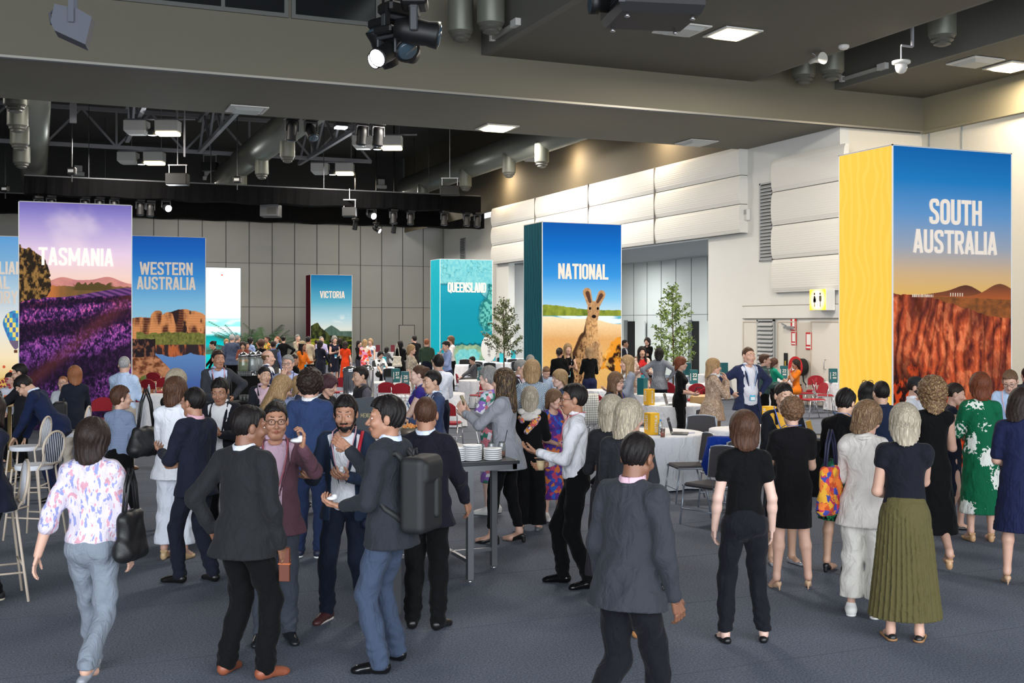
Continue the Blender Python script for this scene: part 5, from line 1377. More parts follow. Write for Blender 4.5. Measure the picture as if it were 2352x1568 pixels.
tower(11.86, 26.4, 'tower reading NATIONAL with a kangaroo on a beach', art_nat, art_side((22, 92, 104), (16, 78, 92), 2), [('NATIONAL', .700*K, .082*K, TW*.51, 1.43)], 300, .48, .22)
tower(15.0, 43.5, 'turquoise tower reading QUEENSLAND with a heart-shaped reef', art_qld, art_side((0, 160, 178), (10, 172, 186), 3), [('QUEENSLAND', .722*K, .083*K, TW*.51, 1.66)], 240, .48, .42)
tower(13.5, 60.5, 'far tower reading VICTORIA with a green mountain valley', art_vic, art_side((84, 12, 34), (76, 10, 30), 4), [('VICTORIA', .740*K, .078*K, TW*.52, 1.36)], 160, .48, .14)
tower(-.41, 26.2, 'large tower reading TASMANIA with purple lavender rows', art_tas, art_side((90, 60, 120), (96, 66, 126), 5), [('TASMANIA', .722*K, .078*K, TW*.50, 1.50)], 400, .50, .3)
tower(2.37, 35.3, 'tower reading WESTERN AUSTRALIA with striped rock domes and a lake', art_wa, art_side((120, 70, 50), (126, 76, 56), 6), [('WESTERN', .762*K, .078*K, TW*.50, 1.52), ('AUSTRALIA', .672*K, .078*K, TW*.50, 1.68)], 260, .50, .3)
tower(-2.62, 37.0, 'tower at the left edge showing LIAN, AL, ORY and a hot air balloon', art_act, art_side((90, 120, 150), (96, 126, 156), 7), [('AUSTRALIAN', .765*K, .078*K, TW*.53, 1.88), ('CAPITAL', .675*K, .078*K, TW*.50, 1.30), ('TERRITORY', .585*K, .078*K, TW*.52, 1.66)], 240, .50, .3)
r = empty('video_screen', (6.5, 54.3, 0), 0, 'bright white and teal video screen beyond the Western Australia tower', 'screen')
MB().box(0, .01, 0, 2.3, .3, THt, .01).build('screen_housing', mat('screen_black', (12, 12, 12), .5), r)
print_face('screen_picture', (.02, 0, 0), (1, 0), 2.26, THt-.02, art_screen, 140, 300, .85, r)
# ------------------------------------------------------------------ lamps and stage gear
WARM = mat('lit_warm_diffuser', (255, 236, 190), .5, emit=1.9)
COOL = mat('lit_cool_lens', (238, 246, 255), .5, emit=9.0)
LWHITE = mat('lamp_housing_white', (206, 206, 202), .5)
GEAR = mat('stage_black', (16, 16, 18), .5); GEAR2 = mat('stage_grey', (62, 64, 68), .4, .2)
def ceiling_lamp(px, py, hz, lit, label, size=.92):
    z = (hz-CAMH)*FPX/(HOR-py); X, Y = pix(px, z)
    r = empty('ceiling_light', (X, Y, hz), 0, label, 'light')
    f = MB(); s = size/2
    f.box(-s, -s, -.03, -s+.07, s, .0).box(s-.07, -s, -.03, s, s, 0).box(-s+.07, -s, -.03, s-.07, -s+.07, 0).box(-s+.07, s-.07, -.03, s-.07, s, 0)
    f.build('light_frame', LWHITE, r)
    d = MB(); d.loft([[(-s+.07, -s+.07, -.012), (s-.07, -s+.07, -.012), (s-.07, s-.07, -.012), (-s+.07, s-.07, -.012)], [(-s+.18, -s+.18, -.09), (s-.18, -s+.18, -.09), (s-.18, s-.18, -.09), (-s+.18, s-.18, -.09)]], True)
    d.build('diffuser', WARM if lit else mat('frosted_diffuser', (176, 180, 178), .4), r)
    if lit: area_light('ceiling_light_glow', (X, Y, hz-.14), (0, 0, -1), .8, .8, 130, (1.0, .82, .60))
ceiling_lamp(1683, 76, 8.47, True, 'lit square ceiling light right of the projector')
ceiling_lamp(2322, 152, 8.47, True, 'lit square ceiling light at the right edge of the picture')
ceiling_lamp(2240, 141, 8.47, False, 'unlit square ceiling light beside the lit one near the right edge')
ceiling_lamp(1566, 66, 8.47, False, 'unlit square ceiling light half hidden behind the projector')
ceiling_lamp(1142, 292, 7.53, True, 'lit square light in the middle of the beam underside')
ceiling_lamp(567, 250, 7.53, False, 'unlit square light in the beam underside at left')
ceiling_lamp(1600, 326, 7.53, False, 'unlit square light in the beam underside at right')
def pendant(px, py, label, hz=9.3, flip=1):
    z = (hz-CAMH)*FPX/(HOR-py); X, Y = pix(px, z)
    r = empty('high_bay_light', (X, Y, hz), -TH, label, 'light')
    MB().loft([[(-1.15*flip-.4, -.3, .42), (-1.15*flip+.4, -.3, .42), (-1.15*flip+.4, .3, .42), (-1.15*flip-.4, .3, .42)], [(-1.15*flip-.4, -.3, .05), (-1.15*flip+.4, -.3, .05), (-1.15*flip+.4, .3, .05), (-1.15*flip-.4, .3, .05)], [(-1.15*flip-.28, -.2, -.08), (-1.15*flip+.28, -.2, -.08), (-1.15*flip+.28, .2, -.08), (-1.15*flip-.28, .2, -.08)]]).build('unlit_lamp_housing', LWHITE, r)
    MB().box(-.42, -.3, .02, .42, .3, .45, .03).build('lit_lamp_housing', LWHITE, r)
    MB().box(-.40, -.28, -.10, .40, .28, .03, .03).build('diffuser', WARM, r)
    o = MB(); o.lathe([(.05, .3), (.16, .2), (.17, .0)], (-.58, 0, -.1), 14, False); o.build('spot_shade', GEAR2, r)
    MB().lathe([(.16, -.085), (0, -.10)], (-.58, 0, 0), 14).build('spot_lens', COOL, r)
    MB().bar((-1.6, 0, .5), (1.0, 0, .5), .05).bar((-1.0, 0, .5), (-1.0, 0, 2.6), .02).bar((.3, 0, .5), (.3, 0, 2.6), .02).build('hanging_bar', STEEL, r)
    area_light('high_bay_glow', (X, Y, hz-.2), (0, 0, -1), .8, .6, 120, (1.0, .86, .68))
for px, py, lb in ((386, 305, 'nearer pair of hanging lamps at left, right box lit'), (355, 373, 'further pair of hanging lamps at left, right box lit'), (900, 338, 'pair of hanging lamps behind the row of moving stage lights'),
                   (792, 397, 'far pair of hanging lamps left of the small wall speaker'), (1128, 418, 'far pair of hanging lamps beside the right spiral duct'), (1283, 366, 'nearer pair of hanging lamps beside the right spiral duct')):
    pendant(px, py, lb)
for _y in (33.5, 40.5, 47.5): area_light('wall_wash', (18.9, _y, 8.9), (.75, 0, -.9), .3, .3, 55, (1.0, .80, .55))
def moving_head(X, Y, Z, rz, tilt, label, s=1.0, lit=False, rod=.3):
    r = empty('moving_head_light', (X, Y, Z), rz, label, 'stage light', 'stage lights'); r.scale = (s, s, s); r.rotation_euler = (0, 0, rz)
    MB().box(-.2, -.16, -.14, .2, .16, 0, .03).box(-.03, -.03, 0, .03, .03, rod/s).build('light_base', GEAR, r)
    y = MB(); y.box(-.21, -.05, -.46, -.17, .05, -.16, .015).box(.17, -.05, -.46, .21, .05, -.16, .015).box(-.21, -.06, -.20, .21, .06, -.14, .02); y.build('yoke', GEAR2, r)
    h = MB(); h.lathe([(0, .26), (.11, .24), (.15, .12), (.16, 0), (.15, -.16), (.165, -.26), (.165, -.30)], n=18)
    o = h.build('lamp_head', GEAR, r); o.location = (0, 0, -.42); o.rotation_euler = (math.radians(tilt), 0, 0)
    l = MB(); l.lathe([(.145, -.302), (.10, -.325), (0, -.335)], n=18)
    q = l.build('lens', COOL if lit else mat('dark_lens', (60, 76, 88), .1), o)
    return r
def at_h(px, py, z): X, Y = pix(px, z); return X, Y, pixh(py, z)
for px, py, z, rz, ti, lit, lb, s in ((912, 10, 15.4, .3, -50, False, 'upper right moving head of the black cluster hung at the top edge', 1.1), (952, -8, 15.0, 1.2, -80, False, 'moving head with pale lens at the top right of the cluster', 1.1),
                                   (884, 45, 15.6, 2.0, 150, False, 'middle left moving head of the black cluster at the top', 1.0), (890, 62, 15.2, -1.0, -60, True, 'lower moving head of the top cluster with a glowing lens', .8), (884, 78, 15.9, -1.1, -66, True, 'lowest moving head of the top cluster with a glowing lens', .75),
                                   (925, 45, 15.9, .7, 120, False, 'moving head behind the middle of the top cluster', 1.0)):
    X, Y, Z = at_h(px, py, z); moving_head(X, Y, Z, rz, ti, lb, s, lit)
X, Y, Z = at_h(905, -10, 15.6); r = empty('lighting_truss', (X, Y, Z), 1.2, 'short truss holding the cluster of stage lights at the top edge', 'truss')
MB().bar((-.7, 0, .25), (.7, 0, .25), .06).bar((-.7, .3, .25), (.7, .3, .25), .06).bar((-.7, 0, .25), (-.7, .3, .25), .05).bar((.7, 0, .25), (.7, .3, .25), .05).bar((0, 0, .25), (0, .3, .25), .04).build('truss_chord', GEAR2, r)
MB().bar((-.5, .15, .2), (-.5, .15, 12.1-Z), .05).bar((.5, .15, .2), (.5, .15, 12.1-Z), .05).build('drop_pole', GEAR2, r)
X0, Y0 = pix(590, 38.5); Xb, Yb2 = pix(945, 40.0)
r = empty('lighting_bar', (0, 0, 0), 0, 'black bar carrying the row of four moving lights behind the beam', 'truss')
MB().bar((X0, 37.0, 9.15), (Xb+.5, 37.0, 9.15), .10).bar((X0, 37.3, 9.4), (Xb+.5, 37.3, 9.4), .08).bar((X0+.4, 37.1, 9.2), (X0+.4, 37.1, 12), .03).bar((Xb, 37.1, 9.2), (Xb, 37.1, 12), .03).build('bar_tube', GEAR, r)
for px, lb, lit in ((670, 'leftmost moving light on the bar behind the beam', False), (714, 'second moving light on the bar behind the beam', False), (831, 'third moving light on the bar behind the beam', False), (868, 'rightmost moving light on the bar behind the beam', False)):
    r_ = (px-CX)/FPX; z = 37.0/(FWD[1]+RGT[1]*r_); X, Y = pix(px, z); moving_head(X, Y, 9.08, .2, 8 if px != 714 else -40, lb, 1.15, lit, .12)
r = empty('lighting_fixture', (*pix(783, 40), 9.2), 0, 'bright white lit panel between the moving lights on the bar', 'light'); MB().box(-.22, -.2, .0, .22, .2, .18, .02).build('lamp_housing', GEAR2, r); MB().box(-.2, -.18, -.06, .2, .18, 0, .01).build('lit_panel', COOL, r)
MB().bar((0, 0, .18), (0, 0, 2.72), .03).build('hanger', GEAR, r)
# black pelmet drapes
def pelmet(y, x0, x1, z0, z1, label, top):
    r = empty('drape_pelmet', (0, 0, 0), 0, label, 'drape'); n = int((x1-x0)*7); V = []; 
    m = MB(); rings = []
    for i in range(n+1):
        x = x0+(x1-x0)*i/n; o = .03*math.sin(i*1.7)+.02*math.sin(i*.61); d = .03*math.sin(i*.37)
        rings.append([(x, y+o, z0+d), (x, y+o*.3-.01, z1), (x, y+.7, z1), (x, y+.72+o, z0+d)])
    m.loft(rings, True, False); m.build('drape_cloth', mat('black_drape', (5, 5, 6), .95, spec=.1), r)
    t = MB()
    for k in range(4):
        xx = x0+(x1-x0)*(k+.5)/4; t.bar((xx, y+.35, z1), (xx, y+.35, 12.0), .03)
    t.build('hanging_cable', GEAR2, r)
    MB().bar((x0, y+.1, z1+.04), (x1, y+.1, z1+.04), .05).build('truss_rail', GEAR2, r)
pelmet(49.0, -.56, 18.9, 7.42, 8.12, 'front black drape pelmet hung across the hall below the ducts', 1)
pelmet(56.0, -8.5, 21.8, 7.28, 8.12, 'rear black drape pelmet seen just under the front one', 1)
def on_plane(px, Yp): 
    r_ = (px-CX)/FPX; z = Yp/(FWD[1]+RGT[1]*r_); return pix(px, z)[0], z
for px, py, lit, lb in ((903, 478, 0, 'black moving light under the front pelmet, first right of the bright lamp'), (943, 480, 0, 'black moving light under the front pelmet, second right of the bright lamp'), (1020, 482, 0, 'black moving light under the front pelmet, third right of the bright lamp'),
                        (1072, 484, 0, 'black moving light under the front pelmet, left of the last pair'), (1096, 486, 0, 'black moving light under the front pelmet at its right end'), (851, 468, 1, 'bright lit lamp under the front pelmet, right of the small projector'),
                        (381, 452, 1, 'brightest lamp, blazing under the front pelmet beside the Tasmania tower'), (322, 455, 0, 'black moving light just right of the Tasmania tower top'), (345, 458, 0, 'second black moving light right of the Tasmania tower top'),
                        (88, 448, 0, 'black light peeking above the left of the Tasmania tower'), (117, 446, 0, 'black light peeking above the Tasmania tower, second from its left end'), (195, 448, 0, 'black light above the middle of the Tasmania tower'), (228, 449, 0, 'black light above the Tasmania tower, right of its middle'), (262, 450, 0, 'last black light above the right part of the Tasmania tower')):
    x, z = on_plane(px, 49.35); moving_head(x, 49.35, min(pixh(py, z), 7.55)-.02, .3, 0 if not lit else -72, lb, .95, bool(lit))
    if lit:
        area_light('spot_glow', (x-.1, 48.7, pixh(py, z)-.5), (-.25, -1, -.35), .3, .3, 90, (.95, .97, 1))
for px, py, lb, lit in ((816, 506, 'small dark spotlight hanging lower, left of the lit one', 0), (864, 515, 'small hanging spotlight with lit round lens below the bright lamp', 1), (905, 514, 'small tilted spotlight right of the lit round one', 0)):
    x, z = on_plane(px, 52); moving_head(x, 52, pixh(py, z)+.1, .8, -60 if lit else 10, lb, .75, bool(lit), 11.9-pixh(py, z)-.1)
def gear_box(px, py, z, w, h, d, label, name='stage_speaker', m=GEAR, lens=False, hang=8.2, rz=None):
    X, Y = pix(px, z); Z = pixh(py, z); r = empty(name, (X, Y, Z), -TH if rz is None else rz, label, 'projector' if lens else 'speaker')
    MB().box(-w/2, -d/2, -h/2, w/2, d/2, h/2, .02).build('casing', m, r)
    MB().bar((-w*.4, 0, h/2), (-w*.4, 0, h/2+.35), .03).bar((w*.4, 0, h/2), (w*.4, 0, h/2+.35), .03).bar((-w*.45, 0, h/2+.35), (w*.45, 0, h/2+.35), .04).bar((0, 0, h/2+.35), (0, 0, hang-Z), .03).build('bracket', mat('bracket_alu', (190, 190, 192), .4, .4), r)
    if lens: MB().box(-w*.1, -d/2-.01, -h*.3, w*.4, -d/2, h*.2).build('rear_panel', mat('rear_panel', (40, 38, 34), .5), r)
    else: MB().box(-w*.46, -d/2-.012, -h*.44, w*.46, -d/2, h*.44).build('speaker_grille', mat('grille_black', (12, 12, 12), .7), r)
gear_box(622, 484, 49.5, .8, .55, .8, 'black projector hung under the pelmet left of the bright lamp', 'projector', GEAR2, True)
gear_box(803, 487, 50, .62, .40, .5, 'small black box speaker between projector and bright lamp')
gear_box(408, 412, 45.5, .85, .46, .5, 'black box speaker in a pale bracket on the pelmet, left of centre', hang=11.9)
gear_box(1033, 438, 50, .85, .42, .5, 'black box speaker in a pale bracket at the right end of the pelmet', hang=11.9)
gear_box(482, 383, 55, .75, .42, .4, 'dark box speaker high on the rear upper wall', hang=11.9)
for px, py, lb in ((478, 405, 'small white light fitting on the upper back wall, left of the middle duct'), (876, 425, 'small white light fitting on the upper back wall, right of the middle duct'), (180, 395, 'small white light fitting on the upper back wall at left')):
    x, z = on_plane(px, YB-.4); r = empty('wall_uplight', (x, YB-.25, pixh(py, z)), 0, lb, 'light'); MB().box(-.3, -.28, -.2, .3, 0, .0, .02).box(-.2, -.2, .0, .2, 0, .35, .02).build('fitting_body', LWHITE, r)
for px, py, z, lb in ((165, 393, 42, 'chain hoist with white label left of the black box speaker'), (545, 413, 46, 'chain hoist with white label in front of the middle duct'), (12, 434, 48, 'chain hoist at the left edge of the picture')):
    X, Y = pix(px, z); Z = pixh(py, z); r = empty('chain_hoist', (X, Y, Z), -TH, lb, 'hoist'); MB().box(-.16, -.12, -.14, .16, .12, .14, .04).build('hoist_body', GEAR, r)
    MB().box(-.10, -.125, -.05, .10, -.12, .05).build('hoist_label', WHT, r); MB().bar((0, 0, .14), (0, 0, 11.9-Z), .035).bar((0, 0, -.14), (0, 0, -.4), .03).build('hoist_chain', GEAR2, r)
# big projector at the top edge
X, Y = pix(1497, 12.0); Z = pixh(22, 12.0)
r = empty('projector', (X, Y, Z), -TH+.16, 'large black projector hung at the top edge right of centre', 'projector')
MB().loft([[(-.42, -.35, -.13), (.42, -.35, -.13), (.42, .35, -.13), (-.42, .35, -.13)], [(-.46, -.4, -.04), (.46, -.4, -.04), (.46, .4, -.04), (-.46, .4, -.04)], [(-.46, -.4, .22), (.46, -.4, .22), (.46, .4, .22), (-.46, .4, .22)]]).build('casing', GEAR, r)
v = MB()
for i in range(7): v.box(-.463, -.30, -.0+.03*i, -.458, .1, .012+.03*i)
v.box(-.465, -.41, -.05, -.40, -.39, .2); v.build('side_vents', GEAR2, r)
l = MB(); l.tube([(-.40, .05, .06), (-.56, .05, .06), (-.57, .05, .06), (-.66, .05, .06)], [.10, .10, .125, .125], 20); l.build('lens_barrel', GEAR, r)
l = MB(); l.tube([(-.655, .05, .06), (-.662, .05, .06)], .10, 18); l.build('lens', mat('lens_glass', (70, 84, 96), .05), r)
f = MB()
for a, b in ((-.35, -.3), (.35, -.3), (-.35, .3), (.35, .3)): f.lathe([(.02, -.02), (.03, -.05), (0, -.06)], (a, b, -.12), 10)
f.build('foot', mat('chrome', (200, 200, 205), .15, .9), r)
MB().bar((-.3, 0, .2), (-.3, 0, 8.48-Z), .06).bar((.3, 0, .2), (.3, 0, 8.48-Z), .06).bar((-.4, 0, .3), (.4, 0, .3), .06).build('ceiling_mount', GEAR2, r)
# grey hanging loudspeaker at the top left
X, Y = pix(172, 13.0); Z = pixh(60, 13.0); GS = mat('speaker_grey', (70, 74, 86), .55, bump=.1)
r = empty('loudspeaker', (X, Y, Z), -TH+.25, 'grey wedge loudspeaker hung by a yoke at the top left', 'speaker')
MB().loft([[(-.20, -.16, .20), (.05, -.16, .16), (.05, .16, .16), (-.20, .16, .20)], [(-.24, -.16, .0), (.20, -.16, .08), (.20, .16, .08), (-.24, .16, .0)], [(-.20, -.16, -.10), (.13, -.16, -.24), (.13, .16, -.24), (-.20, .16, -.10)]]).build('cabinet', GS, r)
MB().bar((-.02, -.18, .0), (-.02, -.18, .45), .06, .02).bar((-.02, .18, .0), (-.02, .18, .45), .06, .02).bar((-.02, -.18, .45), (-.02, .18, .45), .06).bar((-.02, 0, .45), (-.02, 0, 12.1-Z), .06).build('yoke', GS, r)
MB().tube([(-.20, 0, .2), (-.27, 0, .12), (-.25, 0, .0)], .014).build('handle', GS, r)
# small things on the near ceiling
X, Y = pix(2070, 24); r = empty('security_camera', (X, Y, 0), 0, 'white dome camera on a bracket at the upper right', 'camera'); zc_ = pixh(150, 24)
MB().lathe([(0, .10), (.19, .09), (.19, .04), (.12, .02)], (0, 0, zc_)).build('camera_plate', LWHITE, r); MB().lathe([(.125, .02), (.125, -.06), (.10, -.13), (.05, -.17), (0, -.18)], (0, 0, zc_)).build('camera_dome', mat('dome_white', (200, 198, 194), .25), r)
MB().bar((0, 0, zc_+.1), (0, 0, zc_+.42), .02).bar((0, 0, zc_+.42), (.3, .0, zc_+.42), .04).bar((.3, 0, zc_+.42), (.3, 0, 10.2), .05).build('camera_bracket', STEEL, r)
X, Y = pix(1875, 26); zc_ = pixh(138, 26); r = empty('horn_speaker', (X, Y, zc_), -TH, 'small grey horn speaker under the edge of the near ceiling', 'speaker')
MB().tube([(-.1, .15, 0), (-.02, 0, 0), (.06, -.12, 0), (.10, -.20, 0)], [.06, .06, .10, .14], 18).build('horn', mat('horn_grey', (196, 194, 186), .5), r); MB().tube([(-.02, .02, 0), (-.02, .02, .12), (-.1, .0, 8.48-zc_)], .012).build('horn_bracket', STEEL, r)
X, Y = pix(1938, 6.18*2600/(740-104)); r = empty('smoke_detector', (X, Y, 8.48), 0, 'small white smoke detector on the ceiling above the horn speaker', 'detector'); MB().lathe([(.12, 0), (.12, -.05), (.08, -.09), (0, -.09)]).build('detector_body', LWHITE, r)
for (a, b, lb) in (((1132, 118), (1188, 82), 'white batten light on the coffer side at the top centre'), ((1935, 200), (2032, 168), 'white batten light on the slot side at the upper right')):
    z1, z2 = ((8.3-CAMH)*FPX/(HOR-a[1]), (8.3-CAMH)*FPX/(HOR-b[1])) if a[0] < 1500 else ((8.60-CAMH)*FPX/(HOR-a[1]), (8.60-CAMH)*FPX/(HOR-b[1]))
    xw = 9.40 if a[0] < 1500 else 19.46
    def yx(px): 
        q = (px-CX)/FPX; return xw*(FWD[1]+RGT[1]*q)/(FWD[0]+RGT[0]*q)
    y1, y2 = yx(a[0]), yx(b[0]); zz = 8.66
    r = empty('batten_light', (xw, 0, 0), 0, lb, 'light'); MB().box(-.05, y1, zz-.03, .04, y2, zz+.05).build('batten_tube', mat('tube_grey', (168, 168, 162), .4), r); MB().box(-.08, y2-.1, zz-.05, .04, y2+.2, zz+.10).build('end_cap', LWHITE, r); MB().box(-.07, y1-.05, zz-.05, .04, y1+.05, zz+.1).build('end_cap', LWHITE, r)
# ------------------------------------------------------------------ tables, chairs
LIN = cloth((226, 227, 232), None, rough=.8, sheen=0)
def table_cloth(X, Y, r_, h, label, cat='table', black=False, box=None, group='white-clothed tables'):
    root = empty('clothed_table', (X, Y, 0), 0, label, cat, group)
    n = 96; prof = ((0, h), (r_*.97, h), (r_, h-.006), (r_*1.01, h-.03), (r_*1.02, h*.6), (r_*1.05, h*.3), (r_*1.07, .02))
    m = MB(); rings = []
    for i, (q, z) in enumerate(prof):
        k = max(0, (h-.03-z)/h)
        ring = []
        for j in range(n):
            a = 2*math.pi*j/n; w = 1+k*.10*(math.sin(a*9+X*3)+.5*math.sin(a*16+Y))*.7
            x, y = q*w*math.cos(a), q*w*math.sin(a)
            if box: 
                c = max(abs(math.cos(a)), abs(math.sin(a))); x, y = q/r_*w*math.cos(a)/c*box[0], q/r_*w*math.sin(a)/c*box[1]
            ring.append((x, y, z))
        rings.append(ring)
    m.loft(rings[::-1], False, True); m.build('tablecloth', LIN if not black else cloth((18, 18, 20)), root)
    MB().lathe([(0, h-.03), (min(r_, 9)*.9 if not box else min(box)*.9, h-.03), (min(r_, 9)*.9 if not box else min(box)*.9, h-.05), (0, h-.05)], n=24).lathe([(.04, h-.05), (.04, .03), (.25, .0), (0, .0)]).build('table_base', GEAR2, root)
    return root
def wp(px, z): return pix(px, z)
TB = [(1500, 16.1, .72, .74, 'round white-clothed table in front, with open laptop, yellow sign and orange drink'), (1543, 21.6, .56, .74, 'white-clothed table behind the front one, with silver laptop and yellow sign'),
      (1700, 16.6, .45, .74, 'white-clothed table behind the brown bobbed woman'), (1940, 29.6, .5, .74, 'white-clothed table with sign 21 beside the yellow tower side'), (1790, 31.5, .5, .74, 'white-clothed table with sign 22 where the woman in orange sits'),
      (1600, 28.8, .5, .74, 'white-clothed table with sign 23'), (1505, 24.6, .48, .74, 'white-clothed table left of the plaid blazer woman'), (1382, 26.2, .42, .74, 'white-clothed table behind the plaid-coated chair'), (1092, 30.6, .45, .74, 'white-clothed table with sign 28'),
      (893, 39.4, .62, .74, 'white-clothed table with turquoise sign 43'), (1062, 41.5, .6, .74, 'white-clothed table where the man in grey types'), (1143, 44, .6, .74, 'white-clothed table just left of the small tree'), (1095, 46, .5, .74, 'white-clothed table in front of the heart-reef picture'),
      (1180, 49, .5, .74, 'far white-clothed table right of the small tree'), (348, 24.5, .42, .74, 'white-clothed table beside the man in pale blue shirt'), (1640, 34, .5, .74, 'far white-clothed table below the white pier'), (1015, 25.0, .5, .74, 'white-clothed table behind the big red chair'),
      (893, 29.6, .58, .74, 'white-clothed table with signs 26 and 27'), (1885, 15.4, .5, .74, 'dark round table with laptop between the black-clad women'), (965, 44, .5, .74, 'far white-clothed table behind the black coat and tote')]
TPOS = []
for i, (px, z, rr, hh, lb) in enumerate(TB):
    X, Y = pix(px, z); TPOS.append((X, Y, z)); table_cloth(X, Y, rr, hh, lb, black=(i == 18), group='white-clothed tables' if i != 18 else None)
X, Y = pix(584, 29.6); table_cloth(X, Y, 1, .92, 'black-clothed drinks table with glass dispensers', black=True, box=(.62, .40), group=None)
X, Y = pix(566, 22.5); table_cloth(X, Y, 1, .74, 'lower black-clothed table with glasses in front of the drinks table', black=True, box=(.40, .3), group=None)
X, Y = pix(868, 19.6); TUX, TUY = X, Y; table_cloth(X, Y, 1, .90, 'long white-clothed coffee table with urns and stacked cups', box=(1.0, .45), group=None)
X, Y = pix(22, 17.6); rt = empty('high_table', (X, Y, 0), 0, 'small pale round high table at the left edge with an orange drink', 'table')
MB().lathe([(0, 1.05), (.36, 1.05), (.37, 1.03), (.36, 1.01), (0, 1.01)], n=32).build('tabletop', mat('pale_wood', (196, 164, 126), .5, var=.1), rt); MB().lathe([(.03, 1.01), (.03, .04), (.24, .02), (.24, 0), (0, 0)]).build('table_leg', mat('brass_thin', (150, 130, 90), .4, .6), rt)
# stainless bar table in front
BT = empty('bar_table', (0, 0, 0), 0, 'tall grey steel bar table with stacked white bowls', 'table'); STL = mat('brushed_steel', (126, 128, 132), .38, .75)
MB().box(2.95, 9.32, 1.035, 3.97, 11.35, 1.065, .004).build('tabletop', mat('table_top_dark', (52, 54, 58), .35), BT)
MB().box(2.97, 9.34, .985, 3.95, 9.38, 1.035).box(3.91, 9.34, .985, 3.95, 11.33, 1.035).box(2.97, 9.34, .985, 3.01, 11.33, 1.035).build('apron_rail', STL, BT)
for x, y in ((3.51, 9.37), (3.92, 9.83), (3.92, 11.27), (3.02, 9.40), (3.02, 11.27)):
    MB().box(x-.027, y-.027, .03, x+.027, y+.027, 1.035).build('table_leg', STL, BT)
    MB().lathe([(.022, 0), (.03, .005), (.022, .03), (0, .03)], (x, y, 0)).build('levelling_foot', mat('chrome', (200, 200, 205), .15, .9), BT)
MB().box(3.495, 9.37, .17, 3.525, 11.27, .20).build('stretcher', STL, BT); MB().box(3.02, 9.815, .17, 3.92, 9.845, .20).build('stretcher', STL, BT)
CHINA = mat('white_china', (236, 236, 238), .25)
def stack(X, Y, Z, n, rad, label, prof, dz, cat='bowl', group=None, name='bowl'):
    first = None
    for i in range(n):
        if first is None:
            o = MB().lathe([(q*rad, w) for q, w in prof], n=28).build(name, CHINA); first = o
        else: o = first.copy(); COL.objects.link(o)
        o.location = (X, Y, Z+i*dz); tag(o, label, cat, group)
bp_ = ((0, 0), (.6, 0), (.92, .012), (1, .024), (.98, .027), (.9, .018), (0, .008))
for px, z, n, rad, lb, g in ((1054, 9.95, 7, .070, 'white bowls in the left stack on the bar table', 'left stack of bowls'), (1088.5, 10.0, 8, .087, 'white bowls in the tall middle stack on the bar table', 'middle stack of bowls'), (1136, 10.05, 6, .083, 'white bowls in the right stack on the bar table', 'right stack of bowls')):
    X, Y = pix(px, z); X += .03; Y += .12
    first = None; bz = [(0, 0), (.80, 0), (.97, .006), (1, .010), (1, .017), (.985, .0175), (.9, .014), (0, .012)]
    stack(X, Y, 1.066, n, rad, lb, bz, .0175, group=g)
X, Y = pix(1126, 10.35); 
for k, (dx, lb, cm) in enumerate(((-.10, 'glass jar with pale drink and white straw behind the right bowls', (230, 226, 214)), (.02, 'glass jar with dark straw behind the right bowls', (226, 226, 222)), (.13, 'glass jar with orange drink and black straw at the end of the bowls', (230, 120, 60)))):
    r = empty('drink_jar', (X+dx, Y+.02*k, 1.066), 0, lb, 'glass'); MB().lathe([(.034, 0), (.036, .10), (.028, .12), (.028, .135), (.026, .135), (.026, .12), (.033, .1), (.03, .006), (0, .006)], n=16).build('jar_glass', mat('clear_glass', (235, 240, 240), .05, trans=.9), r)
    MB().lathe([(0, .007), (.030, .007), (.031, .05), (0, .05)], n=14).build('drink', mat('drink%d' % k, cm, .2), r); MB().tube([(0, 0, .02), (.02*(k-1)+.01, .0, .13), (.045*(k-1)+.01, 0, .24)], .0035, 6).build('straw', GEAR if k else WHT, r)
# chairs
def fold_chair(name, seatm, framem, label, arch):
    r = empty(name, (0, 0, 0), 0, label, 'chair')
    m = MB(); m.box(-.22, -.22, .43, .22, .22, .475, .02); m.build('seat', seatm, r)
    m = MB(); n = 9
    f = []; b = []
    for i in range(n):
        x = -.21+.42*i/(n-1); zt = .86-(arch*(abs(x)/.21)**2.5); yb = .22+.03*(1-(x/.21)**2)
        f.append((x, yb+.0, .60 if arch > .05 else .50, zt))
    ring0 = [(x, y-.016, z0) for x, y, z0, z1 in f]+[(x, y+.034, z1) for x, y, z0, z1 in f[::-1]]
    ring1 = [(x, y+.014, z0) for x, y, z0, z1 in f]+[(x, y+.064, z1) for x, y, z0, z1 in f[::-1]]
    k = len(ring0); m.add(ring0+ring1, [(i, i+1, k-2-i, k-1-i) for i in range(n-1)] + [(k+i, 2*k-1-i, 2*k-2-i, k+i+1) for i in range(n-1)] + [(i, k+i, k+(i+1) % k, (i+1) % k) for i in range(k)])
    m.build('backrest', seatm, r)
    if arch < .05: MB().tube([(-.235, .275, .52)]+[(x, y+.045, z1+.008) for x, y, z0, z1 in f]+[(.235, .275, .52)], .012, 8).build('back_rim', framem, r)
    for sx in (-1, 1):
        m = MB(); m.tube([(sx*.235, .275, .84-arch), (sx*.235, .235, .5), (sx*.225, .20, .44), (sx*.225, -.22, .44)], .011, 8); m.build('side_rail', framem, r)
        MB().tube([(sx*.225, -.20, .44), (sx*.235, -.25, .0)], .011, 8).build('leg', framem, r); MB().tube([(sx*.225, .17, .44), (sx*.235, .30, .0)], .011, 8).build('leg', framem, r)
    MB().tube([(-.228, -.235, .18), (.228, -.235, .18)], .008, 6).build('stretcher', framem, r); MB().tube([(-.23, .24, .22), (.23, .24, .22)], .008, 6).build('stretcher', framem, r)
    return r
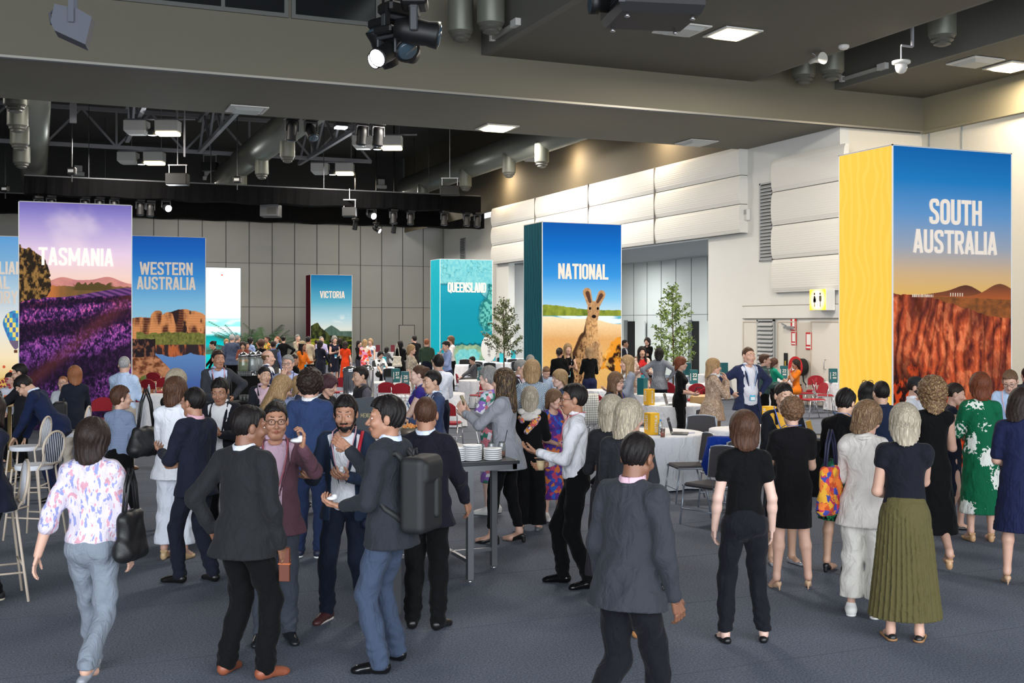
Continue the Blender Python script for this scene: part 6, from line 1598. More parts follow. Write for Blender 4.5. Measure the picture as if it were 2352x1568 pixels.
CHR = mat('chair_chrome', (190, 192, 198), .22, .85); REDF = mat('red_upholstery', (150, 14, 34), .8, bump=.1); GRYF = mat('charcoal_weave', (62, 60, 64), .85, bump=.3, bscale=90, var=.2, vscale=60); ALU = mat('chair_alu', (150, 158, 170), .35, .6)
red0 = fold_chair('red_chair', REDF, CHR, 'x', .09); grey0 = fold_chair('grey_chair', GRYF, ALU, 'x', .02); blk0 = fold_chair('black_chair', mat('black_upholstery', (26, 26, 28), .8), ALU, 'x', .03)
used = set()
def place(src, px, z, face, label, group):
    X, Y = pix(px, z); o = src if src.name not in used else copy_tree(src); used.add(src.name)
    a = math.radians(face); f2 = -FWD*math.cos(a)+RGT*math.sin(a); o.location = (X, Y, 0); o.rotation_euler = (0, 0, math.atan2(f2[0], -f2[1])); o['label'] = label; o['group'] = group
G1 = 'red upholstered chairs'
for px, z, fc, lb in ((237, 21.5, 20, 'red chair with chrome legs at the foot of the Tasmania tower'), (1028, 20.8, 170, 'large red chair seen from behind, right of the blue suited man'), (355, 29, 160, 'red chair left of the white table beside the pale blue shirt'), (378, 30, 200, 'red chair right behind the white table beside the pale blue shirt'),
                      (362, 33, 170, 'red chair against the Western Australia tower foot'), (325, 24.4, 150, 'red chair edge just right of the man in pale blue shirt'), (893, 27.6, 175, 'red chair back in front of sign 26, left one'), (922, 27.2, 185, 'red chair back in front of sign 26, right one'), (951, 28.6, 230, 'red chair right of sign 26 beside the purple top'),
                      (940, 33, 230, 'red chair behind sign 27 beside the printed dress'), (1105, 28.6, 215, 'red chair in front of sign 28, nearer one'), (1118, 29.6, 250, 'red chair beside sign 28, turned away'), (1072, 31.8, 100, 'red chair left of sign 28'), (1340, 22.6, 200, 'red chair with a plaid coat on its back'), (1376, 23.2, 150, 'red chair right of the plaid coat chair'),
                      (1482, 29.5, 175, 'red chair in front of the woman in a printed coat'), (1498, 26, 190, 'red chair behind the light grey coat'), (1546, 27.6, 140, 'red chair right of the plaid blazer woman'), (1588, 27.0, 200, 'red chair left of sign 23'), (1848, 29.5, -100, 'red chair of the seated woman in orange'), (1872, 30.5, -20, 'red chair at the back of the group beside sign 21'),
                      (1868, 27.0, -75, 'front red chair of the group beside sign 21'), (1893, 28.6, 80, 'red chair nearest to sign 21'), (790, 30.0, 180, 'red chair edge just left of the coffee urns'), (1605, 25.3, 210, 'red chair with a tan bag by the black-scarf woman')):
    place(red0, px, z, fc, lb, G1)
G2 = 'grey conference chairs'
for px, z, fc, lb in ((1582, 14.6, -80, 'grey chair at the front round table, facing left'), (1632, 12.9, -50, 'nearest grey chair, half hidden by the brown bobbed woman'), (1590, 18.4, -60, 'grey chair with curved back between the two white tables'), (1604, 17.2, -20, 'grey chair left of the snakeskin jacket woman'),
                      (1668, 14.0, -150, 'dark grey chair back behind the blue garment'), (1474, 20.4, 60, 'grey chair at the left of the second white table')):
    place(grey0, px, z, fc, lb, G2)
G3 = 'black chairs in the middle distance'
for px, z, fc, lb in ((900, 35.5, 175, 'big black chair back in front of the sign 43 table'), (1085, 39.5, 200, 'black chair right of the man in grey'), (1102, 41.6, 160, 'black chair behind the man in grey'), (1175, 44.5, 190, 'black chair left of the dark teal tower side'), (1160, 46.5, 150, 'black chair below the small tree'), (1066, 44.2, 190, 'black chair before the heart reef'), (1128, 40.5, 170, 'black chair right of the white table near the tree'), (875, 42.5, 60, 'black chair beside the seated woman in a patterned top'), (1193, 41.5, 20, 'black chair with a jacket near the teal tower side')):
    place(blk0, px, z, fc, lb, G3)
# bar stools
PW = mat('stool_frame_cream', (212, 196, 178), .5); PWH = mat('stool_seat_white', (222, 224, 232), .6)
def stool():
    r = empty('bar_stool', (0, 0, 0), 0, 'x', 'bar stool')
    MB().loft([[(.20*math.cos(t)*1.0, .19*math.sin(t), z) for t in [2*math.pi*j/24 for j in range(24)]] for z in (.735, .745, .775, .785)], True, True).build('seat', PWH, r)
    for i, (x, y, x2, y2) in enumerate(((-.16, -.15, -.21, -.22), (.16, -.15, .21, -.22), (-.16, .15, -.22, .24), (.16, .15, .22, .24))):
        MB().tube([(x2, y2, 0), (x, y, .75)] + ([(x, y+.05, .82)] if i > 1 else []), .012, 8).build('leg', PW, r)
    MB().tube([(-.19, -.19, .30), (.19, -.19, .30)], .009, 6).tube([(-.20, .20, .30), (.20, .20, .30)], .009, 6).tube([(-.19, -.19, .24), (-.20, .20, .24)], .009, 6).tube([(.19, -.19, .24), (.20, .20, .24)], .009, 6).build('foot_rail', PW, r)
    pts = [(-.16, .20, .80)]+[(.20*math.cos(t), .235+.02*math.sin(t), .98+.16*math.sin(t)) for t in [math.pi*(1.15-1.3*j/14) for j in range(15)]]+[(.16, .20, .80)]
    MB().tube(pts+[(0, .20, .79), pts[0]], .013, 8).build('backrest_frame', PW, r)
    c = MB()
    for i in range(11):
        x = -.17+.034*i; zt = .98+.155*math.sqrt(max(0, 1-(x/.2)**2)); c.tube([(x, .215, .80), (x, .243, zt)], .004, 5)
    c.build('woven_back', PWH, r); return r
s0 = stool(); used_s = []
for px, z, fc, lb in ((78, 12.1, -100, 'cream bar stool with white seat in front, at the left'), (60, 13.9, -85, 'cream bar stool behind the front one, under the leaning man'), (160, 15.6, -80, 'cream bar stool with the black backpack on its back'), (-14, 9.4, -60, 'cream bar stool leg at the left edge of the picture')):
    o = s0 if not used_s else copy_tree(s0); used_s.append(1); X, Y = pix(px, z); a = math.radians(fc); f2 = -FWD*math.cos(a)+RGT*math.sin(a)
    o.location = (X, Y, 0); o.rotation_euler = (0, 0, math.atan2(f2[0], -f2[1])); o['label'] = lb; o['group'] = 'cream bar stools'
# ------------------------------------------------------------------ numbered signs, laptops, drinks
TEAL = mat('sign_teal', (14, 92, 98), .5); TURQ = mat('sign_turquoise', (20, 170, 186), .5); YEL = mat('sign_yellow', (246, 186, 36), .5); MAR = mat('sign_maroon', (120, 18, 44), .5)
CRM = mat('sign_cream', (238, 232, 220), .5)
def number_sign(px, z, zb, num, m, label, w=.20, h=.36, rz=0, words=True):
    X, Y = pix(px, z); r = empty('table_sign', (X, Y, zb), -TH+rz, label, 'sign', 'table number signs')
    p = MB(); p.loft([[(-w/2, 0, 0), (w/2, 0, 0), (w/2*.9, w*.8, 0), (-w/2*.9, w*.8, 0)], [(-w/2, 0, h), (w/2, 0, h), (w/2*.9, w*.8, h), (-w/2*.9, w*.8, h)]]); p.build('sign_body', m, r)
    if num:
        t = MB(); text_mesh(t, num, lambda a, b, d: (a, -.001-.003*d, b), (.02, h*.50), size=h*.25, width=w*.50)
        for k in range(2): t.box(-w*.12, -.004, h*(.36-.07*k), w*.36, 0, h*(.40-.07*k))
        t.box(-w*.45, -.004, h*.25, -w*.38, 0, h*.75); t.build('sign_number', CRM, r)
    return r
for px, z, num, m, lb, rz in ((930, 27.6, '26', TEAL, 'teal table sign numbered 26', 0), (911, 29.4, '27', TEAL, 'teal table sign numbered 27', .5), (1105, 30.3, '28', TEAL, 'teal table sign numbered 28', 0), (1594, 28.6, '23', TEAL, 'teal table sign numbered 23', 0), (1800, 31.2, '22', TEAL, 'teal table sign numbered 22', -.3), (1915, 29.3, '21', TEAL, 'teal table sign numbered 21', 0),
                              (880, 39.1, '43', TURQ, 'turquoise table sign numbered 43', 0), (1483, 24.4, '', TEAL, 'teal table sign seen from its side, left of the plaid blazer', 1.0), (1580, 33.5, '', TEAL, 'small teal sign far behind the scarf woman', .3), (1153, 44, '', TURQ, 'turquoise sign on the table right of the tree trunk', 0), (1179, 48.6, '', TURQ, 'turquoise sign on the far table right of the tree', 0),
                              (1133, 46, '', TURQ, 'narrow turquoise sign at the edge of the heart-reef tower', .4), (868, 58, '', MAR, 'far maroon sign by the back wall, left one', 0), (902, 58, '', MAR, 'far maroon sign by the back wall, right one', 0), (662, 38, '', TURQ, 'tilted turquoise sign by the drinks bar', .2), (1665, 33.6, '', TEAL, 'teal sign edge behind the tall man at left', .2)):
    number_sign(px, z, .74 if z < 50 else .78, num, m, lb, rz=rz)
for k in (868, 902):
    X, Y = pix(k, 58.2); table_cloth(X, Y, .34, .77, 'far white-clothed table under the %s maroon sign' % ('left' if k == 868 else 'right'))
X, Y = pix(662, 38.1); table_cloth(X, Y, .5, .73, 'white-clothed bar table behind the drinks dispensers')
def yellow_sign(px, z, label, txt='AUSTRALIA'):
    X, Y = pix(px, z); r = empty('yellow_sign', (X, Y, .742), -TH+.5, label, 'sign'); w, h = .15, .30
    MB().loft([[(-w/2, -w/2, 0), (w/2, -w/2, 0), (w/2, w/2, 0), (-w/2, w/2, 0)], [(-w/2, -w/2, h), (w/2, -w/2, h), (w/2, w/2, h), (-w/2, w/2, h)]]).build('sign_body', YEL, r)
    t = MB(); text_mesh(t, 'SOUTH', lambda a, b, d: (-w/2-.001-.002*d, -b+.02, h*.55+a), (0, -.03), size=.06, width=.20); text_mesh(t, 'AUSTRALIA', lambda a, b, d: (-b*1.0+.02, -w/2-.001-.002*d, h*.5+a), (0, -.02), size=.045, width=.24); t.build('sign_lettering', CRM, r)
yellow_sign(1497, 15.75, 'tall yellow table sign on the front round table'); yellow_sign(1491, 21.4, 'tall yellow table sign on the second round table'); yellow_sign(1767, 17.0, 'yellow sign low beside the navy suited man')
X, Y = pix(1767, 17.0); table_cloth(X, Y, .35, .741, 'small white-clothed table under the yellow sign by the navy suit')
def laptop(px, z, rz, label, m=GEAR2, zt=.742, open_=105):
    X, Y = pix(px, z); r = empty('laptop', (X, Y, zt), -TH+rz, label, 'laptop'); MB().box(-.16, -.11, 0, .16, .11, .016, .004).build('keyboard_base', m, r)
    MB().box(-.14, -.04, .0165, .14, .08, .0175).build('keys', GEAR, r)
    s = MB(); s.box(-.16, 0, 0, .16, .008, .22, .003); o = s.build('screen_lid', m, r); o.location = (0, .11, .015); o.rotation_euler = (-math.radians(open_-90), 0, 0)
    s = MB(); s.box(-.145, -.002, .015, .145, 0, .205); q = s.build('screen_glass', mat('screen_gloss', (20, 24, 30), .1), o)
laptop(1562, 15.8, 1.35, 'open dark laptop on the front round table'); laptop(1546, 21.3, 1.3, 'open silver laptop on the second round table', mat('silver_laptop', (160, 164, 170), .3, .5)); laptop(1884, 15.3, 1.1, 'open laptop with a yellow picture between the women in black', mat('silver_laptop', (160, 164, 170), .3, .5))
def bottle(X, Y, Z, label, cap_c=(40, 140, 210), h=.22):
    r = empty('water_bottle', (X, Y, Z), 0, label, 'bottle'); MB().lathe([(0, 0), (.031, .002), (.032, h*.6), (.026, h*.75), (.012, h*.88), (.012, h*.93), (0, h*.93)], n=16).build('bottle_body', mat('clear_pet', (215, 228, 236), .08, trans=.75), r); MB().lathe([(.014, h*.90), (.014, h), (0, h)], n=12).build('bottle_cap', mat('bottle_cap', cap_c, .4), r)
X, Y = pix(1517, 15.6); bottle(X, Y, .742, 'clear water bottle with blue cap on the front round table'); X, Y = pix(1640-0, 33.8); bottle(X, Y, .742, 'far white bottle on the table below the white pier', (230, 230, 230)); X, Y = pix(342, 24.4); bottle(X, Y, .742, 'small clear bottle on the table beside the pale blue shirt', (230, 230, 230))
X, Y = pix(1522, 15.35); r = empty('drink_glass', (X, Y, .742), 0, 'glass of orange drink beside the laptop', 'glass'); MB().lathe([(.03, 0), (.036, .12), (.034, .12), (.028, .006), (0, .006)], n=18).build('glass', mat('clear_glass', (235, 240, 240), .05, trans=.9), r); MB().lathe([(0, .007), (.029, .007), (.031, .06), (0, .06)], n=16).build('drink', mat('orange_drink', (235, 110, 60), .2), r)
X, Y = pix(1588, 15.9); tag(MB().tube([(-.07, 0, .004), (.07, .02, .004)], .004, 6).build('pen', mat('pen_blue', (30, 50, 160), .4), None, (X, Y, .742)), 'blue pen right of the dark laptop', 'pen')
X, Y = pix(1555, 21.0); tag(MB().lathe([(.03, 0), (.04, .08), (.037, .08), (.028, .005), (0, .005)], n=18).build('paper_cup', CHINA, None, (X+.12, Y, .742)), 'white cup behind the silver laptop', 'cup')
X, Y = pix(15, 17.35); tag(MB().lathe([(.03, 0), (.04, .13), (.038, .13), (.028, .005), (0, .005)], n=18).build('orange_cup', mat('cup_orange', (236, 110, 30), .5), None, (X, Y, 1.05)), 'orange cup in front of the man leaning at the left edge', 'cup')
r = empty('flower_vase', (*pix(-2, 18.0), 1.05), 0, 'vase with dark red flowers at the left edge', 'vase'); MB().lathe([(.04, 0), (.05, .1), (.03, .16), (0, .16)]).build('vase_body', GEAR2, r)
fm = MB(); rr_ = random.Random(5)
for i in range(26):
    a, q = rr_.uniform(0, 6.28), rr_.uniform(.02, .17); c = Vector((q*math.cos(a), q*math.sin(a), .20+rr_.uniform(0, .16))); s = .022
    fm.lathe([(0, -s), (s, 0), (0, s)], c, 6)
fm.build('petals', mat('petal_red', (150, 18, 50), .6), r)
X, Y = pix(34, 17.5); tag(MB().lathe([(.04, 0), (.045, .13), (.04, .13), (.03, .005), (0, .005)]).build('dark_cup', GEAR, None, (X, Y, 1.05)), 'dark cup by the leaning man\'s hand', 'cup')
# coffee urns, cups, dispensers
def urn(px, z, label, s=1.0):
    X, Y = pix(px, z); r = empty('coffee_urn', (X, Y, .90), 0, label, 'urn'); r.scale = (s, s, s); CH = mat('polished_steel', (196, 198, 202), .12, .95)
    MB().lathe([(0, .03), (.13, .03), (.13, .05), (.125, .06), (.125, .56), (.135, .57), (.135, .59), (0, .59)], n=32).build('urn_body', CH, r); MB().lathe([(.13, .59), (.12, .63), (.05, .66), (0, .665)], n=28).build('urn_lid', CH, r)
    MB().lathe([(.008, .66), (.008, .69), (.016, .70), (.012, .72), (0, .725)], n=14).build('lid_knob', CH, r); MB().tube([(0, -.125, .12), (0, -.20, .12), (0, -.20, .08)], .014).bar((-.03, -.19, .15), (.03, -.19, .15), .012).build('tap', GEAR, r)
    b = MB()
    for k in range(4): a = math.pi/4+k*math.pi/2; b.lathe([(.012, 0), (.010, .04), (0, .04)], (.11*math.cos(a), .11*math.sin(a), 0), 8)
    b.build('urn_foot', CH, r)
urn(805, 19.1, 'tall polished coffee urn in front'); urn(842, 19.75, 'second coffee urn behind the tall one')
cup = MB().lathe([(0, 0), (.022, 0), (.030, .02), (.036, .052), (.034, .052), (.027, .02), (0, .006)], n=16)
cupo = cup.build('coffee_cup', CHINA); h_ = MB().tube([(.034, 0, .042), (.054, 0, .036), (.05, 0, .018), (.03, 0, .014)], .004, 6).build('cup_handle', CHINA, cupo)
rc = random.Random(3); firstc = True
for px in (786, 794, 876, 885, 894, 906, 915, 925, 936, 945, 954):
    for row in range(2):
        X, Y = pix(px+rc.uniform(-1, 1), 19.15+row*.28)
        for k in range(3 if px > 870 else 4):
            o = cupo if firstc else copy_tree(cupo); firstc = False
            o.location = (X, Y, .903+k*.05); o.rotation_euler = (0, 0, rc.uniform(0, 6)); tag(o, 'white coffee cups stacked on the long coffee table', 'cup', 'white cups on the coffee table')
def dispenser(px, z, label, fill=None):
    X, Y = pix(px, z); r = empty('drink_dispenser', (X, Y, .92), 0, label, 'dispenser'); CH = mat('polished_steel', (196, 198, 202), .12, .95)
    MB().lathe([(0, 0), (.10, 0), (.10, .01), (.03, .03), (.03, .10), (.13, .12), (0, .12)], n=24).build('dispenser_stand', CH, r)
    MB().lathe([(.13, .12), (.135, .16), (.135, .46), (.12, .50), (.118, .50), (.13, .46), (.13, .16), (.12, .13), (0, .13)], n=24).build('glass_tank', mat('clear_glass', (235, 240, 240), .05, trans=.9), r)
    MB().lathe([(.135, .50), (.12, .56), (.05, .60), (.015, .61), (.02, .63), (0, .64)], n=24).build('domed_lid', CH, r)
    MB().lathe([(0, .132), (.126, .132), (.126, .42), (0, .42)], n=20).build('drink', mat('drink_'+('green' if fill else 'water'), (150, 176, 60) if fill else (200, 214, 222), .1, var=.5 if fill else 0, vscale=22, trans=.2), r)
    if fill: MB().lathe([(.127, .36), (.128, .42), (0, .425)], n=20).build('orange_slices', mat('orange_slices', (240, 160, 30), .4), r)
dispenser(559, 29.2, 'glass drink dispenser filled with green leaves and orange slices', True); dispenser(580, 29.4, 'glass water dispenser with chrome lid, middle one'); dispenser(593, 30.0, 'glass water dispenser with chrome lid, rightmost one')
gl = MB().lathe([(.028, 0), (.034, .12), (.032, .12), (.026, .006), (0, .006)], n=14).build('drinking_glass', mat('clear_glass', (235, 240, 240), .05, trans=.9)); fg = True
for row in range(3):
    for k in range(7):
        o = gl if fg else gl.copy(); 
        if not fg: COL.objects.link(o)
        fg = False; X, Y = pix(549+k*4.2, 28.9+row*.12); o.location = (X, Y, .925); tag(o, 'clear glasses lined up in front of the dispensers', 'glass', 'glasses at the drink dispensers')
for k in range(6):
    o = gl.copy(); COL.objects.link(o); X, Y = pix(553+k*4.0, 22.4+.1*(k % 2)); o.location = (X, Y, .745); tag(o, 'clear glasses on the lower black-clothed table', 'glass', 'glasses on the lower black table')
# menu stand, framed tablet, standee, bits
X, Y = pix(843, 13.4); r = empty('menu_stand', (X, Y, 0), -TH+.1, 'dark slanted menu card behind the bearded man', 'sign'); zc_ = pixh(955, 13.4)
MB().loft([[(-.12, -.01, zc_-.22), (.12, -.01, zc_-.22), (.12, .01, zc_-.22), (-.12, .01, zc_-.22)], [(-.16, .1, zc_+.20), (.08, .1, zc_+.22), (.08, .12, zc_+.22), (-.16, .12, zc_+.20)]]).build('menu_card', mat('menu_dark', (34, 44, 54), .5), r)
t = MB(); text_mesh(t, 'MENU', lambda a, b, d: (a-.02, .035+(b-.0)*.26-.004*d-.01, zc_-.02+b), (0, 0), size=.05, width=.11); t.build('menu_lettering', mat('menu_gold', (150, 140, 104), .5), r); MB().bar((0, .05, 0), (0, .05, zc_-.1), .03).lathe([(.16, 0), (.16, .02), (0, .02)], (0, .05, 0)).build('stand_pole', GEAR2, r)
X, Y = pix(894, 27.8); r = empty('framed_tablet', (X, Y, .742), -TH, 'grey framed tablet on the table left of sign 27', 'tablet'); MB().box(-.10, 0, 0, .10, .02, .22, .005).build('tablet_frame', GEAR2, r); MB().box(-.085, -.003, .02, .085, 0, .20).build('tablet_picture', mat('tablet_pic', (96, 116, 122), .3, var=.5, vscale=8), r)
X, Y = pix(1123, 43.0); r = empty('standee', (X, Y, 0), -TH, 'white rounded standee at the right foot of the heart-reef tower', 'sign'); zc_ = pixh(800, 43)
MB().loft([[(.3*math.cos(t)*(1 if k == 0 else 1), y, zc_+.52*math.sin(t)) for t in [2*math.pi*j/20 for j in range(20)]] for k, y in enumerate((0, .03))], True).build('standee_board', WHT, r)
sb = MB()
for k in range(4): sb.lathe([(.05, 0), (.05, .01), (0, .01)], (0, -.02, zc_-.22+.13*k), 8)
sb.build('dark_marks', GEAR, r); MB().bar((0, .03, 0), (0, .03, zc_-.4), .05).lathe([(.25, 0), (.25, .02), (0, .02)], (0, .03, 0)).build('standee_foot', GEAR2, r)
X, Y = pix(1345, 22.3); r = empty('plaid_coat', (X, Y, 0), -TH+.1, 'white and grey plaid coat draped over the red chair', 'coat')
cm_ = MB(); rings = []
for z, w, d in ((.90, .20, .06), (.88, .24, .10), (.70, .25, .11), (.45, .27, .12), (.30, .28, .12)):
    rings.append([(w*math.cos(t)*(1+.05*math.sin(5*t)), d*math.sin(t)*(1+.1*math.sin(7*t))-.10, z) for t in [2*math.pi*j/32 for j in range(32)]])
cm_.loft(rings, True, True); cm_.build('coat_cloth', cloth((214, 214, 208), 'plaid', ((120, 120, 118),)), r)
X, Y = pix(1661, 13.9); r = empty('blue_garment', (X, Y, 0), -TH-.2, 'royal blue garment hung over the dark chair back', 'garment'); cm_ = MB(); rings = []
for z, w, d in ((.90, .14, .05), (.885, .20, .09), (.72, .22, .10), (.55, .25, .10), (.42, .20, .08)):
    rings.append([(w*math.cos(t)*(1+.07*math.sin(5*t+z*9)), d*math.sin(t)*(1+.15*math.sin(7*t)), z) for t in [2*math.pi*j/32 for j in range(32)]])
cm_.loft(rings, True, True); cm_.build('garment_cloth', cloth((18, 52, 140)), r)
X, Y = pix(1606, 25.0); r = empty('tan_handbag', (X, Y, .46), -TH, 'tan handbag on the red chair by the scarf woman', 'bag'); MB().box(-.2, -.08, .02, .2, .08, .25, .05).build('bag_body', mat('tan_leather', (186, 146, 92), .5), r); MB().tube([(-.12, 0, .24), (-.06, 0, .40), (.06, 0, .40), (.12, 0, .24)], .012).build('bag_handle', GEAR, r)
X, Y = pix(948, 11.9); r = empty('snack_tray', (X, Y, 0), 0, 'metal basket of fried snacks seen between the two dark suits', 'tray'); zc_ = pixh(985, 11.9)
MB().lathe([(.11, 0), (.14, .12), (.135, .12), (.105, .01), (0, .01)], (0, 0, zc_-.1)).build('basket', mat('basket_wire', (120, 110, 96), .4, .5), r); sn = MB()
for i in range(30): a, q = rc.uniform(0, 6.28), rc.uniform(0, .11); sn.lathe([(0, -.02), (.02, 0), (0, .02)], (q*math.cos(a), q*math.sin(a), zc_+.02+rc.uniform(0, .03)), 6)
sn.build('snacks', mat('snack_orange', (214, 140, 70), .6), r); MB().lathe([(.02, 0), (.02, zc_-.1), (0, zc_-.1)], (0, 0, 0)).lathe([(.18, 0), (.18, .02), (0, .02)]).build('tray_stand', GEAR2, r)
# ------------------------------------------------------------------ plants
def tree(px, z, H, label, seed, nb, spread, base=1.0, leafc=(112, 146, 62), name='potted_tree'):
    X, Y = pix(px, z); rr = random.Random(seed); r = empty(name, (X, Y, 0), 0, label, 'tree')
    MB().lathe([(0, 0), (.17, 0), (.21, .36), (.19, .36), (.18, .33), (0, .33)], n=24).build('plant_pot', mat('pot_dark', (52, 50, 48), .6), r)
    t = MB(); t.tube([(0, 0, .3), (.02, .01, H*.4), (-.02, .0, H*.7), (0.0, 0, H*.97)], [.028, .022, .014, .004], 8); lf = MB()
    for i in range(nb):
        f = (i+.5)/nb; z0 = base+(H-base-.12)*f; a = i*2.399+rr.uniform(-.3, .3); L = spread*(1-f)**.65*rr.uniform(.7, 1.1)+.10
        p0 = Vector((0, 0, z0)); d = Vector((math.cos(a), math.sin(a), rr.uniform(.35, .7))).normalized(); pts = [p0]
        for k in range(4):
            d = (d+Vector((rr.uniform(-.25, .25), rr.uniform(-.25, .25), rr.uniform(-.05, .15)))).normalized(); pts.append(pts[-1]+d*L/4)
        t.tube(pts, [.007, .005, .004, .003, .0015], 5)
        for k in range(int(46*L/.5)+8):
            s_ = rr.uniform(.25, 1.05)*3.99; j = min(int(s_), 3); p = pts[j].lerp(pts[j+1], s_-j)+Vector((rr.gauss(0, .05), rr.gauss(0, .05), rr.gauss(0, .045)))
            n_ = Vector((rr.uniform(-1, 1), rr.uniform(-1, 1), rr.uniform(.1, 1))).normalized(); u_ = n_.orthogonal().normalized(); u_ = (Matrix.Rotation(rr.uniform(0, 6.28), 3, n_) @ u_); v_ = n_.cross(u_); q = rr.uniform(.036, .062)
            lf.cur = rr.choice((0, 0, 1)); lf.add([p-u_*q, p+v_*q*.45, p+u_*q, p-v_*q*.45], [(0, 1, 2, 3)])
    t.build('trunk', mat('bark', (92, 70, 48), .9), r)
    lf.build('foliage', [mat('leaf_a', leafc, .55), mat('leaf_b', tuple(int(c*.62) for c in leafc), .55)], r)
tree(1546, 33.0, 3.42, 'slender leafy young tree between the kangaroo tower and the white pier', 4, 40, .82, .95, (132, 160, 78))
tree(1157, 40.5, 3.18, 'darker leafy young tree right of the Queensland tower', 9, 36, .85, 1.05, (92, 104, 58))
def palm(px, z, label, seed, H, n=26):
    X, Y = pix(px, z); rr = random.Random(seed); r = empty('potted_palm', (X, Y, 0), 0, label, 'plant'); MB().lathe([(0, 0), (.22, 0), (.27, .4), (.24, .4), (0, .36)], n=24).build('plant_pot', mat('pot_dark', (52, 50, 48), .6), r); m = MB()
    for i in range(n):
        a = i*2.4+rr.uniform(-.2, .2); L = H*rr.uniform(.55, .95); el = rr.uniform(.5, 1.25); p = Vector((0, 0, .4+rr.uniform(0, .5))); d = Vector((math.cos(a)*math.cos(el), math.sin(a)*math.cos(el), math.sin(el))); pts = [p]
        for k in range(10): d = (d+Vector((0, 0, -.085))).normalized(); pts.append(pts[-1]+d*L/10)
        m.tube(pts, .008, 4); side = d.cross(Vector((0, 0, 1))).normalized()
        for k in range(2, 11):
            for e in (0, .5):
                p = pts[k-1].lerp(pts[k], e); w = .36*math.sin(math.pi*(k+e)/12)+.05; dd = (pts[k]-pts[k-1]).normalized()
                for sg in (1, -1): tip = p+side*sg*w+dd*w*.6+Vector((0, 0, -w*.35)); m.add([p-dd*.012, p+dd*.045, tip], [(0, 1, 2)])
    m.build('fronds', mat('palm_green', (44, 74, 40), .5), r)
palm(566, 50, 'dark green palm right of the white video screen', 2, 2.6); palm(612, 57, 'second dark palm, nearer the Victoria tower', 6, 2.2)
# ------------------------------------------------------------------ the crowd
def J(c, pat=None, cols=(), s=1.0, open_=-.01, **k): return dict(t='jacket', m=cloth(c, pat, cols, s), open=open_, **k)
def SH(c, pat=None, cols=(), s=1.0, **k): return dict(t='shirt', m=cloth(c, pat, cols, s), **k)
def TP(c, sleeve=.5, pat=None, cols=(), s=1.0, **k): return dict(t='top', m=cloth(c, pat, cols, s), sleeve=sleeve, **k)
def DR(c, hem=.27, sleeve=.3, pat=None, cols=(), s=1.0, **k): return dict(t='dress', m=cloth(c, pat, cols, s), sleeve=sleeve, hem=hem, **k)
def TR(c, t='trousers', **k): return dict(t=t, m=cloth(c), **k)
def IN(c, **k): return dict(m=cloth(c), **k)
BK = (12, 12, 14); NV = (20, 25, 42); DG = (36, 37, 40)
OX = ('oxford', (18, 17, 17)); FL = ('flat', (24, 22, 22)); PU = ('pump', (196, 160, 130)); SN = ('sneaker', (226, 224, 220), .5)
P = person
# --- front row, left to right
p1 = P(212, 962, 7.25, 178, 'person with a brown bob, pink-flecked white blouse and light grey trousers walking away at left', 'f', 'fair', ('bob', 'dark', dict(len=.135, t=1.15)), dict(t='blouse', m=cloth((206, 198, 212), 'blot', ((200, 150, 164), (140, 146, 196)), 1.3), sleeve=1.25, hem=.54), TR((122, 130, 142), cuff=.04), arms=('back', 'down'), legs='walk', build=1.05, shoes=('flat', (130, 134, 142)), curl=(.3, .3))
p2 = P(563, 930, 7.35, 152, 'person in a charcoal suit with tan shoes, seen from behind, left of the mauve jacket', 'm', 'brown', ('short', 'black'), J(DG), TR(BK), IN((206, 212, 222)), (((.135, .03, .535), (-1, 0, 0), (-.2, -.5, -.8)), 'down'), 'wide', head=(-28, 4), build=1.14, shoes=('oxford', (140, 78, 54), .45))
p3 = P(632, 922, 8.15, 12, 'person with glasses in a mauve jacket and pink shirt raising a hand with a napkin', 'm', 'tan', ('short', 'black'), J((96, 66, 76), open_=.028), TR((62, 68, 78)), IN((190, 160, 178)), ((((.105, -.235, .835), (-1, -.1, .2), (.15, -.1, 1))), 'down'), 'stand', head=(4, 0), glasses='r', lanyard=(150, 70, 80), build=1.05, shoes=('oxford', (30, 32, 36), .25), curl=(.7, .4))
p4 = P(795, 907, 8.75, -6, 'bearded person in a navy jacket and white t-shirt holding a coffee cup', 'm', 'tan', ('thick', 'black', dict(t=.9, low=-.05, fr=.055)), J((34, 46, 66), open_=.055), TR((24, 30, 46)), IN((222, 224, 230), neck='crew', collar=False), ('hold', ((.10, -.16, .665), (-.4, -.2, .5), (-.2, -1, .25))), 'wide', head=(6, 8), beard='black', lanyard=(196, 150, 160), shoes=('oxford', (74, 40, 42), .45, (214, 206, 198)), curl=(.5, .95))
p5 = P(893, 910, 7.55, -112, 'person in a grey blazer and blue jeans with a backpack, pointing left', 'm', 'tan', ('thick', 'black', dict(low=-.06, t=.8)), J((44, 47, 54)), TR((62, 73, 94), 'jeans'), IN((196, 208, 236)), (((.08, -.15, .60), (0, .1, 1), (-.1, -1, .1)), ((.03, -.185, .80), (-1, 0, 0), (.0, -.8, .45))), 'wide', head=(26, 0), shoes=('oxford', (16, 16, 18), .2), curl=(.6, .4))
p6 = P(978, 910, 8.5, 168, 'person in a black suit with short brown hair facing away beside the bar table', 'm', 'tan', ('crop', 'brown', dict(t=1.6)), J((26, 26, 36)), TR(BK), IN((214, 222, 238)), ('hold', 'fwd'), 'stand', head=(10, 0), build=1.1, shoes=OX)
p7 = P(712, 850, 11.1, 172, 'person with curly dark hair in a bright blue suit seen from behind', 'm', 'fair', ('curly', 'dark'), J((46, 62, 98)), TR((36, 48, 78)), IN((222, 222, 226)), ('down', 'hold'), 'stand', shoes=('sneaker', (30, 36, 60), .5))
